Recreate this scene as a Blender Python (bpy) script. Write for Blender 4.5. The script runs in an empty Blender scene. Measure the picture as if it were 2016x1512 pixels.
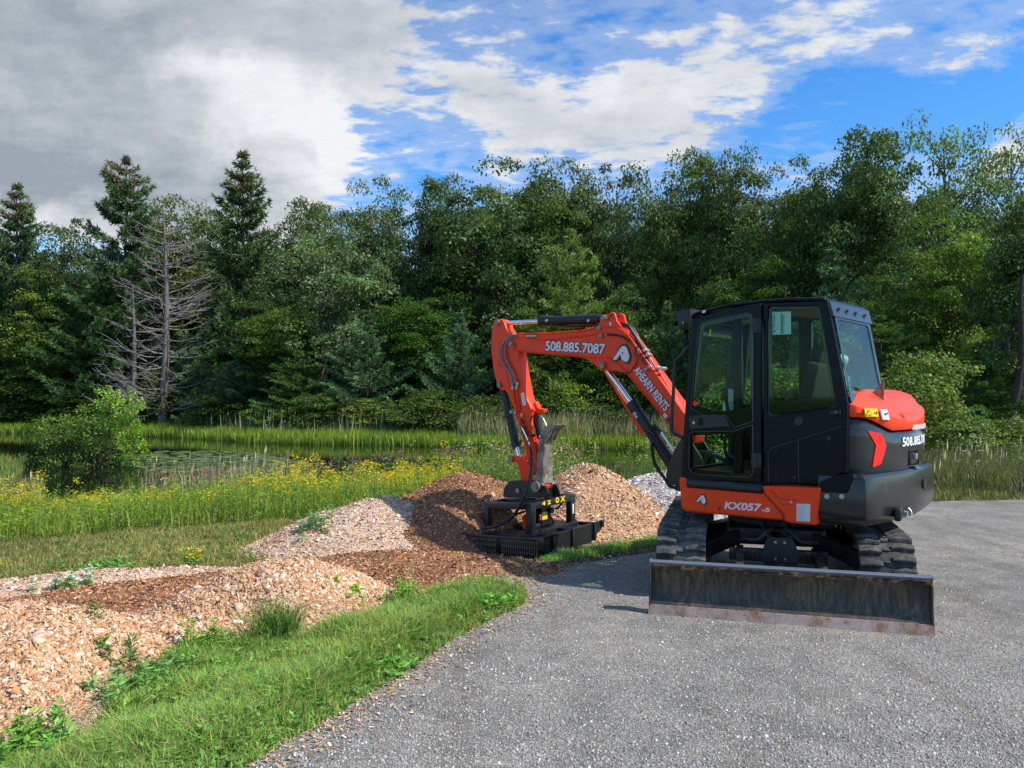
import bpy, bmesh, math, random
import numpy as np
from mathutils import Vector, Matrix
from mathutils.geometry import tessellate_polygon
S = bpy.context.scene
R = math.radians
rng = np.random.default_rng(7)
random.seed(7)
# ---------------------------------------------------------------- camera, sky, sun, exposure
FPX = 1514.0; CAMH = 1.66; PITCH = math.atan(27/1514.0)
cd = bpy.data.cameras.new('camera'); cam = bpy.data.objects.new('camera', cd); S.collection.objects.link(cam)
cam.location = (0, 0, CAMH); cam.rotation_euler = (R(90)+PITCH, 0, 0)
cd.sensor_width = 36; cd.lens = 36*FPX/2016; cd.clip_start = .05; cd.clip_end = 6000
S.camera = cam
SUN_EL = R(47); SUN_AZ = math.atan2(-.36, .93)      # direction towards the sun, x right, y away
S.view_settings.view_transform = 'Standard'; S.view_settings.look = 'None'
S.view_settings.exposure = 0.5; S.view_settings.gamma = 1
S.render.engine = 'CYCLES'
sd = bpy.data.lights.new('sun', 'SUN'); sun = bpy.data.objects.new('sun', sd); S.collection.objects.link(sun)
sd.energy = 4.0; sd.angle = R(.55); sd.color = (1, .955, .88)
sv = Vector((math.cos(SUN_EL)*math.cos(SUN_AZ), math.cos(SUN_EL)*math.sin(SUN_AZ), math.sin(SUN_EL)))
sun.rotation_euler = sv.to_track_quat('Z', 'Y').to_euler(); sun.location = (20, -10, 30)
W = bpy.data.worlds.new('World'); S.world = W; W.use_nodes = True

class NT:
    """small helper for node trees"""
    def __init__(s, nt): s.nt = nt; nt.nodes.clear()
    def n(s, t, **kw):
        o = s.nt.nodes.new(t)
        ins = kw.pop('i', {})
        for k, v in kw.items(): setattr(o, k, v)
        for k, v in ins.items():
            if hasattr(v, 'is_output'): s.nt.links.new(v, o.inputs[k])
            else: o.inputs[k].default_value = v
        return o
    def m(s, op, a, b=0.0, c=0.0, clamp=False):
        o = s.nt.nodes.new('ShaderNodeMath'); o.operation = op; o.use_clamp = clamp
        for k, v in enumerate((a, b, c)):
            if hasattr(v, 'is_output'): s.nt.links.new(v, o.inputs[k])
            else: o.inputs[k].default_value = v
        return o.outputs[0]
    def mr(s, v, a, b, c=0.0, d=1.0, smooth=True):
        o = s.nt.nodes.new('ShaderNodeMapRange'); o.clamp = True
        if smooth: o.interpolation_type = 'SMOOTHSTEP'
        s.nt.links.new(v, o.inputs[0])
        for k, x in zip((1, 2, 3, 4), (a, b, c, d)): o.inputs[k].default_value = x
        return o.outputs[0]
    def mix(s, f, a, b, mode='MIX'):
        o = s.nt.nodes.new('ShaderNodeMix'); o.data_type = 'RGBA'; o.blend_type = mode
        for k, v in ((0, f), (6, a), (7, b)):
            if hasattr(v, 'is_output'): s.nt.links.new(v, o.inputs[k])
            else: o.inputs[k].default_value = v if k == 0 else tuple(v)+((1,) if len(v) == 3 else ())
        return o.outputs[2]
    def noise(s, vec, scale, detail=4, rough=.55, dist=0, out=0):
        o = s.nt.nodes.new('ShaderNodeTexNoise')
        if vec is not None: s.nt.links.new(vec, o.inputs['Vector'])
        o.inputs['Scale'].default_value = scale; o.inputs['Detail'].default_value = detail
        o.inputs['Roughness'].default_value = rough; o.inputs['Distortion'].default_value = dist
        return o.outputs[out]
    def link(s, a, b): s.nt.links.new(a, b)

def build_sky():
    t = NT(W.node_tree)
    out = t.n('ShaderNodeOutputWorld'); bg = t.n('ShaderNodeBackground'); t.link(bg.outputs[0], out.inputs[0])
    bg.inputs[1].default_value = .14
    sky = t.n('ShaderNodeTexSky', sky_type='NISHITA', sun_disc=False, sun_elevation=SUN_EL,
              sun_rotation=math.pi/2-SUN_AZ, air_density=1.0, dust_density=.4, ozone_density=2.2, altitude=200)
    d = t.n('ShaderNodeTexCoord').outputs['Generated']
    sp = t.n('ShaderNodeSeparateXYZ', i={0: d}); x, y, z = sp.outputs
    # position on a flat cloud layer high above (perspective streaks), and a bearing / height pair for large masses
    yc = t.m('MAXIMUM', y, .12)
    s = t.m('DIVIDE', x, yc); h = t.m('DIVIDE', z, yc)
    sh = t.n('ShaderNodeCombineXYZ', i={0: s, 1: h}).outputs[0]
    zz = t.m('MAXIMUM', t.m('ADD', z, .10), .04)
    cl = t.n('ShaderNodeCombineXYZ', i={0: t.m('DIVIDE', x, zz), 1: t.m('DIVIDE', y, zz), 2: .37}).outputs[0]
    wob = t.n('ShaderNodeVectorMath', operation='SCALE', i={0: t.n('ShaderNodeVectorMath', operation='SUBTRACT', i={0: t.noise(sh, 3.2, 6, .58, out=1), 1: (.5, .5, .5)}).outputs[0]})
    wob.inputs['Scale'].default_value = .30
    shw = t.n('ShaderNodeVectorMath', operation='ADD', i={0: sh, 1: wob.outputs[0]}).outputs[0]
    def px(u, v): return ((u-1008)/1514, (783-v)/1514)
    def blob(u, v, ru, rv, ang, w, soft=.45, src=None):
        a, b = px(u, v)
        mp = t.n('ShaderNodeMapping', vector_type='TEXTURE', i={0: src or shw})
        mp.inputs['Location'].default_value = (a, b, 0); mp.inputs['Rotation'].default_value = (0, 0, R(ang))
        mp.inputs['Scale'].default_value = (ru/1514, rv/1514, 1)
        ln = t.n('ShaderNodeVectorMath', operation='LENGTH', i={0: mp.outputs[0]}).outputs['Value']
        return t.m('MULTIPLY', t.mr(ln, 1+soft, 1-soft), w)
    def total(bl):
        r = bl[0]
        for b in bl[1:]: r = t.m('ADD', r, b)
        return r
    # mackerel texture on the cloud layer, stretched
    mp = t.n('ShaderNodeMapping', i={0: cl}); mp.inputs['Scale'].default_value = (1.0, 1.5, 1); mp.inputs['Rotation'].default_value = (0, 0, R(28))
    fine = t.noise(mp.outputs[0], 9.0, 10, .58, .15)
    med = t.noise(mp.outputs[0], 1.7, 7, .6, .6)
    puff = t.noise(shw, 5.0, 10, .66, .3)
    big = t.noise(sh, 1.7, 6, .6)
    veil = total([blob(870, 60, 300, 180, 0, .30, .8), blob(830, 250, 220, 140, 0, .12, .8), blob(1400, 60, 400, 160, 5, .12, .8)])
    deck = total([blob(120, 120, 590, 340, 6, 1.6, .30), blob(470, 320, 230, 160, -20, 1.4, .30), blob(160, 420, 430, 60, 0, .6, .6)])
    mid = total([blob(980, 190, 150, 75, 10, .40, .8), blob(1230, 285, 260, 80, 4, .75, .5), blob(1150, 220, 260, 60, 10, .30, .8), blob(1350, 150, 300, 80, 14, .28, .8), blob(1620, 55, 420, 80, 8, .26, .8), blob(1985, 285, 60, 60, 0, .55, .5), blob(1960, 85, 90, 16, 4, .35, .6)])
    neg = total([blob(1740, 225, 330, 90, 14, .65, .35), blob(1960, 170, 240, 50, 10, .5, .4), blob(1120, 50, 110, 60, 0, .35, .8), blob(815, 372, 40, 26, 0, .5, .6), blob(700, 215, 60, 40, 0, .15, .8), blob(1450, 300, 70, 40, 20, .30, .5)])
    tex = t.m('ADD', t.m('MULTIPLY', t.m('SUBTRACT', fine, .5), 2.6), t.m('ADD', t.m('MULTIPLY', t.m('SUBTRACT', med, .5), 1.0), t.m('MULTIPLY', t.m('SUBTRACT', puff, .5), .7)))
    dens = t.m('ADD', tex, t.m('SUBTRACT', t.m('ADD', t.m('ADD', deck, mid), veil), neg))
    alpha = t.m('MAXIMUM', t.mr(dens, .0, .75), t.mr(dens, -.5, .2, 0, .30))
    # thickness shading: heavy grey mass to the left, white lit edge, greyish bellies in the middle
    grey = total([blob(60, 160, 520, 240, 6, .80, .7), blob(420, 60, 420, 90, 6, .40, .7), blob(250, 370, 420, 70, -8, .55, .6), blob(560, 350, 110, 50, 0, .35, .6), blob(985, 190, 110, 55, 0, .45, .7),
                  blob(1250, 280, 200, 55, 0, .50, .7), blob(820, 90, 200, 90, 0, .15, .8)])
    white = total([blob(520, 235, 215, 80, -20, .75, .7), blob(650, 270, 40, 90, 10, .55, .7), blob(330, 170, 70, 30, -10, .45, .8), blob(610, 385, 130, 24, -20, .55, .6), blob(40, 425, 120, 26, 20, .5, .6), blob(300, 95, 300, 30, 8, .18, .8)])
    g = t.m('SUBTRACT', grey, white)
    g = t.m('ADD', g, t.m('MULTIPLY', t.m('SUBTRACT', puff, .5), 1.9))
    g = t.m('ADD', g, t.m('MULTIPLY', t.m('SUBTRACT', big, .5), .9))
    g = t.m('SUBTRACT', g, t.m('MULTIPLY', t.m('SUBTRACT', fine, .5), .8))
    gf = t.mr(g, -.45, 1.30, smooth=False)
    K = 5.0
    ccol = t.mix(gf, (.90*K, .92*K, .95*K), (.34*K, .39*K, .455*K))
    hs = t.n('ShaderNodeHueSaturation', i={'Color': sky.outputs[0], 'Saturation': 1.30, 'Value': 1.0}).outputs[0]
    hs = t.mix(1.0, hs, (.72, .96, 1.12), 'MULTIPLY')
    # below the horizon: dull ground tone
    col = t.mix(alpha, hs, ccol)
    t.link(col, bg.inputs[0])
build_sky()

# ---------------------------------------------------------------- camera rays used for measuring the place
def ray(u, v):
    x = u-1008; y = 756-v
    return (x, FPX*math.cos(PITCH)-y*math.sin(PITCH), FPX*math.sin(PITCH)+y*math.cos(PITCH))
def gz(u, v, z=0.0):
    d = ray(u, v); t = (z-CAMH)/d[2]; return (d[0]*t, d[1]*t)
CX, CY = 2.47, 7.28
AU = R(137.85); FX, FY = math.cos(AU), math.sin(AU); LX, LY = -FY, FX
def side(u, v, b):
    d = ray(u, v); t = (b+CX*LX+CY*LY)/(d[0]*LX+d[1]*LY)
    X, Y, Z = d[0]*t, d[1]*t, CAMH+d[2]*t
    return ((X-CX)*FX+(Y-CY)*FY, Z)
def topx(a, b, z):       # upper frame -> photo pixel (for checks)
    X = CX+a*FX+b*LX; Y = CY+a*FY+b*LY; Z = z-CAMH
    dy = Y*math.cos(PITCH)+Z*math.sin(PITCH); dz = -Y*math.sin(PITCH)+Z*math.cos(PITCH)
    return 1008+FPX*X/dy, 756-FPX*dz/dy

# ---------------------------------------------------------------- tagging
def tag(o, label=None, cat=None, group=None, kind=None):
    if label: o['label'] = label
    if cat: o['category'] = cat
    if group: o['group'] = group
    if kind: o['kind'] = kind
    return o
def empty(name, loc=(0, 0, 0), rz=0):
    o = bpy.data.objects.new(name, None); S.collection.objects.link(o); o.location = loc; o.rotation_euler = (0, 0, rz); o.empty_display_size = .2
    return o
def link(name, me, parent=None, mats=()):
    o = bpy.data.objects.new(name, me); S.collection.objects.link(o)
    for m in mats: me.materials.append(m)
    if parent: o.parent = parent
    return o

# ---------------------------------------------------------------- materials
def mat_simple(name, col, rough=.5, metal=0, coat=0, spec=.5, bump=0, bscale=30, var=0, vscale=6, dirt=None, dscale=4, dlo=.55, dhi=.75):
    m = bpy.data.materials.new(name); m.use_nodes = True; t = NT(m.node_tree)
    out = t.n('ShaderNodeOutputMaterial'); p = t.n('ShaderNodeBsdfPrincipled'); t.link(p.outputs[0], out.inputs[0])
    p.inputs['Base Color'].default_value = (*col, 1); p.inputs['Roughness'].default_value = rough
    p.inputs['Metallic'].default_value = metal; p.inputs['Coat Weight'].default_value = coat; p.inputs['Coat Roughness'].default_value = .08
    p.inputs['Specular IOR Level'].default_value = spec
    tc = t.n('ShaderNodeTexCoord').outputs['Object']
    src = None
    if var:
        f = t.noise(tc, vscale, 5, .6)
        src = t.mix(t.mr(f, .3, .7), tuple(c*(1-var) for c in col), tuple(min(1, c*(1+var)) for c in col))
    if dirt:
        f = t.mr(t.noise(tc, dscale, 7, .65), dlo, dhi)
        src = t.mix(f, src or col, dirt)
        t.link(t.m('ADD', rough, t.m('MULTIPLY', f, .3)), p.inputs['Roughness'])
    if src: t.link(src, p.inputs['Base Color'])
    if bump:
        b = t.n('ShaderNodeBump', i={'Strength': bump, 'Distance': .01, 'Height': t.noise(tc, bscale, 6, .6)})
        t.link(b.outputs[0], p.inputs['Normal'])
    return m
def mat_attr(name, rough=.7, trans=0.0, spec=.3, tint=True, var=.0, gloss=0):
    """colour from the mesh's 'Col' face attribute, times the object's own colour"""
    m = bpy.data.materials.new(name); m.use_nodes = True; t = NT(m.node_tree)
    out = t.n('ShaderNodeOutputMaterial'); p = t.n('ShaderNodeBsdfPrincipled')
    a = t.n('ShaderNodeAttribute', attribute_name='Col').outputs['Color']
    c = a
    if tint: c = t.mix(1.0, a, t.n('ShaderNodeObjectInfo').outputs['Color'], 'MULTIPLY')
    t.link(c, p.inputs['Base Color']); p.inputs['Roughness'].default_value = rough; p.inputs['Specular IOR Level'].default_value = spec
    if trans:
        tr = t.n('ShaderNodeBsdfTranslucent', i={0: t.mix(1.0, c, (1.0, 1.25, .45), 'MULTIPLY')})
        mx = t.n('ShaderNodeMixShader', i={0: trans, 1: p.outputs[0], 2: tr.outputs[0]}); t.link(mx.outputs[0], out.inputs[0])
    else: t.link(p.outputs[0], out.inputs[0])
    return m
def mat_glass(name, tint, refl=1.0):
    m = bpy.data.materials.new(name); m.use_nodes = True; t = NT(m.node_tree)
    out = t.n('ShaderNodeOutputMaterial')
    tr = t.n('ShaderNodeBsdfTransparent', i={0: (*tint, 1)}); gl = t.n('ShaderNodeBsdfGlossy', i={'Roughness': .01, 'Color': (refl, refl, refl, 1)})
    f = t.m('ADD', .006, t.m('MULTIPLY', t.m('POWER', t.n('ShaderNodeLayerWeight', i={0: .5}).outputs['Facing'], 4.0), .35))
    mx = t.n('ShaderNodeMixShader', i={0: f, 1: tr.outputs[0], 2: gl.outputs[0]}); t.link(mx.outputs[0], out.inputs[0])
    return m
M = {}
M['orange'] = mat_simple('orange_paint', (.90, .052, .006), .42, spec=.3, coat=.08, bump=.02, bscale=60, var=.05, dirt=(.42, .10, .05), dscale=9, dlo=.62, dhi=.85)
M['darkorange'] = mat_simple('orange_cast_paint', (.82, .045, .006), .45, spec=.3, var=.06)
M['navy'] = mat_simple('black_cab_paint', (.0035, .005, .0085), .30, spec=.18, bump=.015, bscale=40, dirt=(.018, .019, .021), dscale=7, dlo=.62, dhi=.9)
M['grey'] = mat_simple('charcoal_paint', (.0155, .018, .0195), .24, spec=.45, coat=.12, bump=.02, bscale=25, dirt=(.06, .06, .058), dscale=5, dlo=.6, dhi=.9)
M['black'] = mat_simple('black_steel', (.010, .010, .011), .42, bump=.06, bscale=50, dirt=(.05, .045, .038), dscale=8, dlo=.55, dhi=.85)
M['plastic'] = mat_simple('black_plastic', (.014, .015, .017), .5)
M['rubber'] = mat_simple('black_rubber_hose', (.012, .012, .012), .55)
M['greyhose'] = mat_simple('grey_hose', (.17, .17, .18), .45)
M['chrome'] = mat_simple('chrome_rod', (.82, .83, .85), .12, metal=1)
M['zinc'] = mat_simple('zinc_plated_steel', (.42, .42, .40), .42, metal=.7, var=.15)
M['pin'] = mat_simple('greasy_pin_steel', (.24, .23, .20), .45, metal=.5, var=.2, vscale=30)
M['rust'] = mat_simple('worn_steel', (.27, .225, .17), .55, metal=.35, bump=.25, bscale=40, var=.35, vscale=12, dirt=(.09, .05, .028), dscale=10, dlo=.5, dhi=.7)
M['frit'] = mat_simple('black_glass_border', (.003, .004, .005), .06)
M['glass'] = mat_glass('tinted_green_glass', (.82, .94, .85))
M['white'] = mat_simple('white_vinyl', (.82, .82, .82), .4)
M['pinkwhite'] = mat_simple('pale_vinyl_lettering', (.78, .70, .75), .4)
M['blackvinyl'] = mat_simple('black_vinyl', (.012, .010, .012), .4)
M['yellow'] = mat_simple('yellow_vinyl', (.85, .62, .01), .4)
M['red'] = mat_simple('red_reflector', (.95, .008, .004), .30)
M['label'] = mat_simple('grey_sticker', (.62, .62, .62), .45, var=.1, vscale=120)
M['bluelabel'] = mat_simple('pale_blue_sheet', (.50, .66, .72), .6)
M['seat'] = mat_simple('charcoal_seat_cloth', (.012, .013, .015), .85, bump=.1, bscale=150)
M['beige'] = mat_simple('grey_plastic_duct', (.30, .34, .34), .5)
M['headliner'] = mat_simple('cab_headliner', (.20, .12, .07), .8)
def mat_track():
    m = bpy.data.materials.new('dusty_track_rubber'); m.use_nodes = True; t = NT(m.node_tree)
    out = t.n('ShaderNodeOutputMaterial'); p = t.n('ShaderNodeBsdfPrincipled'); t.link(p.outputs[0], out.inputs[0])
    tc = t.n('ShaderNodeTexCoord').outputs['Object']
    f = t.mr(t.noise(tc, 5, 8, .7), .38, .66)
    c = t.mix(f, (.022, .021, .020), (.13, .122, .108)); t.link(c, p.inputs['Base Color']); p.inputs['Roughness'].default_value = .75
    b = t.n('ShaderNodeBump', i={'Strength': .5, 'Distance': .01, 'Height': t.noise(tc, 60, 6, .7)}); t.link(b.outputs[0], p.inputs['Normal'])
    return m
M['track'] = mat_track()
def mat_blade():
    m = bpy.data.materials.new('scraped_black_blade_paint'); m.use_nodes = True; t = NT(m.node_tree)
    out = t.n('ShaderNodeOutputMaterial'); p = t.n('ShaderNodeBsdfPrincipled'); t.link(p.outputs[0], out.inputs[0])
    tc = t.n('ShaderNodeTexCoord').outputs['Object']
    mp = t.n('ShaderNodeMapping', i={0: tc}); mp.inputs['Scale'].default_value = (9, 9, 1.0)
    st = t.noise(mp.outputs[0], 4, 7, .7); big = t.noise(tc, 2.6, 6, .6); fine = t.noise(tc, 40, 6, .7)
    f = t.m('MULTIPLY', t.mr(st, .38, .66), t.mr(big, .28, .62))
    c = t.mix(f, (.020, .020, .020), (.125, .092, .050))
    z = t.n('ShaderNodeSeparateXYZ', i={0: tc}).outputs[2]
    top_ = t.mr(z, .382, .398); c = t.mix(top_, c, (.11, .13, .16))  # bluish reflection on the top rim, put into the colour by height
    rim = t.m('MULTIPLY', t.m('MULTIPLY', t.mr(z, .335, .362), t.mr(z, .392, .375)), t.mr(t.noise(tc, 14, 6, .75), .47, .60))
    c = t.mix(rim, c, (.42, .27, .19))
    sc = t.mr(t.noise(mp.outputs[0], 11, 8, .8), .66, .72); c = t.mix(sc, c, (.26, .22, .17))
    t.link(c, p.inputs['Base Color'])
    t.link(t.m('ADD', .36, t.m('MULTIPLY', fine, .3)), p.inputs['Roughness']); p.inputs['Metallic'].default_value = .1
    b = t.n('ShaderNodeBump', i={'Strength': .25, 'Distance': .01, 'Height': t.m('ADD', fine, st)}); t.link(b.outputs[0], p.inputs['Normal'])
    return m
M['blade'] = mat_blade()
def mat_edge():
    m = bpy.data.materials.new('rusty_cutting_edge'); m.use_nodes = True; t = NT(m.node_tree)
    out = t.n('ShaderNodeOutputMaterial'); p = t.n('ShaderNodeBsdfPrincipled'); t.link(p.outputs[0], out.inputs[0])
    tc = t.n('ShaderNodeTexCoord').outputs['Object']
    c = t.mix(t.mr(t.noise(tc, 7, 8, .7), .35, .65), (.36, .29, .26), (.22, .11, .055)); c = t.mix(t.mr(t.noise(tc, 22, 6, .7), .55, .7), c, (.10, .045, .025))
    t.link(c, p.inputs['Base Color']); p.inputs['Roughness'].default_value = .6; p.inputs['Metallic'].default_value = .2
    return m
M['edge'] = mat_edge()

# ---------------------------------------------------------------- mesh helpers
def rounded(pts, r, n=4):
    """round polygon corners; r one number or a list (per corner)"""
    N = len(pts); out = []
    for i, p in enumerate(pts):
        rr = r[i] if isinstance(r, (list, tuple)) else r
        p = Vector(p); a = Vector(pts[i-1]); b = Vector(pts[(i+1) % N])
        da = a-p; db = b-p
        k = min(rr, da.length*.45, db.length*.45)
        if k < 1e-5: out.append(tuple(p)); continue
        A = p+da.normalized()*k; B = p+db.normalized()*k
        for j in range(n+1):
            s = j/n; q = A*(1-s)**2+p*2*s*(1-s)+B*s*s; out.append(tuple(q))
    return out
def curve_plate(pts, holes, t, bev, res=2):
    cu = bpy.data.curves.new('tmp', 'CURVE'); cu.dimensions = '2D'; cu.fill_mode = 'BOTH'
    bev = min(bev, t*.45)
    cu.extrude = t/2-bev; cu.bevel_depth = bev; cu.bevel_resolution = res; cu.offset = -bev
    for pl in [pts]+list(holes):
        sp = cu.splines.new('POLY'); sp.points.add(len(pl)-1); sp.use_cyclic_u = True
        for k, q in enumerate(pl): sp.points[k].co = (q[0], q[1], 0, 1)
    o = bpy.data.objects.new('tmp', cu); S.collection.objects.link(o)
    dg = bpy.context.evaluated_depsgraph_get(); me = bpy.data.meshes.new_from_object(o.evaluated_get(dg))
    bpy.data.objects.remove(o); bpy.data.curves.remove(cu)
    return me
SPLIT = {'screw': .004, 'pin': .01, 'bolt': .01, 'latch': .01, 'recess': .01, 'lettering': .07, 'hose': .002, 'hose_clamp': .006, 'cover_seam': .02, 'sticker': .01, 'control_console': .04, 'travel_lever': .04, 'tow_hitch': .03}
class Part:
    def __init__(s, T=None): s.bm = bmesh.new(); s.T = T or Matrix()
    def _mesh(s, me, Mx, mi):
        n0 = len(s.bm.faces); me.transform(s.T @ Mx); s.bm.from_mesh(me); s.bm.faces.ensure_lookup_table()
        for f in s.bm.faces[n0:]: f.material_index = mi
        bpy.data.meshes.remove(me)
    def plate(s, pts, holes=(), t=.02, bev=.004, Mx=Matrix(), mi=0): s._mesh(curve_plate(pts, holes, t, bev), Mx, mi); return s
    def splate(s, pts, b, t=.02, holes=(), bev=.004, mi=0):
        """plate in a side plane of the frame: pts=(a,z), centred on lateral b"""
        return s.plate(pts, holes, t, bev, Matrix(((1, 0, 0, 0), (0, 0, -1, b), (0, 1, 0, 0), (0, 0, 0, 1))), mi)
    def hplate(s, pts, z0, z1, bev=.01, mi=0):
        return s.plate(pts, (), z1-z0, bev, Matrix.Translation((0, 0, (z0+z1)/2)), mi)
    def box(s, c, size, rot=None, bev=.004, mi=0):
        b = bmesh.new(); bmesh.ops.create_cube(b, size=1)
        bmesh.ops.scale(b, vec=size, verts=b.verts)
        if bev: bmesh.ops.bevel(b, geom=list(b.edges), offset=min(bev, min(size)*.3), segments=2, affect='EDGES', profile=.5)
        me = bpy.data.meshes.new('t'); b.to_mesh(me); b.free()
        s._mesh(me, Matrix.Translation(c) @ (rot or Matrix()), mi); return s
    def cyl(s, p0, p1, r0, r1=None, n=20, mi=0, caps=True):
        p0 = Vector(p0); p1 = Vector(p1); r1 = r0 if r1 is None else r1; d = p1-p0
        b = bmesh.new(); bmesh.ops.create_cone(b, cap_ends=caps, segments=n, radius1=r0, radius2=r1, depth=d.length)
        for f in b.faces: f.smooth = len(f.verts) == 4
        me = bpy.data.meshes.new('t'); b.to_mesh(me); b.free()
        s._mesh(me, Matrix.Translation((p0+p1)/2) @ d.to_track_quat('Z', 'Y').to_matrix().to_4x4(), mi); return s
    def tube(s, pts, r, n=8, mi=0, smooth=3, radii=None):
        P = [Vector(p) for p in pts]
        if smooth and len(P) > 2:
            Q = []
            for i in range(len(P)-1):
                p0 = P[max(i-1, 0)]; p1 = P[i]; p2 = P[i+1]; p3 = P[min(i+2, len(P)-1)]
                for j in range(smooth+1):
                    t = j/(smooth+1)
                    Q.append(.5*((2*p1)+(-p0+p2)*t+(2*p0-5*p1+4*p2-p3)*t*t+(-p0+3*p1-3*p2+p3)*t**3))
            Q.append(P[-1]); P = Q
        b = bmesh.new(); rings = []
        up = Vector((0, 0, 1))
        for i, p in enumerate(P):
            d = (P[min(i+1, len(P)-1)]-P[max(i-1, 0)]).normalized()
            u = up-d*up.dot(d)
            if u.length < .05: u = Vector((1, 0, 0))-d*d.x
            u.normalize(); w = d.cross(u); up = u
            rr = r if radii is None else radii[min(int(i/(len(P)-1)*(len(radii)-1)), len(radii)-1)]
            rings.append([b.verts.new(p+(u*math.cos(2*math.pi*k/n)+w*math.sin(2*math.pi*k/n))*rr) for k in range(n)])
        for A, B in zip(rings, rings[1:]):
            for k in range(n):
                f = b.faces.new((A[k], A[(k+1) % n], B[(k+1) % n], B[k])); f.smooth = True
        b.faces.new(rings[0]); b.faces.new(rings[-1])
        me = bpy.data.meshes.new('t'); b.to_mesh(me); b.free(); s._mesh(me, Matrix(), mi); return s
    def loft(s, rings, cyclic=True, caps=True, mi=0, smooth=False):
        b = bmesh.new(); R_ = [[b.verts.new(p) for p in r] for r in rings]
        for A, B in zip(R_, R_[1:]):
            n = len(A)
            for k in range(n if cyclic else n-1):
                f = b.faces.new((A[k], A[(k+1) % n], B[(k+1) % n], B[k])); f.smooth = smooth
        if caps and cyclic:
            b.faces.new(R_[0]); b.faces.new(R_[-1])
        me = bpy.data.meshes.new('t'); b.to_mesh(me); b.free(); s._mesh(me, Matrix(), mi); return s
    def add_mesh(s, me, Mx=Matrix(), mi=0): s._mesh(me, Mx, mi); return s
    def clusters(s, gap):
        """face index groups: connected pieces whose boxes lie closer than gap"""
        bm = s.bm; bm.faces.ensure_lookup_table(); bm.faces.index_update(); seen = set(); isl = []
        for f in bm.faces:
            if f.index in seen: continue
            st = [f]; seen.add(f.index); g_ = []
            while st:
                x = st.pop(); g_.append(x.index)
                for v in x.verts:
                    for y in v.link_faces:
                        if y.index not in seen: seen.add(y.index); st.append(y)
            co = [v.co for i in g_ for v in bm.faces[i].verts]
            isl.append([[min(c[k] for c in co)-gap/2 for k in range(3)], [max(c[k] for c in co)+gap/2 for k in range(3)], g_])
        ch = True
        while ch:
            ch = False; out = []
            for a in isl:
                for b in out:
                    if all(a[0][k] <= b[1][k] and b[0][k] <= a[1][k] for k in range(3)):
                        b[0] = [min(p, q) for p, q in zip(a[0], b[0])]; b[1] = [max(p, q) for p, q in zip(a[1], b[1])]; b[2] += a[2]; ch = True; break
                else: out.append(a)
            isl = out
        return [a[2] for a in isl]
    def build(s, name, mats, parent=None, bevel=0, smooth=True):
        bmesh.ops.recalc_face_normals(s.bm, faces=s.bm.faces)
        if name in SPLIT:
            gs = s.clusters(SPLIT[name])
            if len(gs) > 1:
                for g_ in gs:
                    q = Part(); keep = set(g_); q.bm.free(); q.bm = s.bm.copy(); q.bm.faces.ensure_lookup_table()
                    bmesh.ops.delete(q.bm, geom=[f for f in q.bm.faces if f.index not in keep], context='FACES')
                    o = q.build('\0'+name, mats, parent, bevel, smooth)
                s.bm.free(); return o
        name = name.lstrip('\0')
        me = bpy.data.meshes.new(name); s.bm.to_mesh(me); s.bm.free()
        if smooth:
            me.polygons.foreach_set('use_smooth', [True]*len(me.polygons)); me.set_sharp_from_angle(angle=R(32))
        o = link(name, me, parent, mats if isinstance(mats, (list, tuple)) else (mats,))
        if bevel:
            md = o.modifiers.new('bevel', 'BEVEL'); md.width = bevel; md.segments = 3; md.limit_method = 'ANGLE'; md.angle_limit = R(35)
            md.harden_normals = False
        return o
def text_mesh(txt, bold=.012, extrude=.004, bevel=0, shear=0):
    cu = bpy.data.curves.new('t', 'FONT'); cu.body = txt; cu.size = 1; cu.offset = bold; cu.extrude = extrude; cu.shear = shear
    o = bpy.data.objects.new('t', cu); S.collection.objects.link(o)
    dg = bpy.context.evaluated_depsgraph_get(); me = bpy.data.meshes.new_from_object(o.evaluated_get(dg))
    bpy.data.objects.remove(o); bpy.data.curves.remove(cu)
    return me
def place_text(part, txt, p0, p1, up, height, nrm, mi=0, bold=.012, lift=.002, thick=.0015, shear=0, space=1.0):
    """lettering from p0 to p1 (baseline), fitted to width and to cap height"""
    me = text_mesh(txt, 0, thick, shear=shear)
    xs = [v.co.x for v in me.vertices]; ys = [v.co.y for v in me.vertices]; x0, x1, y0, y1 = min(xs), max(xs), min(ys), max(ys)
    bpy.data.meshes.remove(me)
    me = text_mesh(txt, bold, thick, shear=shear)
    p0 = Vector(p0); p1 = Vector(p1); ex = p1-p0; sx = ex.length/(x1-x0); ex.normalize()
    ez = Vector(nrm).normalized(); ey = (Vector(up)-ex*ex.dot(Vector(up))).normalized(); sy = height/(y1-y0)
    for v in me.vertices: v.co = p0+ex*((v.co.x-x0)*sx)+ey*((v.co.y-y0)*sy)+ez*(lift+v.co.z)
    part.add_mesh(me, mi=mi)

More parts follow.
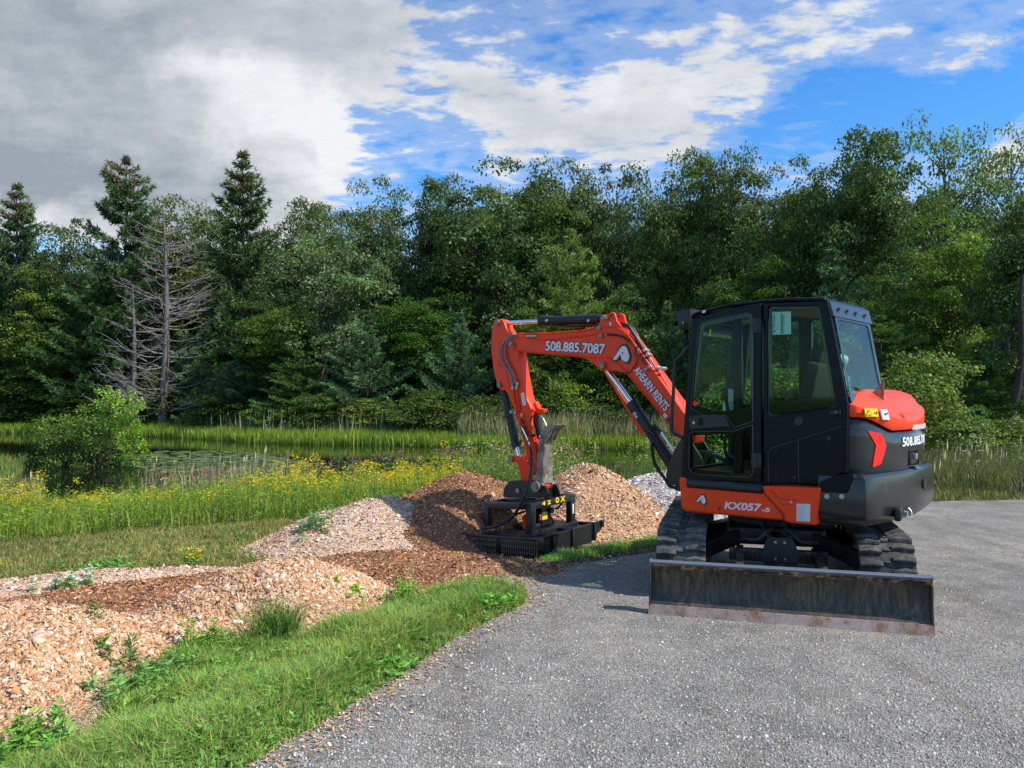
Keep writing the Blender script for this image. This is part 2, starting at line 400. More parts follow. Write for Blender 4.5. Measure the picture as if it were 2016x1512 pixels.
def np_mesh(name, verts, faces_list, cols=None, mat=None, parent=None, smooth=False):
    """faces_list: list of int arrays (n,k); cols: (nfaces,3)"""
    me = bpy.data.meshes.new(name)
    verts = np.asarray(verts, dtype=np.float32)
    loops = np.concatenate([f.ravel() for f in faces_list]).astype(np.int32)
    tot = np.concatenate([np.full(len(f), f.shape[1], dtype=np.int32) for f in faces_list])
    start = np.concatenate([[0], np.cumsum(tot)[:-1]]).astype(np.int32)
    me.vertices.add(len(verts)); me.vertices.foreach_set('co', verts.ravel())
    me.loops.add(len(loops)); me.loops.foreach_set('vertex_index', loops)
    me.polygons.add(len(tot)); me.polygons.foreach_set('loop_start', start); me.polygons.foreach_set('loop_total', tot)
    if smooth: me.polygons.foreach_set('use_smooth', np.ones(len(tot), dtype=bool))
    me.update(calc_edges=True)
    if cols is not None:
        at = me.attributes.new('Col', 'FLOAT_COLOR', 'FACE')
        c = np.ones((len(tot), 4), dtype=np.float32); c[:, :3] = cols; at.data.foreach_set('color', c.ravel())
    if name is None: return me
    return link(name, me, parent, (mat,) if mat else ())
def unit(v): return v/np.maximum(np.linalg.norm(v, axis=-1, keepdims=True), 1e-9)
def vnoise(x, y, s, seed=0):
    """smooth value noise on numpy arrays, -1..1"""
    x = np.asarray(x, float)*s; y = np.asarray(y, float)*s
    xi = np.floor(x).astype(np.int64); yi = np.floor(y).astype(np.int64); fx = x-xi; fy = y-yi
    fx = fx*fx*(3-2*fx); fy = fy*fy*(3-2*fy)
    def hsh(a, b):
        n = (a*374761393+b*668265263+seed*1442695) & 0x7fffffff
        n = ((n ^ (n >> 13))*1274126177) & 0x7fffffff
        return ((n ^ (n >> 16)) & 0xffff)/32767.5-1
    return (hsh(xi, yi)*(1-fx)+hsh(xi+1, yi)*fx)*(1-fy)+(hsh(xi, yi+1)*(1-fx)+hsh(xi+1, yi+1)*fx)*fy
def fbm(x, y, s, o=4, seed=0):
    r = 0; a = 1; tt = 0
    for k in range(o): r = r+a*vnoise(x, y, s*2**k, seed+k); tt += a; a *= .5
    return r/tt
def sstep(a, b, x):
    t = np.clip((x-a)/(b-a), 0, 1); return t*t*(3-2*t)
# ================================================================ EXCAVATOR
ex = empty('excavator', (CX, CY, 0))
tag(ex, 'orange and black tracked mini excavator with a glazed cab parked on the gravel road', 'excavator')
TU = Matrix.Rotation(AU, 4, 'Z')
AT = math.atan2(-.96, -.281); TT = Matrix.Rotation(AT, 4, 'Z')
C1 = lambda x, y: (1250+.30754*x, 560+.30754*y)
C2 = lambda x, y: (1250+.30754*x, 900+.30754*y)
C3 = lambda x, y: (880+.2381*x, 580+.2381*y)
C4 = lambda x, y: (880+.2381*x, 800+.2381*y)
C6 = lambda x, y: (1600+.13228*x, 760+.13228*y)
def SP(pts, b, cf=None):
    return [side(*(cf(*p) if cf else p), b) for p in pts]
BL = .93; BR = -.02           # cab sides
# ---- cab body: pillars, lower rear side panel, far side, floor
cab = Part(TU)
rearpl = SP([(1503, 597), (1622, 592), (1634, 631), (1650, 732), (1662, 788), (1664, 809), (1661, 930), (1640, 938), (1617, 949), (1503, 953)], BL)
winR = rounded(SP([(1511.5, 603), (1612.5, 602), (1630, 700), (1646.5, 801), (1517, 820), (1510, 812)], BL), [.03, .03, .02, .03, .02, .015])
cab.splate(rearpl, BL-.02, .05, [winR], .006)
farpl = SP([(1365, 628), (1434, 607), (1503, 597), (1622, 592), (1634, 631), (1650, 732), (1662, 788), (1664, 809), (1661, 930), (1617, 949), (1344, 943)], BL)
h1 = rounded(SP([(1383, 643), (1484, 616), (1488, 616), (1488, 798), (1372, 798)], BL), .03)
h2 = rounded(SP([(1514, 614), (1612, 612), (1640, 795), (1514, 806)], BL), .03)
h3 = rounded(SP([(1368, 850), (1440, 850), (1440, 920), (1368, 920)], BL), .03)
cab.splate(farpl, BR+.02, .05, [h1, h2, h3], .006)
def edge_plate(pA, pB, wid, hole_in, t=.05, off=0, mi=0, part=None, b0=BL, b1=BR, hole=True, hz=None):
    """plate spanning the cab width between two (a,z) points of the side outline"""
    A = Vector((pA[0], 0, pA[1])); B = Vector((pB[0], 0, pB[1])); ey = (B-A).normalized(); ex_ = Vector((0, 1, 0)); ez = ex_.cross(ey)
    Hh = (B-A).length; w = b0-b1
    Mx = Matrix(((ex_.x, ey.x, ez.x, A.x+ez.x*off), (ex_.y, ey.y, ez.y, b1), (ex_.z, ey.z, ez.z, A.z+ez.z*off), (0, 0, 0, 1)))
    hh = []
    if hole:
        l, r, bo, to = hole_in; hh = [rounded([(l, bo), (w-r, bo), (w-r, Hh-to), (l, Hh-to)], .05)]
    part.plate([(0, 0), (w, 0), (w, Hh), (0, Hh)], hh, t, .006, Mx, mi)
    return Mx, w, Hh
rt = side(1623, 590, BL); rb = side(1662, 795, BL)
edge_plate(rb, rt, .95, (.07, .06, .03, .13), part=cab)
ft = side(1366, 630, BL); fb = side(1344, 943, BL)
edge_plate(fb, ft, .95, (.06, .06, .10, .08), part=cab)
rlow = side(1661, 930, BL)
edge_plate(rlow, rb, .95, None, hole=False, part=cab)
cab.box(((fb[0]+rlow[0])/2, (BL+BR)/2, .99), (fb[0]-rlow[0]-.06, BL-BR-.06, .05))
cab.box((fb[0]-.52, BL-.028, 1.7), (.07, .05, 1.45))       # pillar behind the door hinges
cab_o = cab.build('cab', M['navy'], ex)
cab_o['label'] = 'black glazed cab with curved roof'
# seams and small fittings on the rear side panel
seam = Part(TU)
def line3(pts, b, r=.0028, part=seam, mi=0, out=.006):
    part.tube([(p[0], b+out, p[1]) for p in pts], r, 5, mi, smooth=0)
line3(SP([(1513.5, 952), (1513, 889), (1519, 882), (1658, 839)], BL), BL)
line3(SP([(1573, 952), (1572, 866)], BL), BL)
line3(SP([(1500, 600), (1500.5, 953)], BL), BL)
seam.build('panel_seam', mat_simple('painted_seam_highlight', (.045, .05, .055), .3), cab_o)  # light grey colour stands in for the highlights along the seams
fit = Part(TU)
for u, v, rr in ((1633, 863, .022), (1529.5, 887, .010), (1530, 939, .010), (1565, 940, .014)):
    a, z = side(u, v, BL); fit.cyl((a, BL+.002, z), (a, BL+.014, z), rr, rr*.8, 14)
a, z = side(1573, 829, BL); fit.cyl((a, BL+.0, z), (a, BL+.012, z), .042, .036, 24)
a, z = side(1646, 812, BL); fit.box((a, BL+.012, z), (.085, .03, .03)); fit.cyl((a, BL+.02, z-.004), (a, BL+.045, z-.004), .018, .014, 12)
fit.build('latch', M['plastic'], cab_o)
g = Part(TU); gp_ = SP([(1513, 603.5), (1611.5, 602.5), (1628.5, 700), (1645, 799.5), (1518, 818), (1512, 811)], BL)
g.splate(rounded(gp_, .03), BL-.012, .006, bev=.001)
side_win = g.build('side_window', M['glass'], ex)
fr = Part(TU); inner = rounded(SP([(1517, 608), (1608, 607), (1622, 690), (1635, 775), (1632, 781), (1529, 789), (1520, 787), (1518, 781)], BL), .02)
fr.splate(rounded(gp_, .03), BL-.0175, .004, [inner], .001); fr.build('window_border', M['frit'], side_win)
# ---- roof
roof = Part(TU)
top = SP([(1361, 622), (1367, 615), (1380, 611), (1434, 598), (1505, 589.5), (1557, 586), (1623, 585)], BL)
low = [(p[0], p[1]-.030) for p in top]; low[0] = (low[0][0], low[0][1]+.004)
prof = top+low[::-1]
roof.splate(prof, BL-.03, .085, bev=.018); roof.splate(prof, BR+.03, .085, bev=.018)
for i in range(len(top)-1):
    p, q = top[i], top[i+1]
    if i in (3,): # skylight opening: two narrow cross rails only
        for k in (0.04, .96):
            a = p[0]+(q[0]-p[0])*k; z = p[1]+(q[1]-p[1])*k-.016; roof.box((a, (BL+BR)/2, z), (.06, BL-BR-.1, .03))
        continue
    b0, b1 = BL-.05, BR+.05
    roof.loft([[(p[0], b0, p[1]-.004), (q[0], b0, q[1]-.004), (q[0], b0, q[1]-.028), (p[0], b0, p[1]-.028)], [(p[0], b1, p[1]-.004), (q[0], b1, q[1]-.004), (q[0], b1, q[1]-.028), (p[0], b1, p[1]-.028)]])
roof_o = roof.build('roof', M['navy'], ex)
g = Part(TU); p, q = top[3], top[4]
g.loft([[(p[0], BL-.07, p[1]-.010), (q[0], BL-.07, q[1]-.010), (q[0], BL-.07, q[1]-.016), (p[0], BL-.07, p[1]-.016)], [(p[0], BR+.07, p[1]-.010), (q[0], BR+.07, q[1]-.010), (q[0], BR+.07, q[1]-.016), (p[0], BR+.07, p[1]-.016)]])
g.build('skylight', M['glass'], roof_o)
g = Part(TU); a0, z0 = side(1510, 603, BL); a1, z1 = side(1618, 603, BL)
g.box(((a0+a1)/2, (BL+BR)/2, 2.395), (a0-a1, BL-BR-.12, .03)); g.build('headliner', M['headliner'], roof_o)
rv = Part(TU)   # rear roof lip with screws, shows blue sky reflection
e0 = side(1624, 590, BL); e1 = side(1632, 622, BL)
rv.loft([[(e0[0]-.004, b, e0[1]), (e0[0]-.035, b, e0[1]-.012), (e1[0]-.035, b, e1[1]), (e1[0]-.008, b, e1[1])] for b in (BL-.012, BR+.012)])
o = rv.build('rear_roof_panel', M['grey'], roof_o)
sc = Part(TU)
for k in (.16, .36, .58, .82):
    b = BL+(BR-BL)*k; zz = (e0[1]+e1[1])/2; aa = (e0[0]+e1[0])/2-.035
    sc.cyl((aa, b, zz), (aa-.012, b, zz-.002), .014, .012, 10); sc.box((aa-.004, b+.02, zz-.02), (.01, .03, .02), bev=.002)
sc.build('screw', M['plastic'], roof_o)
# ---- rear window
g = Part(TU); Mx, w, Hh = edge_plate(rb, rt, .95, None, hole=False, t=.006, off=.0, part=g, b0=BL-.05, b1=BR+.06)
g.bm.free(); g = Part(TU)
g.plate(rounded([(.005, .03), (w-.005, .03), (w-.005, Hh-.15), (.005, Hh-.15)], .03), (), .006, .001, Mx @ Matrix.Translation((0, 0, -.03 if (Mx.col[2][0] > 0) else .03)))
rear_win = g.build('rear_window', M['glass'], ex)
g = Part(TU)
g.plate(rounded([(.0, .0), (w, .0), (w, Hh-.12), (0, Hh-.12)], .03), [rounded([(.05, .08), (w-.04, .08), (w-.04, Hh-.16), (.05, Hh-.16)], .05)], .004, .001, Mx @ Matrix.Translation((0, 0, -.035 if (Mx.col[2][0] > 0) else .035)))
g.build('window_border', M['frit'], rear_win)
# ---- front window
g = Part(TU); edge_plate(fb, ft, .9, None, hole=False, t=.006, part=g, b0=BL-.06, b1=BR+.06); g.build('front_window', M['glass'], ex)
g = Part(TU); edge_plate((h1[0][0], 1.28), (h1[0][0], 1.281), .9, None, hole=False, part=g); g.bm.free()
# far side glass
g = Part(TU); g.splate(rounded(SP([(1378, 640), (1640, 606), (1645, 800), (1372, 800)], BL), .03), BR+.01, .005, bev=.001); 
g.bm.free()
g = Part(TU)
for hh in (h1, h2): g.splate(hh, BR+.02, .005, bev=.001)
g.build('far_side_window', M['glass'], ex)
# ---- door
door = Part(TU)
dpl = SP([(1344, 942), (1365, 629), (1434, 607.5), (1496, 598.5), (1499, 600), (1499, 951)], BL+.02)
gU = SP([(1375.5, 643), (1380, 634), (1469, 616), (1478, 617.5), (1483, 626), (1483, 829.5), (1447, 841.5), (1442, 836), (1434, 821), (1428, 817), (1390, 818.5), (1361, 803)], BL+.02)
gL = SP([(1358, 856), (1364, 850), (1446, 848.5), (1483, 836), (1483.5, 932), (1477, 940), (1368, 933), (1357.5, 923)], BL+.02)
gUr = rounded(gU, [.03, .02, .02, .01, .02, .005, .01, .01, .01, .01, .01, .01]); gLr = rounded(gL, [.02, .02, .01, .01, .03, .02, .03, .02])
door.splate(rounded(dpl, .008), BL+.005, .05, [gUr, gLr], .006)
door_o = door.build('door', M['navy'], ex)
rim = Part(TU)
line3(gUr+[gUr[0]], BL+.028, .003, rim, out=.002); line3(gLr+[gLr[0]], BL+.028, .003, rim, out=.002)
rim.build('window_seal', mat_simple('rubber_seal_edge', (.075, .08, .085), .35), door_o)
for G, inn in ((gUr, SP([(1384, 655), (1386, 645), (1397, 640), (1470, 624), (1476, 627), (1477, 800), (1440, 808), (1406, 809), (1380, 800), (1366, 797)], BL+.02)),
               (gLr, SP([(1363, 858), (1440, 853), (1446, 853), (1477, 842), (1479, 929), (1470, 933), (1366, 924)], BL+.02))):
    g = Part(TU); g.splate(G, BL+.022, .006, bev=.001); go = g.build('door_window', M['glass'], door_o)
    g = Part(TU); g.splate(G, BL+.0165, .004, [rounded(inn, .012)], .001); g.build('window_border', M['frit'], door_o)
hd = Part(TU)
hd.splate(rounded(SP([(1361, 819), (1390, 816), (1428, 817), (1434, 821), (1443, 840), (1363, 845)], BL), .006), BL+.035, .03, bev=.006)
hd.splate(SP([(1381, 823), (1389, 823), (1389, 838), (1381, 838)], BL), BL+.052, .004, mi=1)
a, z = side(1372, 832, BL); hd.cyl((a, BL+.05, z), (a, BL+.058, z), .013, mi=2)
for p in ((1420, 823, 1427, 824), (1420, 832, 1427, 832)):
    a, z = side(p[0], p[1], BL); hd.box((a, BL+.051, z), (.03, .004, .004), mi=1)
hd.build('door_handle', (M['plastic'], M['frit'], M['zinc']), door_o)
for v0, v1 in ((628, 656), (891, 920)):
    hg = Part(TU)
    for u0, u1 in ((1484, 1492), (1495, 1503)):
        hg.splate(SP([(u0, v0), (u1, v0), (u1, v1), (u0, v1)], BL), BL+.038, .018, bev=.004)
    a, z = side(1493.5, v0, BL); a2, z2 = side(1493.5, v1, BL); hg.cyl((a, BL+.045, z), (a2, BL+.045, z2), .011)
    for q in (.2, .8):
        a, z = side(1499, v0+(v1-v0)*q, BL); hg.cyl((a, BL+.045, z), (a, BL+.056, z), .009, n=8)
    hg.build('hinge', M['plastic'], door_o)
# stickers in the glass
st = Part(TU)
st.splate(SP([(1520, 614), (1557, 613), (1557.5, 658), (1521, 659)], BL-.03), BL-.03, .003, bev=0.0005)
so = st.build('sticker_sheet', M['bluelabel'], side_win)
st = Part(TU)
for c0, c1 in ((1523, 1537), (1540, 1555)):
    for k in range(15):
        v = 620+k*2.5; L_ = random.uniform(.25, .8); 
        st.splate(SP([(c0, v), (c0+(c1-c0)*L_*.45, v), (c0+(c1-c0)*L_*.45, v+1.1), (c0, v+1.1)], BL-.03), BL-.0265, .001, bev=0.0002)
st.splate(SP([(1538, 617), (1539, 617), (1539, 657), (1538, 657)], BL-.03), BL-.0265, .001, bev=0.0002)
st.build('sticker_print', M['navy'], side_win)
st = Part(TU); a, z = side(1371.5, 794, BL); st.cyl((a, BL+.024, z), (a, BL+.0275, z), .024, n=20); st.build('round_sticker', M['darkorange'], door_o)
st = Part(TU); st.splate(SP([(1394.5, 648), (1398.5, 648), (1397, 662), (1393.5, 662)], BL-.03), BL-.05, .006); st.build('yellow_tag', M['yellow'], door_o)
st = Part(TU); a, z = side(1387.5, 613.5, BL); st.splate(SP([(1384, 612), (1391, 610.5), (1390.5, 616), (1384, 617)], BL), BL+.016, .003); st.build('roof_sticker', M['label'], roof_o)
# ---- front visor
vz = Part(TU)
vp = SP([(1333, 618), (1334, 615), (1366, 609), (1366, 621), (1360, 647), (1356, 648), (1348, 640), (1339, 630)], .80)
vz.loft([[(p[0], b, p[1]) for p in vp] for b in (.86, .04)])
vz.box((vp[6][0]-.02, .9, vp[6][1]), (.05, .03, .04))
vz.build('visor', M['plastic'], ex, bevel=.003)
# ---- handrail
hr = Part(TU)
HP = SP([(1357, 684), (1351, 686), (1345, 696), (1332, 709), (1328.5, 716), (1325, 790), (1322, 842), (1326, 852), (1345, 862)], .90)
hr.tube([(p[0], .90, p[1]) for p in HP], .016, 10); hr.build('handrail', M['plastic'], ex)
# ---- interior
st = Part(TU)
st.box((-.30, .46, 1.38), (.50, .50, .14), bev=.05); st.box((-.58, .46, 1.68), (.13, .48, .56), Matrix.Rotation(R(-12), 4, 'Y'), bev=.05); st.box((-.63, .46, 2.02), (.10, .28, .16), Matrix.Rotation(R(-12), 4, 'Y'), bev=.04)
st.box((-.30, .46, 1.16), (.45, .42, .30), bev=.02)
st.build('seat', M['seat'], ex)
st = Part(TU)
for b in (.78, .14):
    st.box((-.12, b, 1.42), (.42, .12, .16), Matrix.Rotation(R(6), 4, 'Y'), bev=.03); st.cyl((.06, b, 1.48), (.09, b, 1.66), .018, .014, 10); st.box((.095, b, 1.70), (.05, .05, .11), bev=.02)
    st.box((-.30, b, 1.2), (.3, .1, .34), bev=.02)
st.build('control_console', M['plastic'], ex)
st = Part(TU)
st.box((.33, .12, 1.56), (.05, .16, .52), Matrix.Rotation(R(-5), 4, 'Y'), bev=.02); st.box((.34, .10, 1.98), (.10, .16, .46), Matrix.Rotation(R(-4), 4, 'Y'), bev=.03); st.box((.30, .16, 1.66), (.06, .14, .30), bev=.02)
st.tube([(.30, .13, 2.2), (.33, .16, 1.9), (.32, .14, 1.6), (.26, .13, 1.3)], .012)
st.build('monitor_post', M['plastic'], ex)
st = Part(TU)
st.cyl((.27, .35, 1.62), (.27, .35, 1.74), .045, .05, 16); st.cyl((.27, .35, 1.52), (.27, .35, 1.615), .06, .06, 12, mi=1)
st.build('cup', (M['white'], M['bluelabel']), ex)
st = Part(TU)
for b in (.30, .55): st.tube([(.18, b, 1.04), (.22, b, 1.25), (.16, b, 1.42), (.12, b, 1.46)], .014); st.box((.25, b, 1.10), (.16, .09, .02), Matrix.Rotation(R(-25), 4, 'Y'))
st.build('travel_lever', M['plastic'], ex)
st = Part(TU)
st.tube([(-.66, .17, 1.96), (-.68, .17, 1.86), (-.70, .17, 1.70)], .05, 12); st.cyl((-.64, .22, 1.99), (-.70, .14, 1.97), .065, .065, 18)
st.box((-.72, .17, 1.68), (.06, .14, .34), bev=.02)
for k in range(8): st.box((-.757, .17, 1.56+k*.033), (.008, .07, .012), bev=.001, mi=1)
st.build('air_duct', (M['beige'], M['plastic']), ex)
st = Part(TU)
st.box((.30, .45, 2.28), (.04, .8, .05)); st.tube([(.40, .86, 2.22), (.37, .87, 2.10), (.38, .87, 1.98), (.34, .86, 1.86), (.39, .86, 1.8)], .010)
st.build('roof_rail', M['plastic'], ex)
# ---- orange lower side cover
BP = .965
cv = Part(TU)
cv.splate(rounded(SP([(1337.5, 943), (1341, 939), (1348, 940), (1354.5, 944), (1356, 958), (1502, 969.5), (1506, 972), (1543, 1014), (1542.5, 1024.5), (1351, 1007.6), (1342, 1001)], BP), .012), BP-.04, .10, bev=.018)
cv.splate(rounded(SP([(1500, 957), (1508, 956), (1617.5, 959.5), (1608, 1034), (1557, 1029.5), (1545, 1026), (1543.5, 1013), (1505, 971)], BP), .015), BP-.038, .11, bev=.016)
sc_o = cv.build('side_cover', M['orange'], ex)
cr = Part(TU)
line3(SP([(1503, 969), (1509, 973), (1546, 1015), (1545, 1026)], BP), BP+.012, .004, cr)
for pl in ([(1519, 965), (1531, 979), (1540, 992), (1563, 992), (1566, 985), (1540, 981), (1519, 965)],):
    line3(SP(pl, BP), BP+.016, .0035, cr, out=.0)
a, z = side(1417, 1001, BP); cr.cyl((a, BP+.005, z), (a, BP+.012, z), .018, n=16)
cr.build('cover_seam', mat_simple('dark_orange_recess', (.34, .028, .008), .6), sc_o)
bt = Part(TU); a, z = side(1560, 988, BP); bt.cyl((a, BP+.015, z), (a, BP+.024, z), .012); bt.build('bolt', M['zinc'], sc_o)
tb = Part(TU); P_ = SP([(1355, 951), (1502, 963)], BP)
tb.tube([(p[0], BP-.005, p[1]) for p in P_], .042, 14, smooth=0); tb.build('sill_tube', M['plastic'], ex)
def side_text(part, txt, px0, px1, hpx, b, mi=0, bold=.012, lift=.002, shear=0, outline=None, omi=1, cf=None):
    if cf: px0 = cf(*px0); px1 = cf(*px1)
    p0 = side(*px0, b); p1 = side(*px1, b)
    q = side(px0[0], px0[1]-hpx, b); h = q[1]-p0[1]
    dx = Vector((p1[0]-p0[0], 0, p1[1]-p0[1])); up = Vector((0, 0, 1))-dx.normalized()*dx.normalized().z
    up = Vector((-dx.z, 0, dx.x)) if dx.x > 0 else Vector((dx.z, 0, -dx.x))
    A = (p0[0], b, p0[1]); B = (p1[0], b, p1[1])
    if outline: place_text(part, txt, A, B, up, h, (0, 1, 0), omi, outline, lift-.0015, shear=shear)
    place_text(part, txt, A, B, up, h, (0, 1, 0), mi, bold, lift, shear=shear)
def logo_a(part, cu, cv_, size, b, cf=None, lift=.003):
    """slanted letter with a drop-shaped bowl: three plates, black behind and pale in front"""
    if cf: cu, cv_ = cf(cu, cv_)
    out = [(-.50, -.34), (-.10, -.34), (-.02, -.22), (.08, -.34), (.16, -.46), (.36, -.50), (.50, -.34), (.52, -.10), (.38, .30), (.30, .48), (.10, .50), (-.02, .44)]
    body = [(-.47, -.30), (-.24, -.30), (-.03, .02), (.03, -.28), (.18, -.42), (.34, -.44), (.44, -.30), (.46, -.10), (.34, .28), (.26, .42), (.12, .44), (.02, .40)]
    tri = [(.04, .14), (.14, -.06), (.22, .16)]
    a0, z0 = side(cu, cv_, b); s1 = abs(side(cu, cv_-size, b)[1]-z0)
    W_ = lambda P, k=1: [(a0-x*s1*1.18*k, z0+y*s1*k) for x, y in P]
    part.splate(rounded(W_(out, 1.1), .008*s1/.08), b+lift, .001, bev=.0002, mi=1)
    part.splate(rounded(W_(body), .008*s1/.08), b+lift+.0016, .001, bev=.0002, mi=0)
    part.splate(W_(tri, .62), b+lift+.0030, .001, bev=.0002, mi=1)
tx = Part(TU); BF = BP+.011
side_text(tx, 'KX057', (1427, 1001.5), (1499, 1006.5), 13.5, BF, bold=.03, shear=.2); side_text(tx, '-5', (1500, 1006.8), (1516, 1008), 7.5, BF, bold=.03, shear=.15)
logo_a(tx, 1380.5, 983, 19, BF)
tx.build('lettering', (M['pinkwhite'], M['blackvinyl']), sc_o)
st = Part(TU); st.splate(SP([(1570, 991), (1597, 992), (1596.5, 1026.5), (1570, 1025)], BP), BP+.0185, .002, bev=.0005)
for k in range(10):
    st.splate(SP([(1572.5, 995+k*3), (1590-3*(k % 3), 995.6+k*3), (1590-3*(k % 3), 996.3+k*3), (1572.5, 995.7+k*3)], BP), BP+.0202, .0008, bev=.0001, mi=1)
st.build('sticker', (M['label'], mat_simple('grey_print', (.35, .35, .36), .5)), sc_o)
# ---- turntable deck underneath
dk = Part(TU)
dk.hplate(rounded([(.42, .90), (-.8, .90), (-1.0, .7), (-1.0, -.7), (-.8, -.9), (.42, -.9), (.75, -.35), (.75, .2)], .05), .655, .74)
dk.box((-.2, .45, .85), (1.2, .85, .22)); dk.build('deck', M['black'], ex)
rc = Part(TU); rc.hplate(rounded([(.5, -.08), (-.85, -.08), (-.95, -.5), (-.8, -.93), (.35, -.93), (.5, -.7)], .08), .76, 1.32, .05); rc.build('right_cover', M['grey'], ex)
def smooth_plan(pl, sharp=(0, 1), n=4):
    """rounds a rear outline given as (a,b) points"""
    P = [Vector((a, b)) for a, b in pl]; out = []
    N = len(P)
    for i in range(N-1):
        p0 = P[max(i-1, 0)]; p1 = P[i]; p2 = P[i+1]; p3 = P[min(i+2, N-1)]
        if i in (0, N-2): out.append(p1); continue
        for j in range(n):
            t = j/n; out.append(.5*((2*p1)+(-p0+p2)*t+(2*p0-5*p1+4*p2-p3)*t*t+(-p0+3*p1-3*p2+p3)*t**3))
    out.append(P[-1]); return [(p.x, p.y) for p in out]
# ---- counterweight
cw = Part(TU)
plan = [(-.775, .962), (-1.08, .962), (-1.155, .905), (-1.205, .60), (-1.245, .25), (-1.255, 0), (-1.245, -.25), (-1.205, -.60), (-1.155, -.905), (-1.08, -.962), (-.775, -.962)]
plan = smooth_plan(plan)
def inset(pl, k, ka=0): return [(a+k*.8*(1 if a < -.9 else 0)+ka*0, b-np.sign(b)*k*(1 if abs(b) > .1 else 0)) for a, b in pl]
zt = side(1703, 936, .9)[1]; zl = [.80]
rings = []
for z, k in ((.672, .07), (.70, .03), (.76, .0), (.86, 0.0), (zt-.06, .012), (zt-.02, .02), (zt, .045)):
    rings.append([(a, b, z) for a, b in inset(plan, k)])
cw.loft(rings)
# top collar between counterweight and bonnet, and the step with two bolts on the left
cwo = cw.build('counterweight', M['grey'], ex, bevel=.012)
cx = Part(TU)
cx.splate(SP([(1612, 951), (1617, 947), (1640, 938), (1663, 934), (1680, 934.5), (1680, 937), (1668, 971), (1612, 969)], BP), BP-.045, .10, bev=.006)
cx.build('corner_cover', M['navy'], cwo)
cx = Part(TU)
for u in (1629, 1658):
    a, z = side(u, 972, BP); cx.cyl((a, BP-.02, z-.02), (a, BP+.012, z-.02), .02, n=12); cx.cyl((a, BP+.012, z-.02), (a, BP+.018, z-.02), .010, n=6)
cx.build('bolt', M['zinc'], cwo)
cx = Part(TU)   # recesses: towing slot, lifting hole, corner relief
cx.box((-1.215, .42, .745), (.05, .34, .10), Matrix.Rotation(R(12), 4, 'Z'), bev=.02)
cx.cyl((-1.235, -.16, .93), (-1.262, -.16, .93), .045, n=20)
cx.build('recess', M['black'], cwo)
cx = Part(TU)
cx.cyl((-1.235, .36, .735), (-1.262, .36, .735), .018, n=12, mi=1); cx.tube([(-1.245, .34, .71), (-1.272, .32, .70), (-1.272, .30, .74), (-1.25, .30, .77)], .007, 8, 1)
cx.box((-1.222, .47, .735), (.05, .14, .05), Matrix.Rotation(R(12), 4, 'Z'), bev=.015, mi=0)
cx.build('tow_hitch', (M['grey'], M['zinc']), cwo)
# ---- bonnet: dark lower hood
plan2 = [(-.955, .885), (-1.02, .862), (-1.085, .785), (-1.14, .62), (-1.19, .35), (-1.215, 0), (-1.19, -.35), (-1.14, -.62), (-1.085, -.785), (-1.02, -.862), (-.955, -.885)]
plan2 = smooth_plan(plan2)
z_b = zt-.005
def hoodtop(a, b):    # seam between dark hood and orange top follows the photo's dipping line
    t = np.clip((.80-b)/.36, 0, 1); z = 1.50-.115*t
    return z
rings = []
for k in range(7):
    s_ = k/6
    ring = []
    for a, b in plan2:
        zt2 = hoodtop(a, b); z = z_b+(zt2-z_b)*s_; ins = .02*(1-s_)**3*0+(.028 if k == 6 else 0)+(.012 if k == 0 else 0)
        ring.append((a+ins*(1 if a < -.98 else 0), b-np.sign(b)*ins, z))
    rings.append(ring)
hd = Part(TU); hd.loft(rings); hood = hd.build('rear_bonnet', M['grey'], ex, bevel=.006)
# black filler between cab and bonnet
fl = Part(TU); fl.hplate([(-.70, .90), (-.97, .875), (-.97, -.875), (-.4, -.86), (-.4, -.05), (-.70, -.05)], .8, 1.585, .015); fl.build('bulkhead', M['navy'], ex)
# orange bonnet top: lofted, slopes down to the tail
def otop(a, b):
    t = (a+.955)/-.26; t = max(0, min(1, t)); edge = max(0, (abs(b)-.62)/.25)
    return 1.715-.215*t**1.35-.055*min(edge, 1)**1.3*(1-t*.6)
plan3 = plan2
rings = []
r0 = [(a+.01*(a < -.98), b*.995, hoodtop(a, b)+.010) for a, b in plan3]
r1 = [(a-.006*(a < -.98), b*1.008, hoodtop(a, b)+.045) for a, b in plan3]
r2 = [(a-.004*(a < -.98), b*1.004, otop(a, b)-.035) for a, b in plan3]
r3 = [(a+(.030 if a < -.98 else 0), b*.965, otop(a, b)) for a, b in plan3]
r4 = [(-.955+(a+.955)*.70, b*.80, otop(-.955+(a+.955)*.70, b*.80)+.008) for a, b in plan3]
r5 = [(-.955+(a+.955)*.35, b*.5, otop(-.955+(a+.955)*.35, b*.5)+.014) for a, b in plan3]
r6 = [(-.955+(a+.955)*.12, b*.3, otop(-.955+(a+.955)*.2, b*.3)+.016) for a, b in plan3]
hd = Part(TU); hd.loft([r0, r1, r2, r3, r4, r5, r6]); otop_o = hd.build('bonnet_top', M['orange'], ex, bevel=.006)
# air scoop lines and fin on top
sc = Part(TU)
sc.loft([[(-1.0, b, 1.60), (-1.21, b*.95, 1.47), (-1.20, b*.9, 1.515), (-1.0, b*.95, 1.64)] for b in (.22, -.22)])
sc.build('tail_ridge', M['orange'], otop_o, bevel=.006)
sc = Part(TU)
a0 = -1.06; sc.splate([(a0+.10, 1.655), (a0-.03, 1.60), (a0-.035, 1.79), (a0-.022, 1.79), (a0+.09, 1.67)], .36, .006); sc.build('fin', M['rust'], otop_o)
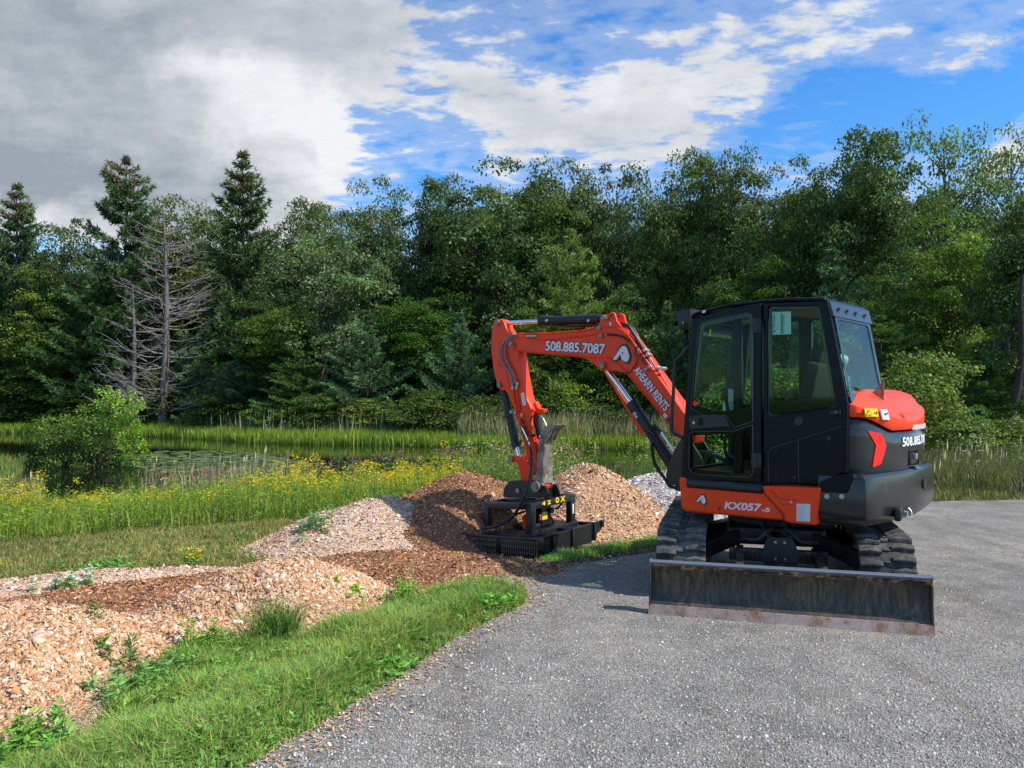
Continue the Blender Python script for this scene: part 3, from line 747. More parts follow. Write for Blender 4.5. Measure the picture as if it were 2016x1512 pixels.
# plan-following placement on the rear faces
def on_plan(pl, b_, off=.004):
    for (a0, b0), (a1, b1) in zip(pl, pl[1:]):
        if b1 <= b_ <= b0 and b0 != b1:
            t = (b0-b_)/(b0-b1); n = Vector((b1-b0, -(a1-a0), 0)).normalized()
            if n.x > 0: n = -n
            return Vector((a0+(a1-a0)*t, b_, 0))+n*off, n
def plan_plate(part, pl, poly_bz, off=.006, mi=0, th=.003, T=None):
    """thin plate bent over the plan: poly in (b,z)"""
    bm = bmesh.new(); F1 = []; F2 = []
    tri = tessellate_polygon([[Vector((p[0], p[1], 0)) for p in poly_bz]])
    for (b, z) in poly_bz:
        c, n = on_plan(pl, b, off); F1.append(bm.verts.new((c.x, c.y, z))); c = c-n*th; F2.append(bm.verts.new((c.x, c.y, z)))
    for t in tri:
        bm.faces.new([F1[i] for i in t]); bm.faces.new([F2[i] for i in t][::-1])
    n = len(F1)
    for i in range(n): bm.faces.new((F1[i], F1[(i+1) % n], F2[(i+1) % n], F2[i]))
    me = bpy.data.meshes.new('t'); bm.to_mesh(me); bm.free(); part.add_mesh(me, mi=mi)
def inv_plan(u, v, pl):
    """photo pixel -> (b, z) on the plan surface"""
    d = ray(u, v); best = None
    for (a0, b0), (a1, b1) in zip(pl, pl[1:]):
        X0, Y0 = CX+a0*FX+b0*LX, CY+a0*FY+b0*LY; X1, Y1 = CX+a1*FX+b1*LX, CY+a1*FY+b1*LY
        # cross of d with segment
        den = d[0]*(Y1-Y0)-d[1]*(X1-X0)
        if abs(den) < 1e-9: continue
        s_ = (d[1]*X0-d[0]*Y0)/den
        if -.001 <= s_ <= 1.001:
            X = X0+(X1-X0)*s_; Y = Y0+(Y1-Y0)*s_; t = Y/d[1]
            if best is None or t < best[0]: best = (t, b0+(b1-b0)*s_, CAMH+d[2]*t)
    return best[1:] if best else None
rf = Part(TU)
rp = [inv_plan(*C6(x, y), plan2) for x, y in ((812, 668), (920, 690), (1015, 708), (1055, 800), (1083, 890), (1060, 990), (1010, 1152), (950, 1185), (882, 1208), (905, 1050), (934, 882), (875, 775))]
# subdivide along b so that the plate follows the bends
plan_plate(rf, plan2, rp, .007, th=.010)
rf.build('reflector', M['red'], hood)
def plan_text(part, txt, pl, b0, b1, z, h, mi=0, bold=.03, off=.006, dz=0):
    # monospaced-ish glyph by glyph
    wd = {'.': .5, '1': .75, 'I': .5, ' ': .4}
    tot = sum(wd.get(c, 1) for c in txt); x = 0
    for c in txt:
        w_ = wd.get(c, 1); c0 = b0+(b1-b0)*(x+.08*w_)/tot; c1 = b0+(b1-b0)*(x+.92*w_)/tot; x += w_
        if c == ' ': continue
        m = (c0+c1)/2; p, n = on_plan(pl, m, off); tdir = Vector((-n.y, n.x, 0)); 
        if tdir.y > 0: tdir = -tdir
        hw = abs(c1-c0)/2; hh = h*(.2 if c == '.' else 1)
        if c == '.': hw *= .6
        P0 = p-tdir*hw; P1 = p+tdir*hw; P0.z = P1.z = z+dz*(b0-m)
        place_text(part, c, P0, P1, (0, 0, 1), hh, n, mi, bold, .0)
tx = Part(TU)
b_s, z_s = inv_plan(1775, 879, plan2); h_ = inv_plan(1775, 862, plan2)[1]-z_s
plan_text(tx, '508.885.7087', plan2, b_s, -b_s-.28, z_s, h_, bold=.02)
tx.build('lettering', M['white'], hood)
tx = Part(TU); b_s, z_s = inv_plan(1790, 849, plan2); z_s += .012; h_ = .040
plan_text(tx, 'AHEARN RENTS', plan2, b_s, b_s-.52, z_s, h_, bold=.02, off=.024)
tx.build('lettering', M['white'], otop_o)
tx = Part(TU)
yp = [inv_plan(*C6(x, y), plan2) for x, y in ((742, 332), (920, 335), (946, 456), (762, 452))]
plan_plate(tx, plan2, yp, .022, th=.012)
yp = [inv_plan(*C6(x, y), plan2) for x, y in ((758, 434), (795, 352), (845, 434))]; plan_plate(tx, plan2, yp, .0235, mi=1, th=.001)
yp = [inv_plan(*C6(x, y), plan2) for x, y in ((768, 428), (795, 366), (833, 428))]; plan_plate(tx, plan2, yp, .0245, mi=0, th=.001)
yp = [inv_plan(*C6(x, y), plan2) for x, y in ((875, 396), (905, 396), (905, 406), (875, 406))]; plan_plate(tx, plan2, yp, .0235, mi=1, th=.001)
yp = [inv_plan(*C6(x, y), plan2) for x, y in ((910, 376), (918, 376), (922, 420), (914, 420))]; plan_plate(tx, plan2, yp, .0235, mi=1, th=.001)
tx.build('warning_label', (M['yellow'], M['blackvinyl']), otop_o)
tx = Part(TU)
yp = [inv_plan(*C6(x, y), plan2) for x, y in ((968, 342), (1072, 348), (1110, 502), (1005, 498))]; plan_plate(tx, plan2, yp, .022, th=.012)
yp = [inv_plan(*C6(x, y), plan2) for x, y in ((1022, 408), (1080, 396), (1084, 410), (1045, 418), (1060, 432), (1030, 430))]; plan_plate(tx, plan2, yp, .0235, mi=1, th=.001)
tx.build('sticker', (M['label'], M['blackvinyl']), otop_o)
# recessed tail lamp with handle
lp = Part(TU)
bc, zc = inv_plan(*C6(1520, 1060), plan2)
yp = rounded([inv_plan(*C6(x, y), plan2) for x, y in ((1425, 960), (1545, 925), (1580, 1190), (1420, 1190))], .03)
plan_plate(lp, plan2, yp, .004, th=.002, mi=1)
p, n = on_plan(plan2, bc+.03, .01); lp.box((p.x, p.y, zc+.01), (.03, .04, .05), mi=0); 
p, n = on_plan(plan2, bc-.01, .006); lp.box((p.x, p.y, zc-.085), (.02, .13, .035), Matrix.Rotation(R(30), 4, 'Y'), mi=2)
lp.build('bonnet_latch', (M['zinc'], M['frit'], M['grey']), hood)

# ---------------------------------------------------------------- boom, arm, cylinders
BB = -.06        # lateral position of the boom plane
BN = BB+.10      # near face of the boom
boomn = Part(TU)
bo = [(585, 322), (850, 319), (1100, 300), (1248, 268), (1380, 265), (1450, 288), (1500, 330), (1560, 412), (1700, 610), (1960, 975), (2040, 1090), (2060, 1170), (2030, 1240), (1960, 1230), (1900, 1150), (1700, 900), (1490, 650), (1440, 640), (1385, 628), (1300, 630), (1262, 615), (1230, 598), (1205, 570), (1178, 545), (1120, 515), (1000, 500), (660, 475), (590, 462), (545, 455), (510, 435), (504, 400), (515, 365), (545, 332)]
bprof = SP([C3(*p) for p in bo], BN)
boomn.splate(rounded(bprof, .02), BB, .19, bev=.008)
ear = SP([C3(*p) for p in [(1240, 275), (1262, 235), (1272, 185), (1290, 166), (1320, 162), (1338, 160), (1352, 143), (1372, 143), (1388, 158), (1402, 215), (1440, 262), (1500, 315), (1500, 345), (1380, 330), (1262, 300)]], BN)
for b in (BN-.012, BB-.088): boomn.splate(rounded(ear, .01), b, .028, bev=.005)
boom_o = boomn.build('boom', M['orange'], ex)
fl = Part(TU)     # raised edges of the welded box, boss rings
line3(SP([C3(*p) for p in [(520, 345), (600, 322), (850, 320), (1100, 301), (1248, 270), (1380, 267), (1450, 291), (1500, 334), (1560, 416), (1700, 614), (1960, 979)]], BN), BN, .009, fl)
line3(SP([C3(*p) for p in [(560, 455), (660, 478), (1000, 503), (1120, 520), (1240, 520), (1330, 520), (1420, 575), (1490, 650), (1700, 900), (1900, 1150)]], BN), BN, .007, fl)
line3(SP([C3(*p) for p in [(590, 345), (740, 372), (820, 378), (1180, 335), (1262, 322)]], BN), BN, .008, fl)
for (x, y, rr) in ((1290, 583, .048), (1300, 196, .042), (538, 415, .05)):
    a, z = side(*C3(x, y), BN); fl.cyl((a, BN-.01, z), (a, BN+.012, z), rr, rr, 24)
fl.build('boom_flange', M['orange'], boom_o)
pn = Part(TU)
def pinhead(part, x, y, b, cf=C3, dx=0, dy=0, r=.027):
    a, z = side(*cf(x, y), b); a2, z2 = side(*cf(x+dx, y+dy), b)
    v = Vector((a2-a, z2-z)); v = v.normalized()*.055 if v.length > 0 else Vector((0, .05))
    nrm = Vector((-v.y, v.x)).normalized()
    pl = [(a+nrm.x*r*1.1, z+nrm.y*r*1.1), (a-nrm.x*r*1.1, z-nrm.y*r*1.1), (a+v.x-nrm.x*r*.7, z+v.y-nrm.y*r*.7), (a+v.x+nrm.x*r*.7, z+v.y+nrm.y*r*.7)]
    part.splate(rounded(pl, .012), b+.006, .012, bev=.002); part.cyl((a, b+.008, z), (a, b+.03, z), r, r, 18)
    part.cyl((a+v.x*.75, b+.010, z+v.y*.75), (a+v.x*.75, b+.022, z+v.y*.75), .009, .009, 6)
pinhead(pn, 1292, 590, BN+.014, dx=-30, dy=-45); pinhead(pn, 1298, 190, BN+.014, dx=40, dy=20); pinhead(pn, 535, 408, BN+.014, dx=25, dy=28)
for x, y in ((1355, 176), (1425, 180)):
    a, z = side(*C3(x, y), BN); pn.cyl((a, BN+.001, z), (a, BN+.006, z), .016, mi=1)
for x, y in ((1262, 275), (1278, 342)): a, z = side(*C3(x, y), BN); pn.box((a, BN+.012, z), (.05, .02, .05))
pn.build('pin', (M['pin'], M['blackvinyl']), boom_o)
tx = Part(TU)
side_text(tx, '508.885.7087', (818, 460), (1302, 489), 17.5, BN, bold=.030, outline=.062, cf=C3, lift=.004)
# text running down the boom
p0 = side(*C3(1545, 632), BN); p1 = side(*C3(1800, 965), BN)
dx = Vector((p1[0]-p0[0], 0, p1[1]-p0[1])); up = Vector((dx.z, 0, -dx.x)); 
if up.z < 0: up = -up
for bold, mi, lf in ((.060, 1, .0025), (.029, 0, .004)):
    place_text(tx, 'AHEARN RENTS', (p0[0], BN, p0[1]), (p1[0], BN, p1[1]), up, .085, (0, 1, 0), mi, bold, lf)
logo_a(tx, 1440, 492, 36, BN, cf=C3)
tx.build('lettering', (M['pinkwhite'], M['blackvinyl']), boom_o)
st = Part(TU)
st.splate(SP([C3(*p) for p in [(1785, 1000), (1805, 975), (1828, 1005), (1808, 1030)]], BN), BN+.003, .002, bev=.0005); st.splate(SP([C3(*p) for p in [(1815, 1035), (1832, 1010), (1850, 1035), (1832, 1055)]], BN), BN+.003, .002, bev=.0005, mi=1)
st.splate(SP([C3(*p) for p in [(1343, 228), (1362, 230), (1360, 258), (1342, 256)]], BN), BN+.003, .002, bev=.0005)
st.build('sticker', (M['label'], M['blackvinyl']), boom_o)
# arm (dipper)
AN = BB+.075; AW = .15
arm = Part(TU)
ao = [(385, 217), (405, 205), (432, 201), (455, 208), (472, 232), (490, 285), (525, 330), (560, 365), (585, 440), (600, 540), (618, 660), (655, 850), (690, 930), (700, 960), (690, 1010), (700, 1080), (722, 1200), (748, 1420), (735, 1490), (700, 1500), (668, 1400), (645, 1260), (602, 1110), (560, 965), (512, 838), (482, 792), (450, 790), (428, 778), (403, 700), (385, 620), (366, 490), (368, 320)]
arm.splate(rounded(SP([C3(*p) for p in ao], AN), .015), BB, AW, bev=.008)
arm_o = arm.build('arm', M['orange'], ex)
fl = Part(TU)
fl.splate(rounded(SP([C3(*p) for p in [(690, 880), (720, 940), (765, 950), (760, 975), (700, 1000), (670, 930)]], AN), .008), BB-.04, .07, bev=.006)
a, z = side(*C3(712, 958), AN)
fl.cyl((a, AN-.02, z), (a, AN+.01, z), .022)
slot = rounded(SP([C3(*p) for p in [(428, 395), (445, 380), (470, 400), (455, 600), (430, 590)]], AN), .02); line3(slot+[slot[0]], AN, .006, fl, out=.001)
line3(SP([C3(*p) for p in [(490, 470), (490, 640), (520, 760), (560, 900), (600, 1060), (650, 1240), (690, 1420)]], AN), AN, .006, fl, out=.001)
fl.build('arm_flange', M['orange'], arm_o)
pn = Part(TU); pinhead(pn, 430, 225, AN+.002, dx=-6, dy=40, r=.024); pinhead(pn, 440, 752, AN+.006, dx=-25, dy=-38)
pn.build('pin', M['pin'], arm_o)
st = Part(TU); st.splate(SP([C3(*p) for p in [(610, 803), (635, 797), (655, 910), (628, 918)]], AN), AN+.002, .002, bev=.0005)
st.splate(SP([C3(*p) for p in [(610, 803), (635, 797), (637, 808), (612, 814)]], AN), AN+.004, .001, bev=.0002, mi=1)
for k in range(8): 
    y = 822+k*11; st.splate(SP([C3(*p) for p in [(617+k*2.2, y), (634+k*2.2, y-3), (634.5+k*2.2, y), (617.5+k*2.2, y+3)]], AN), AN+.004, .001, bev=.0002, mi=2)
st.build('sticker', (M['white'], mat_simple('red_print', (.5, .02, .02), .5), mat_simple('fine_grey_print', (.4, .25, .25), .5)), arm_o)
def cyl_px(part, p0, p1, b, r, cf=C3, mi=0, n=20):
    a, z = side(*cf(*p0), b); a2, z2 = side(*cf(*p1), b); part.cyl((a, b, z), (a2, b, z2), r, r, n, mi)
def tube_px(part, pts, b, r, cf=C3, mi=0, bs=None, n=8):
    P = []
    for i, p in enumerate(pts):
        bb = bs[i] if bs else b; a, z = side(*cf(*p), bb); P.append((a, bb, z))
    part.tube(P, r, n, mi)
# arm cylinder on top of the boom
ac = Part(TU)
cyl_px(ac, (790, 220), (1262, 203), BB, .056); cyl_px(ac, (775, 220), (850, 217), BB, .064)
for x, y in ((825, 216), (1170, 217)): a, z = side(*C3(x, y), BB+.06); ac.cyl((a, BB+.04, z), (a, BB+.075, z), .016, n=8, mi=2)
cyl_px(ac, (430, 236), (790, 222), BB, .027, mi=1); cyl_px(ac, (1240, 205), (1300, 192), BB, .04)
tube_px(ac, [(870, 250), (1000, 262), (1150, 258), (1225, 250)], BB+.02, .013)
ac.build('arm_cylinder', (M['black'], M['chrome'], M['zinc']), ex)
# bucket cylinder along the arm
bc = Part(TU)
cyl_px(bc, (470, 795), (572, 1255), BB+.0, .052); cyl_px(bc, (560, 1215), (580, 1262), BB, .058); cyl_px(bc, (572, 1255), (604, 1372), BB, .024, mi=1)
cyl_px(bc, (440, 740), (475, 800), BB, .04); 
a, z = side(*C3(520, 1000), BB); bc.cyl((a, BB+.02, z), (a, BB+.07, z), .03)
tube_px(bc, [(520, 970), (540, 1060), (575, 1180), (600, 1230), (612, 1200)], BB+.05, .012, mi=0)
bc.build('bucket_cylinder', (M['black'], M['chrome'], M['zinc']), ex)
# linkage
lk = Part(TU)
l1 = rounded(SP([C3(*p) for p in [(530, 1345), (560, 1328), (600, 1335), (660, 1370), (705, 1430), (715, 1500), (690, 1560), (680, 1480), (640, 1410), (590, 1375), (560, 1390), (532, 1380)]], AN), .01)
for b in (AN+.012, BB-AW/2-.014): lk.splate(l1, b, .022, bev=.004)
l2 = rounded(SP([C4(*p) for p in [(545, 430), (590, 415), (610, 450), (640, 500), (668, 600), (662, 640), (600, 635), (585, 560), (560, 470)]], AN), .01)
lk.splate(l2, BB, .07, bev=.006)
a, z = side(*C3(545, 1362), AN); lk.cyl((a, AN+.035, z), (a, BB-.13, z), .032); 
lk_o = lk.build('bucket_link', M['orange'], ex)
pn = Part(TU); a, z = side(*C3(545, 1362), AN); pn.cyl((a, AN+.036, z), (a, AN+.05, z), .034, n=20); pn.build('pin', M['pin'], lk_o)
# thumb: worn steel jaw folded up against the back of the arm
th = Part(TU)
TB = BB
tp = rounded(SP([C3(*p) for p in [(760, 1180), (790, 1168), (800, 1195), (792, 1300), (800, 1440), (795, 1500), (800, 1600), (790, 1690), (740, 1700), (715, 1640), (735, 1530), (745, 1400), (750, 1300)]], TB+.08), .01)
for b in (TB+.075, TB-.085): th.splate(tp, b, .022, bev=.004)
for (p, q) in (((800, 1185), (872, 1215)), ((790, 1300), (888, 1320)), ((785, 1420), (890, 1440)), ((790, 1240), (880, 1270))):
    pass
a0, z0 = side(*C3(835, 1210), TB); a1, z1 = side(*C3(835, 1560), TB)
th.loft([[(a0, b, z0), (a0+.02, b, z0), (a1+.02, b, z1), (a1, b, z1)] for b in (TB+.07, TB-.08)])
for b in (TB+.07, TB, TB-.08):
    th.splate(rounded(SP([C3(*p) for p in [(770, 1190), (790, 1120), (815, 1090), (880, 1070), (915, 1078), (870, 1120), (830, 1210)]], TB+.07), .006), b, .03, bev=.004)
th_o = th.build('thumb', M['rust'], ex)
tc_ = Part(TU); cyl_px(tc_, (738, 985), (768, 1165), TB-.02, .040); cyl_px(tc_, (712, 955), (738, 985), TB-.02, .03); cyl_px(tc_, (768, 1165), (780, 1300), TB-.02, .02, mi=1)
tube_px(tc_, [(705, 1000), (690, 1060), (715, 1110), (728, 1160), (700, 1168), (650, 1150), (625, 1090), (612, 1040)], TB+.08, .011, mi=2)
tube_px(tc_, [(760, 1000), (790, 1020), (815, 1070), (825, 1100)], TB, .010, mi=3)
tc_.build('thumb_cylinder', (M['black'], M['chrome'], M['rubber'], M['zinc']), ex)
# quick coupler
qc = Part(TU)
qp = rounded(SP([C4(*p) for p in [(515, 700), (525, 660), (570, 610), (640, 605), (690, 620), (720, 640), (870, 650), (890, 720), (860, 745), (515, 745)]], BB), .02)
for b in (BB+.10, BB-.10): qc.splate(qp, b, .025, bev=.005)
a, z = side(*C4(800, 655), BB); qc.cyl((a, BB+.17, z), (a, BB-.17, z), .035, n=20, mi=1); a2, z2 = side(*C4(640, 690), BB); qc.cyl((a2, BB+.13, z2), (a2, BB-.13, z2), .03, n=20, mi=1)
qc.box(((a+a2)/2, BB, (z+z2)/2-.02), (abs(a-a2)+.05, .17, .07), bev=.01)
qc.cyl((a, BB+.06, z), (a, BB-.06, z), .055, n=24, mi=2); qc.box((a+.02, BB, z+.05), (.10, .12, .16), bev=.012, mi=2)
for b in (BB+.09, BB-.09, BB+.15): qc.cyl((a, b+.012, z), (a, b-.012, z), .062, n=24, mi=1)
qc.build('quick_coupler', (M['black'], M['pin'], M['orange']), ex)
# boom cylinder
bcy = Part(TU); BC = BB+.0
cyl_px(bcy, (1545, 925), (1905, 1478), BC, .060); cyl_px(bcy, (1525, 893), (1562, 950), BC, .068); cyl_px(bcy, (1300, 590), (1545, 925), BC, .032, mi=1); cyl_px(bcy, (1295, 585), (1320, 620), BC, .045)
a, z = side(*C4(1885, 585), BC); bcy.cyl((a, BC+.08, z), (a, BC-.08, z), .05)
cyl_px(bcy, (1905, 1478), (1890, 1505), BC, .045)
for p, r_ in (((1560, 985), .02), ((1575, 1010), .016)): a, z = side(*C3(*p), BC+.06); bcy.cyl((a, BC+.04, z), (a, BC+.085, z), r_, n=8, mi=2)
cyl_px(bcy, (1765, 1130), (1928, 1382), BC-.03, .013, mi=1); cyl_px(bcy, (1710, 1080), (1770, 1140), BC-.03, .02)
a, z = side(*C3(1700, 1235), BC+.06); bcy.box((a, BC+.03, z), (.03, .10, .05), bev=.004)
tube_px(bcy, [(1690, 1245), (1720, 1400), (1800, 1520), (1840, 1580), (1900, 1600), (1960, 1610)], BC+.09, .018, mi=3)
tube_px(bcy, [(1640, 1130), (1690, 1180), (1800, 1340), (1900, 1500)], BC+.07, .012, mi=0)
bcy.build('boom_cylinder', (M['black'], M['chrome'], M['zinc'], M['rubber']), ex)
gd = Part(TU)
gp2 = SP([C3(*p) for p in [(1300, 640), (1345, 645), (1560, 980), (1632, 1120), (1628, 1155), (1600, 1155), (1470, 920)]], BC)
gd.splate(rounded(gp2, .01), BC+.055, .012, bev=.003); gd.splate(rounded(SP([C3(*p) for p in [(1300, 640), (1318, 635), (1625, 1130), (1628, 1155), (1600, 1155), (1470, 920)]], BC), .006), BC+.03, .07, bev=.003)
gd.bm.free(); gd = Part(TU)
gd.splate(rounded(SP([C3(*p) for p in [(1302, 645), (1335, 640), (1420, 800), (1560, 1000), (1632, 1125), (1630, 1158), (1604, 1158), (1470, 925)]], BC-.085), .006), BC-.085, .012, bev=.003)
gd.build('cylinder_guard', M['orange'], ex)
# hoses on the boom back and arm
hs = Part(TU)
tube_px(hs, [(1455, 250), (1500, 262), (1540, 320), (1590, 400), (1640, 480), (1690, 590)], BN-.04, .022, bs=[BN-.04]*6); tube_px(hs, [(1440, 240), (1520, 262), (1565, 330), (1610, 410), (1660, 500)], BN-.09, .018)
tube_px(hs, [(1325, 330), (1400, 335), (1460, 355), (1520, 400), (1560, 440), (1600, 520), (1640, 580)], BN+.016, .011)
tube_px(hs, [(1560, 440), (1590, 430), (1620, 440)], BN+.02, .008); tube_px(hs, [(1562, 440), (1548, 480), (1572, 540), (1545, 600), (1510, 640), (1480, 648)], BN+.014, .006)
for k, off in enumerate((0, .035, .07)):
    tube_px(hs, [(1690, 600), (1790, 740), (1880, 870), (1990, 1040)], BN-.03-off, .012 if k != 1 else .016, mi=0 if k == 1 else 1)
hs.build('hose', (M['rubber'], M['orange']), boom_o)
hs = Part(TU)
for k in range(4): tube_px(hs, [(1560, 335), (1640, 440), (1700, 560), (1830, 760), (1960, 960)], BN-.05-.035*k, .010)
hs.build('hydraulic_pipe', M['orange'], boom_o)
cl = Part(TU)
for x, y in ((1645, 462), (1668, 500), (1690, 598), (1660, 622), (1745, 605), (1790, 612)):
    a, z = side(*C3(x, y), BN-.02); cl.box((a, BN-.03, z+.0), (.035, .09, .028), Matrix.Rotation(R(52), 4, 'Y'), bev=.004); cl.cyl((a, BN+.02, z), (a, BN+.035, z), .012, n=6)
for x, y in ((720, 343), (680, 343)): a, z = side(*C3(x, y), BN+.01); cl.box((a, BN+.014, z), (.09, .018, .022))
for x, y in ((622, 1000), (548, 745), (585, 740), (546, 775), (578, 770)): a, z = side(*C3(x, y), AN+.02); cl.box((a, AN+.022, z), (.03, .03, .045))
for x, y in ((530, 970), (565, 975)): a, z = side(*C3(x, y), AN+.02); cl.cyl((a, AN+.0, z), (a, AN+.03, z+.0), .02, n=8)
cl.build('hose_clamp', M['zinc'], boom_o)
hs = Part(TU)
tube_px(hs, [(580, 335), (530, 340), (480, 385), (445, 445), (440, 520), (475, 590), (515, 645), (535, 700), (545, 750)], AN+.035, .013); tube_px(hs, [(580, 352), (530, 362), (495, 400), (480, 460), (485, 530), (520, 600), (555, 665), (572, 745)], AN+.03, .013)
tube_px(hs, [(548, 780), (552, 830), (590, 970), (612, 1040), (640, 1110)], AN+.012, .010, mi=1); tube_px(hs, [(575, 775), (580, 830), (605, 960)], AN+.012, .010, mi=1)
hs.build('hose', (M['greyhose'], M['orange']), arm_o)
hs = Part(TU)
tube_px(hs, [(610, 1100), (640, 1160), (670, 1230), (690, 1280), (700, 1340), (697, 1420), (690, 1500)], AN+.05, .016)
tube_px(hs, [(612, 1030), (635, 1080), (660, 1140), (700, 1170), (725, 1150)], AN+.03, .012)
tube_px(hs, [(612, 1095), (640, 1150), (668, 1215), (688, 1262)], AN+.055, .012, mi=1)
hs.build('hose', (M['rubber'], M['greyhose']), arm_o)
# swing bracket
sb = Part(TU)
sb.hplate(rounded([(.45, .10), (.98, .06), (1.06, .0), (1.06, -.12), (.98, -.18), (.45, -.22)], .03), .70, .80, .01)
sb.cyl((.78, BB, .66), (.78, BB, 1.12), .11, .11, 24)
for b in (BB+.125, BB-.125): sb.splate(rounded([(.66, .78), (1.08, .76), (1.12, .86), (1.02, 1.12), (.92, 1.26), (.84, 1.24), (.70, 1.05)], .03), b, .03, bev=.006)
sb.build('swing_bracket', M['black'], ex)

# ---------------------------------------------------------------- undercarriage
def stadium(x0, x1, r0, r1, n=14, zc0=None, zc1=None):
    zc0 = zc0 or r0; zc1 = zc1 or r1; P = []
    for k in range(n+1): t = -math.pi/2+math.pi*k/n; P.append((x1+r1*math.cos(t), zc1+r1*math.sin(t)))
    for k in range(n+1): t = math.pi/2+math.pi*k/n; P.append((x0+r0*math.cos(t), zc0+r0*math.sin(t)))
    return P
def resample(P, ds):
    P = [Vector(p) for p in P]; P.append(P[0]); L = [0]
    for a, b in zip(P, P[1:]): L.append(L[-1]+(b-a).length)
    n = round(L[-1]/ds); out = []; j = 0
    for i in range(n):
        s_ = L[-1]*i/n
        while L[j+1] < s_: j += 1
        t = (s_-L[j])/max(L[j+1]-L[j], 1e-9); p = P[j].lerp(P[j+1], t); d = (P[j+1]-P[j]).normalized(); out.append((p, d))
    return out
x0, x1 = -.95, .94
base = stadium(x0, x1, .235, .225, 16, .29, .285)
for sgn in (-1, 1):
    yc = sgn*.78; tk = Part(TT)
    fine = resample(base, .045)
    rin = []; 
    rings = []
    for p, d in fine:
        n = Vector((d.y, -d.x)); q = p+n*.028
        rings.append([(p.x, yc-.2, p.y), (q.x, yc-.2, q.y), (q.x, yc+.2, q.y), (p.x, yc+.2, p.y)])
    rings.append(rings[0]); tk.loft(rings, caps=False)
    lug = resample(base, .0905)
    for i, (p, d) in enumerate(lug):
        n = Vector((d.y, -d.x))
        for h, (ya, yb) in enumerate(((-.2, -.035), (.035, .2))):
            off = .022 if h else -.022
            sk = .030 if h else -.030
            q = []
            for yy, so in ((ya, -sk if h else 0), (yb, 0 if h else -sk)): pass
            def V(s_, y_, hh): w = p+d*(s_+off)+n*(.028+hh); return (w.x, yc+y_, w.y)
            # bar wide at the outer end, narrower at the middle
            wo, wi = .036, .024
            (yo, yi) = (ya, yb) if h == 0 else (yb, ya)
            ring1 = [V(-wo, yo, 0), V(wo, yo, 0), V(wo*.55, yo, .030), V(-wo*.55, yo, .030)]
            ym = (yo+yi)/2
            ring2 = [V(-wo+.012, ym, 0), V(wo+.012, ym, 0), V(wo*.6+.012, ym, .033), V(-wo*.6+.012, ym, .033)]
            ring3 = [V(-wi, yi, 0), V(wi, yi, 0), V(wi*.6, yi, .026), V(-wi*.6, yi, .026)]
            tk.loft([ring1, ring2, ring3])
        w = p+d*.0+n*.034; tk.box((w.x, yc, w.y), (.020, .055, .016), Matrix.Rotation(-math.atan2(d.y, d.x), 4, 'Y'), bev=0)
    o = tk.build('rubber_track', M['track'], ex, bevel=.005); o.modifiers['bevel'].segments = 2
    tf = Part(TT)
    tf.box((0, yc, .27), (1.65, .13, .20), bev=.03); tf.box((0, yc, .40), (1.3, .10, .1), bev=.02)
    tfo = tf.build('track_frame', M['black'], ex)
    for xx, rr in ((x1, .21), (x0, .22)):
        w = Part(TT); w.cyl((xx, yc-.10, .29), (xx, yc+.10, .29), rr, rr, 32); w.cyl((xx, yc-.13, .29), (xx, yc+.13, .29), rr*.45, rr*.45, 20); w.build('idler_wheel' if xx > 0 else 'sprocket', M['black'], tfo)
    for k in range(5):
        w = Part(TT); xx = -.62+k*.31; w.cyl((xx, yc-.09, .125), (xx, yc+.09, .125), .065, .065, 18); w.build('track_roller', M['black'], tfo)
uc = Part(TT)
uc.cyl((0, 0, .56), (0, 0, .66), .46, .46, 40); uc.cyl((0, 0, .50), (0, 0, .56), .40, .40, 40)
uc.hplate(rounded([(.42, .42), (-.42, .42), (-.42, -.42), (.42, -.42)], .08), .34, .50, .02)
for sx in (1, -1):
    for sy in (1, -1):
        uc.loft([[(sx*.20, sy*.30, .48), (sx*.42, sy*.30, .48), (sx*.42, sy*.30, .34), (sx*.20, sy*.30, .34)], [(sx*.42, sy*.70, .34), (sx*.68, sy*.70, .34), (sx*.68, sy*.70, .20), (sx*.42, sy*.70, .20)]])
uc.build('track_carriage', M['black'], ex, bevel=.01)
gp3 = Part(TT)
Mg = Matrix(((0, 0, 1, 1.12), (1, 0, 0, 0), (0, 1, 0, .40), (0, 0, 0, 1)))
gp3.plate(rounded([(-.130, .05), (-.09, .135), (.09, .135), (.130, .05), (.130, -.16), (.08, -.115), (-.08, -.115), (-.130, -.155)], .008), (), .012, .003, Mg)
gpo = gp3.build('guard_plate', M['black'], ex)
bt = Part(TT)
for y in (-.035, .035):
    for z in (.498, .362): bt.cyl((1.125, y, z), (1.138, y, z), .012, .010, 12)
bt.build('bolt', M['zinc'], gpo)
hz = Part(TT)
for sy in (-1, 1):
    hz.tube([(.95, sy*.05, .58), (1.02, sy*.10, .56), (1.05, sy*.16, .50), (1.02, sy*.24, .49), (.9, sy*.30, .47)], .017); hz.tube([(.6, sy*.1, .56), (.9, sy*.10, .55), (.98, sy*.06, .50)], .022)
hz.build('hose', M['rubber'], ex)
bcl = Part(TT); bcl.cyl((.45, 0, .42), (1.28, 0, .30), .055, .055, 20); bcl.cyl((1.28, 0, .30), (1.56, 0, .25), .03, .03, 16, mi=1); bcl.build('blade_cylinder', (M['black'], M['chrome']), ex)
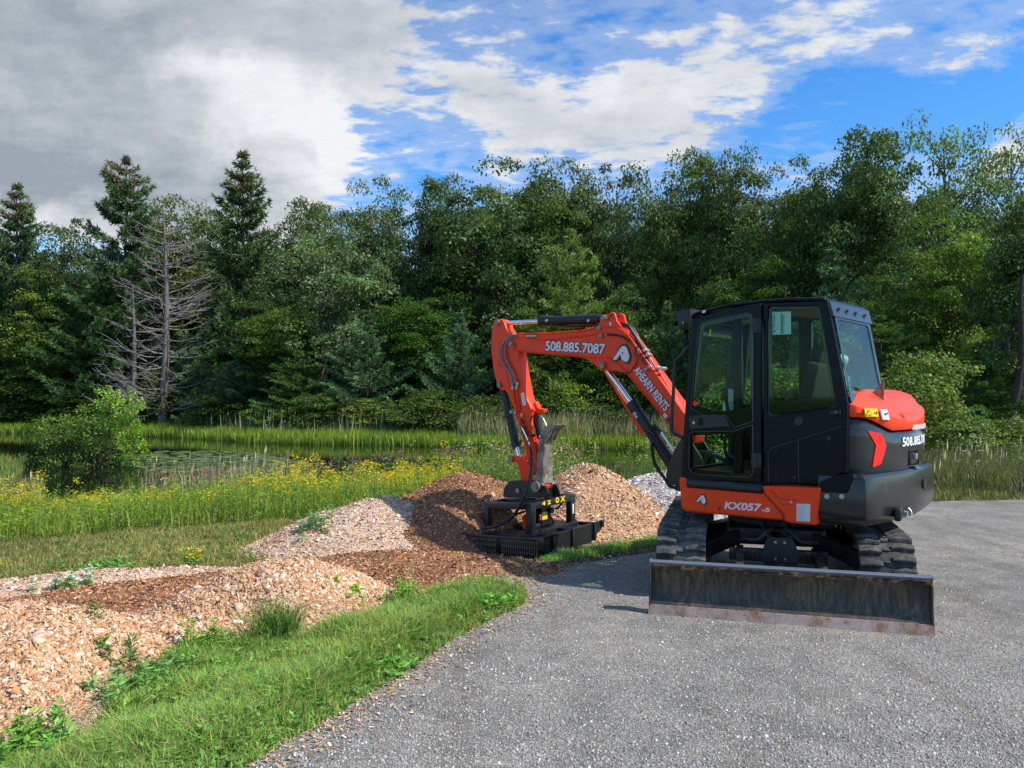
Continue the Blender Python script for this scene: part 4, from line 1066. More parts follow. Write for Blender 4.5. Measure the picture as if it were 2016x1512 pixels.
# dozer blade
bl = Part(TT)
HW = .98
front = [(1.670, .412), (1.690, .400), (1.688, .378), (1.665, .365), (1.640, .335), (1.625, .27), (1.627, .20), (1.650, .12), (1.690, .070)]
back = [(1.665, .065), (1.615, .13), (1.600, .20), (1.598, .27), (1.612, .345), (1.632, .390), (1.645, .412)]
ys = np.linspace(-HW, HW, 41)
bl.loft([[(x, y, z) for x, z in front+back] for y in ys])
for y in (-HW+.004, HW-.004): bl.splate([(1.69, .405), (1.60, .41), (1.55, .2), (1.60, .06), (1.71, .03), (1.70, .1), (1.685, .2)], y, .014, bev=.003)
for y in (-.31, .31):
    bl.loft([[(1.62, y-.03, .33), (1.62, y+.03, .33), (1.62, y+.03, .20), (1.62, y-.03, .20)], [(.55, y-.03, .36), (.55, y+.03, .36), (.55, y+.03, .26), (.55, y-.03, .26)]])
bl.box((.70, 0, .31), (.08, .80, .10)); 
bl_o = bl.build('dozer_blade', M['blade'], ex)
ce = Part(TT); ys = np.linspace(-HW-.004, HW+.004, 25)
ce.loft([[(1.688, y, .078), (1.702, y, .078), (1.724, y, .002), (1.708, y, .002)] for y in ys]); ce.build('cutting_edge', M['edge'], bl_o)

# ================================================================ BRUSH CUTTER
N0 = Vector((.298, 8.44)); e1 = Vector((FX, FY)); e2 = Vector((-LX, -LY))
bcut = empty('brush_cutter', (N0.x+.6*e1.x+.6*e2.x, N0.y+.6*e1.y+.6*e2.y, -.10))
tag(bcut, 'black steel brush cutter deck with a box frame hanging below the orange arm', 'brush cutter')
# local frame: x along e1 (p), y along e2 (q); root offset
TC = Matrix(((e1.x, e2.x, 0, -.6*e1.x-.6*e2.x), (e1.y, e2.y, 0, -.6*e1.y-.6*e2.y), (0, 0, 1, .10), (0, 0, 0, 1)))
shear = Matrix(((1, 0, 0, 0), (0, 1, 0, 0), (-.07, .045, 1, 0), (0, 0, 0, 1)))   # the deck sits slightly tilted on the chips
TC = TC @ shear
S1, S2 = 1.20, 1.17
deck = Part(TC)
zt_ = .10
deck.hplate([(0, .0), (0, S2), (S1, S2), (S1, 0)], zt_-.012, zt_, .003)
# side skirts
sk = [(0, .10), (S2, .10), (S2, .045), (S2*.82, -.10), (.17, -.10), (.0, .0)]
for x in (.006, S1-.006): deck.plate(sk, (), .014, .003, Matrix(((0, 0, 1, x), (1, 0, 0, 0), (0, 1, 0, 0), (0, 0, 0, 1))))
for (q, w_) in ((.20, .03), (.50, .04), (.86, .035)):
    deck.box((-.012, q*S2, .01), (.03, w_, .19)); deck.box((.10, q*S2, zt_+.018), (.24, w_, .03))
deck.box((.02, S2/2, zt_+.012), (.05, S2, .022)); deck.box((S1-.02, S2/2, zt_+.012), (.05, S2, .022))
deck.box((.22, .60, zt_+.025), (.04, .72, .05)); 
deck.box((S1/2, .02, zt_+.004), (S1+.04, .05, .025)); deck.box((S1/2, S2-.01, .06), (S1, .014, .09))
deck.box((-.02, .0, zt_-.01), (.05, .04, .08)); deck.box((S1+.02, .0, zt_-.01), (.05, .04, .06)); deck.box((-.0, S2, zt_-.01), (.05, .04, .08))
deck.build('cutter_deck', M['black'], bcut)
ch = Part(TC)
nch = 34
for i in range(nch):
    x = .03+(S1-.06)*i/(nch-1)
    if abs(x-S1/2) < .02: continue
    for k in range(6):
        z = .085-.031*k; r_ = .008
        if k % 2 == 0: ch.box((x, -.006, z-.012), (.014, .005, .030), bev=0)
        else: ch.box((x, -.006, z-.012), (.005, .014, .030), bev=0)
ch.build('chain_curtain', mat_simple('dull_chain_steel', (.11, .105, .10), .45, metal=.5), bcut)
bs_ = Part(TC); bs_.box((S1/2, .07, .0), (S1-.05, .01, .16)); bs_.build('inner_baffle', M['black'], bcut)
fm = Part(TC)
f0, f1, g0, g1 = .42, 1.12, .35, 1.10; zb_ = .44
for (x, y) in ((f0, g0), (f1, g0), (f0, g1), (f1, g1)):
    fm.box((x, y, (zb_+zt_)/2), (.085, .085, zb_-zt_), bev=.006)
for y in (g0, g1): fm.box(((f0+f1)/2, y, zb_-.03), (f1-f0+.083, .083, .075), bev=.008)
for x in (f0, f1): fm.box((x, (g0+g1)/2, zb_-.033), (.080, g1-g0-.08, .080), bev=.008)
fm.box(((f0+f1)/2, (g0+g1)/2, zb_-.01), (.62, .22, .03)); fm.box((f0+.10, (g0+g1)/2+.02, .27), (.02, .16, .30))
fm.box((f0+.2, g1-.2, .25), (.03, .03, .38), Matrix.Rotation(R(35), 4, 'X'))
frm = fm.build('frame', M['black'], bcut)
tx = Part(TC)
def frame_text(txt, q0, q1, z, h, mi=0):
    place_text(tx, txt, (f0-.043, q0, z), (f0-.043, q1, z), (0, 0, 1), h, (-1, 0, 0), mi, .03, .0015)
frame_text('4', .50, .555, zb_-.045, .045); frame_text('2', .60, .655, zb_-.045, .045); frame_text('0', .755, .81, zb_-.052, .062); frame_text('X', .85, .93, zb_-.052, .062)
tx.build('lettering', M['yellow'], frm)
st = Part(TC); st.box((f0+.087, (g0+g1)/2-.02, .24), (.004, .10, .09), bev=.001); st.build('warning_label', M['yellow'], frm)
st = Part(TC); st.box((f0-.044, g1-.005, .27), (.003, .03, .12), bev=.0005); st.build('sticker', M['label'], frm)
mt = Part(TC)
mt.cyl((.70, .72, zt_), (.70, .72, .34), .085, .075, 24); mt.cyl((.52, .80, .29), (.66, .80, .29), .05, .05, 16); mt.cyl((.46, .80, .29), (.53, .80, .29), .035, .035, 10); mt.cyl((.50, .86, .30), (.64, .90, .32), .018, .018, 10, mi=1)
mt.box((.70, .72, zt_+.03), (.34, .34, .06), bev=.02)
mt.build('hydraulic_motor', (M['black'], M['zinc']), bcut)
mt = Part(TC); mt.cyl((.58, .46, .24), (.62, .50, .24), .055, .055, 18); mt.box((.60, .50, .17), (.10, .10, .12), bev=.02); mt.build('valve_cap', M['darkorange'], bcut)
hs = Part(TC)
def c2w(u, v, depth):  # pixel at a depth -> cutter frame
    d = ray(u, v); t = depth/d[1]; w = Vector((d[0]*t-bcut.location.x, depth-bcut.location.y, CAMH+d[2]*t-bcut.location.z)); return TC.inverted() @ w
path = [(690, 420, 9.05), (697, 480, 9.02), (690, 560, 8.98), (668, 650, 8.94), (640, 740, 8.92), (600, 820, 8.95), (550, 900, 9.0), (490, 950, 9.05), (400, 995, 9.1), (320, 1008, 9.2), (290, 1000, 9.3)]
for k, o_ in enumerate((0, .03)):
    hs.tube([c2w(*C4(x+o_*300, y-o_*150), dd+o_) for x, y, dd in path], .017)
hs.tube([c2w(*C4(x, y), dd) for x, y, dd in [(390, 985, 9.35), (480, 950, 9.3), (560, 900, 9.3), (610, 880, 9.35), (640, 870, 9.4)]], .014)
hs.tube([c2w(*C4(x, y), dd) for x, y, dd in [(860, 720, 9.5), (900, 690, 9.5), (930, 730, 9.6), (950, 800, 9.6), (900, 850, 9.5)]], .014)
hs.build('hose', M['rubber'], bcut)
# ================================================================ GROUND
WATER = -1.0
edge = [(-7, -8), (-2.4, 1.0)]+[gz(u, v) for u, v in ((480, 1512), (555, 1462), (640, 1420), (730, 1362), (800, 1318), (870, 1270), (960, 1222), (1028, 1188), (1032, 1165), (1004, 1144), (1060, 1128), (1150, 1108), (1290, 1086))]+[(2.7, 9.0), (4.2, 10.4), (5.2, 11.6), (6.7, 12.3), (9, 12.6), (16, 13.2), (60, 15)]
road_poly = edge+[(60, -12), (-7, -12)]
def seg_dist(x, y, pl):
    x = np.asarray(x, float); y = np.asarray(y, float); best = np.full(x.shape, 1e9)
    for (x0, y0), (x1, y1) in zip(pl, pl[1:]):
        dx, dy = x1-x0, y1-y0; t = np.clip(((x-x0)*dx+(y-y0)*dy)/(dx*dx+dy*dy), 0, 1)
        best = np.minimum(best, np.hypot(x-x0-t*dx, y-y0-t*dy))
    return best
def inside(x, y, poly):
    x = np.asarray(x, float); y = np.asarray(y, float); r = np.zeros(x.shape, bool); n = len(poly)
    for i in range(n):
        x0, y0 = poly[i-1]; x1, y1 = poly[i]
        if y0 == y1: continue
        c = ((y0 > y) != (y1 > y)) & (x < (x1-x0)*(y-y0)/(y1-y0)+x0); r ^= c
    return r
def ybank(x, y):
    b = np.asarray(x, float)/np.maximum(y, 1)
    return 41.5+ sstep(-.2, -.7, b)*15 + sstep(.05, -.25, b)*3.5 - sstep(.1, .35, b)*6 + 1.2*vnoise(x, y*0, .13, 5)
def gh(x, y):
    x = np.asarray(x, float); y = np.asarray(y, float)
    d = np.where(inside(x, y, road_poly), 0, seg_dist(x, y, edge)); b = x/np.maximum(y, .5)
    right = sstep(.22, .42, b)
    z = -.16*sstep(0.1, 1.3, d)*(1-right*.5)-1.75*sstep(1.0, 30, d)*(1-right)-.5*sstep(6, 40, d)*right
    z = z+(.035*fbm(x, y, .9, 3, 2)+.10*fbm(x, y, .18, 3, 9)*sstep(3, 12, d))*sstep(0, 1.2, d)
    yb = ybank(x, y)
    up = sstep(-2.5, 1.5, y-yb)*(y > 25)
    z = z*(1-up)+up*(WATER+.12+.25*sstep(1, 12, y-yb)+1.5*sstep(20, 120, y-yb))
    # behind the camera keep it level
    return np.where(y < -2, z*sstep(-12, -2, y), z)
def gpt(u, v, it=14):
    """photo pixel -> point on the ground"""
    z = -.1
    for _ in range(it):
        x, y = gz(u, v, z); z = .5*z+.5*float(gh(x, y))
    return x, y, float(gh(x, y))
def grow_colour(x, y):
    """what covers the ground: dry mown grass, marsh, wood floor"""
    d = seg_dist(x, y, edge)
    c = np.zeros((len(x), 3)); verge = np.array((.070, .085, .026)); mown = np.array((.17, .17, .055)); marsh = np.array((.085, .10, .03)); wood = np.array((.022, .024, .012)); mud = np.array((.02, .018, .012))
    t1 = sstep(1.5, 3, d)[:, None]; c = verge*(1-t1)+mown*t1
    t2 = sstep(7, 10, d)[:, None]; c = c*(1-t2)+marsh*t2
    yb = ybank(x, y); t3 = sstep(4, 8, y-yb)[:, None]; c = c*(1-t3)+wood*t3
    t4 = (gh(x, y) < WATER+.02)[:, None]; c = np.where(t4, mud, c)
    return c
def ground_sheet():
    th = np.concatenate([np.linspace(R(-60), R(60), 420), np.linspace(R(60), R(300), 60)[1:-1]])
    rr = np.concatenate([[.0], np.geomspace(.8, 18, 190), np.geomspace(18, 90, 170)[1:], np.geomspace(90, 2500, 24)[1:]])
    T, RR = np.meshgrid(th, rr); X = RR*np.sin(T); Y = RR*np.cos(T)
    Z = gh(X, Y); n = len(th); m = len(rr)
    i, j = np.meshgrid(np.arange(m-1), np.arange(n), indexing='ij'); j2 = (j+1) % n
    F = np.stack([i*n+j, i*n+j2, (i+1)*n+j2, (i+1)*n+j], -1).reshape(-1, 4)
    V = np.stack([X.ravel(), Y.ravel(), Z.ravel()], 1)
    m_ = bpy.data.materials.new('grassy_soil'); m_.use_nodes = True; t = NT(m_.node_tree)
    out = t.n('ShaderNodeOutputMaterial'); p = t.n('ShaderNodeBsdfPrincipled'); t.link(p.outputs[0], out.inputs[0])
    a = t.n('ShaderNodeAttribute', attribute_name='Col').outputs['Color']; tc = t.n('ShaderNodeTexCoord').outputs['Object']
    n1 = t.noise(tc, 1.3, 6, .6); n2 = t.noise(tc, 22, 5, .7); n3 = t.noise(tc, 90, 3, .7)
    c = t.mix(t.mr(n1, .35, .65), a, t.mix(1, a, (1.35, 1.05, .8), 'MULTIPLY')); c = t.mix(t.mr(n2, .3, .7), t.mix(1, c, (.45, .45, .45), 'MULTIPLY'), t.mix(1, c, (1.5, 1.45, 1.3), 'MULTIPLY'))
    t.link(c, p.inputs['Base Color']); p.inputs['Roughness'].default_value = .9; p.inputs['Specular IOR Level'].default_value = .15
    b = t.n('ShaderNodeBump', i={'Strength': .8, 'Distance': .04, 'Height': t.m('ADD', n2, t.m('MULTIPLY', n3, .5))}); t.link(b.outputs[0], p.inputs['Normal'])
    o = np_mesh('ground', V, [F], None, m_, smooth=True)
    at = o.data.attributes.new('Col', 'FLOAT_COLOR', 'POINT'); cc = np.ones((len(V), 4), dtype=np.float32); cc[:, :3] = grow_colour(V[:, 0], V[:, 1]); at.data.foreach_set('color', cc.ravel())
    tag(o, kind='structure')
ground_sheet()
def mat_gravel():
    m = bpy.data.materials.new('crushed_grey_gravel'); m.use_nodes = True; t = NT(m.node_tree)
    out = t.n('ShaderNodeOutputMaterial'); p = t.n('ShaderNodeBsdfPrincipled'); t.link(p.outputs[0], out.inputs[0])
    tc = t.n('ShaderNodeTexCoord').outputs['Object']
    wob = t.n('ShaderNodeVectorMath', operation='ADD', i={0: tc, 1: t.n('ShaderNodeVectorMath', operation='SCALE', i={0: t.noise(tc, 60, 2, .5, out=1), 'Scale': .02}).outputs[0]}).outputs[0]
    def vor(s, f='F1'):
        o = t.n('ShaderNodeTexVoronoi', feature=f, i={'Vector': wob, 'Scale': s}); return o
    v1 = vor(115); v2 = vor(210); v3 = vor(28)
    g1 = t.n('ShaderNodeSeparateColor', i={0: v1.outputs['Color']}).outputs; g2 = t.n('ShaderNodeSeparateColor', i={0: v2.outputs['Color']}).outputs
    def ramp(v):
        r = t.n('ShaderNodeValToRGB', i={0: v}); e = r.color_ramp.elements; e[0].position = 0; e[0].color = (.105, .103, .10, 1); e[1].position = 1; e[1].color = (.62, .60, .57, 1)
        for ps, c in ((.30, (.20, .198, .194)), (.55, (.28, .277, .27)), (.80, (.36, .354, .34)), (.93, (.47, .46, .44))): x = e.new(ps); x.color = (*c, 1)
        return r.outputs[0]
    c = t.mix(t.mr(g2[1], .40, .55), ramp(g1[0]), ramp(g2[0]))
    gap = t.mr(v1.outputs['Distance'], .50, .80); c = t.mix(t.m('MULTIPLY', gap, .5), c, (.095, .092, .088))
    big = t.noise(tc, .55, 5, .6); c = t.mix(t.mr(big, .35, .68), t.mix(1, c, (.86, .85, .84), 'MULTIPLY'), t.mix(1, c, (1.14, 1.10, 1.04), 'MULTIPLY'))
    med = t.noise(tc, 3.5, 6, .7); c = t.mix(t.mr(med, .3, .7), t.mix(1, c, (.76, .76, .78), 'MULTIPLY'), t.mix(1, c, (1.18, 1.17, 1.14), 'MULTIPLY'))
    mp = t.n('ShaderNodeMapping', i={0: tc}); mp.inputs['Rotation'].default_value = (0, 0, R(22)); mp.inputs['Scale'].default_value = (2.2, .22, 1)
    lane = t.noise(mp.outputs[0], 1.0, 4, .5); c = t.mix(t.mr(lane, .50, .70), c, t.mix(1, c, (.80, .77, .72), 'MULTIPLY'))
    dust = t.noise(tc, 1.1, 7, .7, .5); c = t.mix(t.m('MULTIPLY', t.mr(dust, .52, .70), .45), c, (.27, .25, .21))
    damp = t.noise(tc, .8, 8, .72, .8); c = t.mix(t.m('MULTIPLY', t.mr(damp, .56, .66), .40), c, (.12, .118, .115))
    c = t.mix(1, c, (1.04, 1.0, .92), 'MULTIPLY')
    t.link(c, p.inputs['Base Color']); p.inputs['Roughness'].default_value = .82; p.inputs['Specular IOR Level'].default_value = .25
    h = t.m('ADD', t.m('MULTIPLY', v1.outputs['Distance'], -1.0), t.m('ADD', t.m('MULTIPLY', g1[2], .9), t.m('MULTIPLY', v2.outputs['Distance'], -.5)))
    b = t.n('ShaderNodeBump', i={'Strength': .7, 'Distance': .008, 'Height': h}); t.link(b.outputs[0], p.inputs['Normal'])
    return m
def road():
    P = []
    for i, (a, b) in enumerate(zip(edge, edge[1:])):
        L_ = math.dist(a, b); n = max(1, int(L_/.07)) if a[1] < 14 and a[1] > -1 and a[0] < 12 else 2
        nx, ny = -(b[1]-a[1])/L_, (b[0]-a[0])/L_
        for k in range(n):
            x = a[0]+(b[0]-a[0])*k/n; y = a[1]+(b[1]-a[1])*k/n; o_ = .07*fbm(x, y, 2.2, 4, 31)
            P.append((x+nx*o_, y+ny*o_))
    P += [edge[-1], (60, -12), (-7, -12)]
    bm = bmesh.new(); vs = [bm.verts.new((x, y, .006)) for x, y in P]
    tri = tessellate_polygon([[Vector((x, y, 0)) for x, y in P]])
    for t_ in tri:
        try: bm.faces.new([vs[i] for i in t_])
        except ValueError: pass
    bmesh.ops.recalc_face_normals(bm, faces=bm.faces)
    for f in bm.faces:
        if f.normal.z < 0: f.normal_flip()
    me = bpy.data.meshes.new('gravel_road'); bm.to_mesh(me); bm.free(); tag(link('gravel_road', me, None, (mat_gravel(),)), kind='structure')
road()
# pond surface
def pond():
    m = bpy.data.materials.new('dark_pond_water'); m.use_nodes = True; t = NT(m.node_tree)
    out = t.n('ShaderNodeOutputMaterial'); p = t.n('ShaderNodeBsdfPrincipled'); t.link(p.outputs[0], out.inputs[0])
    p.inputs['Base Color'].default_value = (.006, .008, .004, 1); p.inputs['Roughness'].default_value = .035; p.inputs['IOR'].default_value = 1.33
    tc = t.n('ShaderNodeTexCoord').outputs['Object']; b = t.n('ShaderNodeBump', i={'Strength': .10, 'Distance': .02, 'Height': t.noise(tc, 2.5, 3, .5)}); t.link(b.outputs[0], p.inputs['Normal'])
    xs = np.linspace(-75, 24, 2); ys = (14, 78)
    me = bpy.data.meshes.new('pond_water'); me.from_pydata([(-75, 14, WATER), (24, 14, WATER), (24, 78, WATER), (-75, 78, WATER)], [], [(0, 1, 2, 3)])
    tag(link('pond_water', me, None, (m,)), kind='structure')
pond()

# ================================================================ small flakes, blades, leaves (numpy builders)
def flakes(name, P, up, L_, W_, tilt, cols, mat, th=0, parent=None, seed=0):
    """flat bent chips lying on a surface: P (n,3), up (n,3) normals"""
    r = np.random.default_rng(seed); n = len(P)
    nn = unit(up+r.normal(0, tilt, (n, 3))); t = unit(np.cross(nn, r.normal(0, 1, (n, 3)))); s_ = np.cross(nn, t)
    L2 = (L_*.5)[:, None]; W2 = (W_*.5)[:, None]; k = r.uniform(.3, 1, (n, 1)); k2 = r.uniform(.3, 1, (n, 1))
    c = P+nn*(W2*.5)
    V = np.stack([c-t*L2-s_*W2*k, c-t*L2*.7+s_*W2, c+t*L2-s_*W2*.1+s_*W2*k2, c+t*L2*.75-s_*W2], 1)
    if th:
        D = V-nn[:, None]*(W_*th)[:, None, None]; V = np.concatenate([V, D], 1).reshape(-1, 3); b = (np.arange(n)*8)[:, None]
        F = np.concatenate([b+q for q in (np.array([[0, 1, 2, 3]]), np.array([[0, 4, 5, 1]]), np.array([[1, 5, 6, 2]]), np.array([[2, 6, 7, 3]]), np.array([[3, 7, 4, 0]]))]); cols = np.tile(cols, (5, 1))
    else:
        V = V.reshape(-1, 3); F = (np.arange(n)*4)[:, None]+np.array([[0, 1, 2, 3]])
    return np_mesh(name, V, [F], cols, mat, parent)
def blades(P, h, w, lean, cols, seed=0, bend=.5):
    """grass blades -> verts, quads, tris, cols"""
    r = np.random.default_rng(seed); n = len(P); a = r.uniform(0, 2*np.pi, n); f = r.uniform(0, 2*np.pi, n)
    s_ = np.stack([np.cos(f), np.sin(f), 0*f], 1)*(w*.5)[:, None]
    ld = np.stack([np.cos(a), np.sin(a), 0*a], 1)*(lean*h)[:, None]; up = np.array([0, 0, 1.])
    m_ = P+ld*.30+up*(h*.55)[:, None]; tip = P+ld+up*(h*(1-.35*np.minimum(lean, 1.4)))[:, None]
    V = np.stack([P-s_, P+s_, m_+s_*.75, m_-s_*.75, tip], 1).reshape(-1, 3); b = (np.arange(n)*5)[:, None]
    return V, b+np.array([[0, 1, 2, 3]]), b+np.array([[3, 2, 4]]), np.concatenate([cols, cols])
def rc_(n, c, var=.25, seed=0, hue=.12):
    r = np.random.default_rng(seed); c = np.asarray(c, float)
    if c.ndim == 1: c = np.tile(c, (n, 1))
    return np.clip(c*(1+r.normal(0, var, (n, 1)))*(1+r.normal(0, hue, (n, 3))*np.array([1, .5, .6])), .004, .95)
def merge(parts):
    V = []; Q = {}; C = {}; off = 0
    for V_, Fs, Cs in parts:
        V.append(V_)
        for f, c in zip(Fs, Cs): Q.setdefault(f.shape[1], []).append(f+off); C.setdefault(f.shape[1], []).append(c)
        off += len(V_)
    ks = sorted(Q, reverse=True)
    return np.concatenate(V), [np.concatenate(Q[k]) for k in ks], np.concatenate([np.concatenate(C[k]) for k in ks])
def leafquads(P, L_, W_, T, N, cols):
    """diamond leaves: centres, tip direction T, normal N"""
    T = unit(T); S_ = unit(np.cross(T, N)); n = len(P); L2 = (L_*.5)[:, None]; W2 = (W_*.5)[:, None]
    V = np.stack([P-T*L2, P+S_*W2-T*L2*.1, P+T*L2, P-S_*W2-T*L2*.1], 1).reshape(-1, 3)
    return V, [(np.arange(n)*4)[:, None]+np.array([[0, 1, 2, 3]])], [cols]
def tubes(paths, radii, n=6, col=(.1, .08, .06)):
    V = []; F = []; off = 0
    for P, rd in zip(paths, radii):
        P = np.asarray(P, float); m_ = len(P); D = unit(np.gradient(P, axis=0)); up = np.array([0.31, .77, .21]); U = unit(np.cross(D, up)); Wv = np.cross(D, U)
        a = np.arange(n)*2*np.pi/n; ring = P[:, None]+(U[:, None]*np.cos(a)[None, :, None]+Wv[:, None]*np.sin(a)[None, :, None])*np.asarray(rd)[:, None, None]
        V.append(ring.reshape(-1, 3)); i, j = np.meshgrid(np.arange(m_-1), np.arange(n), indexing='ij'); j2 = (j+1) % n
        F.append(np.stack([i*n+j, i*n+j2, (i+1)*n+j2, (i+1)*n+j], -1).reshape(-1, 4)+off); off += m_*n
    V = np.concatenate(V); F = np.concatenate(F); return V, [F], [np.tile(np.array(col, float), (len(F), 1))]

M['chips'] = mat_attr('fresh_wood_chips', .8, 0, .2, tint=False)
M['blade_leaf'] = mat_attr('grass_leaf', .55, .35, .3, tint=False)
M['leaf'] = mat_attr('tree_leaf', .5, .40, .30)
M['needle'] = mat_attr('pine_needles', .55, .18, .3)
M['bark'] = mat_attr('rough_bark', .9, 0, .1)
M['stone'] = mat_attr('loose_stone', .8, 0, .3, tint=False)

# ================================================================ WOOD-CHIP PILES
PAL = {'tan': [(.53, .31, .165), (.60, .40, .25), (.50, .25, .11), (.66, .50, .36), (.28, .14, .07), (.76, .63, .50)],
       'pale': [(.62, .44, .30), (.68, .52, .38), (.55, .34, .20), (.50, .28, .15), (.75, .62, .49), (.33, .19, .11)],
       'brown': [(.38, .17, .08), (.48, .24, .12), (.26, .115, .05), (.56, .33, .19), (.17, .075, .035), (.64, .42, .27)],
       'grey': [(.58, .52, .48), (.70, .64, .60), (.46, .40, .37), (.78, .72, .68), (.36, .30, .27), (.62, .50, .42)]}
# name text, centre, radii, rotation, height, palette, chips per m2, power
PILES = [
 ('large tan wood chip pile filling the lower left of the ground', (-3.30, 4.95), (1.9, 1.28), 8, .50, 'tan', 12500, .021),
 ('tan and pink chip mound with a rounded crest just behind the roadside grass', (-1.85, 6.35), (1.35, 1.02), 18, .50, 'tan', 10000, .021),
 ('low band of darker brown mulch behind the two near chip mounds', (-3.0, 7.05), (2.6, .85), 16, .22, 'brown', 7000, .016),
 ('thin pale chip strip along the far edge at the left, beside leafy weeds', (-4.3, 7.5), (2.1, .62), 14, .20, 'pale', 4500, .021),
 ('low spread of red-brown mulch in front of the brush cutter', (-.72, 7.35), (1.2, .88), 12, .20, 'brown', 9000, .016),
 ('narrow band of brown mulch between the pale pile and the near mounds', (-1.55, 8.55), (1.35, .50), 14, .12, 'brown', 6000, .017),
 ('pale pinkish chip pile sloping down to the left beside the goldenrod', (-1.75, 10.2), (1.85, 1.40), 14, .54, 'pale', 4600, .022),
 ('dark red-brown mulch pile directly behind the hanging arm', (-.62, 10.45), (1.62, 1.55), 0, .84, 'brown', 6000, .018),
 ('tall tan chip pile to the right of the arm, behind the brush cutter', (1.08, 11.0), (1.22, 1.30), 0, .92, 'tan', 4800, .023),
 ('weathered grey chip pile just left of the cab, behind the tan pile', (2.75, 12.7), (1.9, 1.5), 0, .66, 'grey', 3000, .027),
 ('small scatter of tan chips on the grass right of the brush cutter', (1.30, 9.45), (.48, .40), 0, .10, 'tan', 4000, .022),
]
vp1 = [gz(*p) for p in [(-160, 1448), (112, 1446), (183, 1420), (217, 1373), (250, 1330), (288, 1291), (339, 1257), (474, 1237), (576, 1247), (678, 1217), (760, 1178), (880, 1160), (1035, 1148), (1036, 1190), (960, 1226), (870, 1274), (800, 1322), (730, 1366), (640, 1424), (480, 1516), (380, 1600), (-160, 1600)]]
def pile_z(i, x, y):
    _, (cx_, cy_), (rx, ry), rot, h, pal, dn, sz = PILES[i]; c, s_ = math.cos(R(rot)), math.sin(R(rot))
    dx = np.asarray(x)-cx_; dy = np.asarray(y)-cy_; u_ = (dx*c+dy*s_)/rx; v_ = (-dx*s_+dy*c)/ry
    r = np.hypot(u_, v_)*(1+.13*vnoise(np.arctan2(v_, u_)*1.0+7, u_*0, 1.6, i)+.06*fbm(x, y, 2.0, 3, 40+i))
    prof = np.where(r < 1, (1-np.clip(r, 0, 1)**1.5)**1.15, -(r-1)*1.2)
    if i < 7:
        dv = seg_dist(x, y, vp1[:13]); dv = dv+.10*fbm(x, y, 2.2, 3, 90); ins = inside(x, y, vp1); prof = np.where(ins, -.25*np.abs(dv)/max(h, .2)-.02, np.minimum(prof, 1)*sstep(-.06, .55, dv)+np.minimum(prof, 0))
        r = np.where(ins & (dv > .03), 1.3, r)
    return gh(x, y)+h*prof+.035*fbm(x, y, 3.2, 4, 60+i)*np.clip(prof*3, 0, 1)*(h/.5+.3)-.01, r
M_pile = {}
for k, c in {'tan': ((.30, .17, .09), (.66, .42, .25)), 'pale': ((.36, .26, .19), (.74, .58, .46)), 'brown': ((.12, .06, .03), (.36, .19, .10)), 'grey': ((.26, .22, .20), (.56, .50, .46))}.items():
    m = bpy.data.materials.new('chip_bed_'+k); m.use_nodes = True; t = NT(m.node_tree)
    out = t.n('ShaderNodeOutputMaterial'); p = t.n('ShaderNodeBsdfPrincipled'); t.link(p.outputs[0], out.inputs[0]); tc = t.n('ShaderNodeTexCoord').outputs['Object']
    v = t.n('ShaderNodeTexVoronoi', i={'Vector': tc, 'Scale': 110.0}); f = t.n('ShaderNodeSeparateColor', i={0: v.outputs['Color']}).outputs[0]
    t.link(t.mix(f, c[0], c[1]), p.inputs['Base Color']); p.inputs['Roughness'].default_value = .9; p.inputs['Specular IOR Level'].default_value = .1
    b = t.n('ShaderNodeBump', i={'Strength': 1.0, 'Distance': .02, 'Height': f}); t.link(b.outputs[0], p.inputs['Normal']); M_pile[k] = m
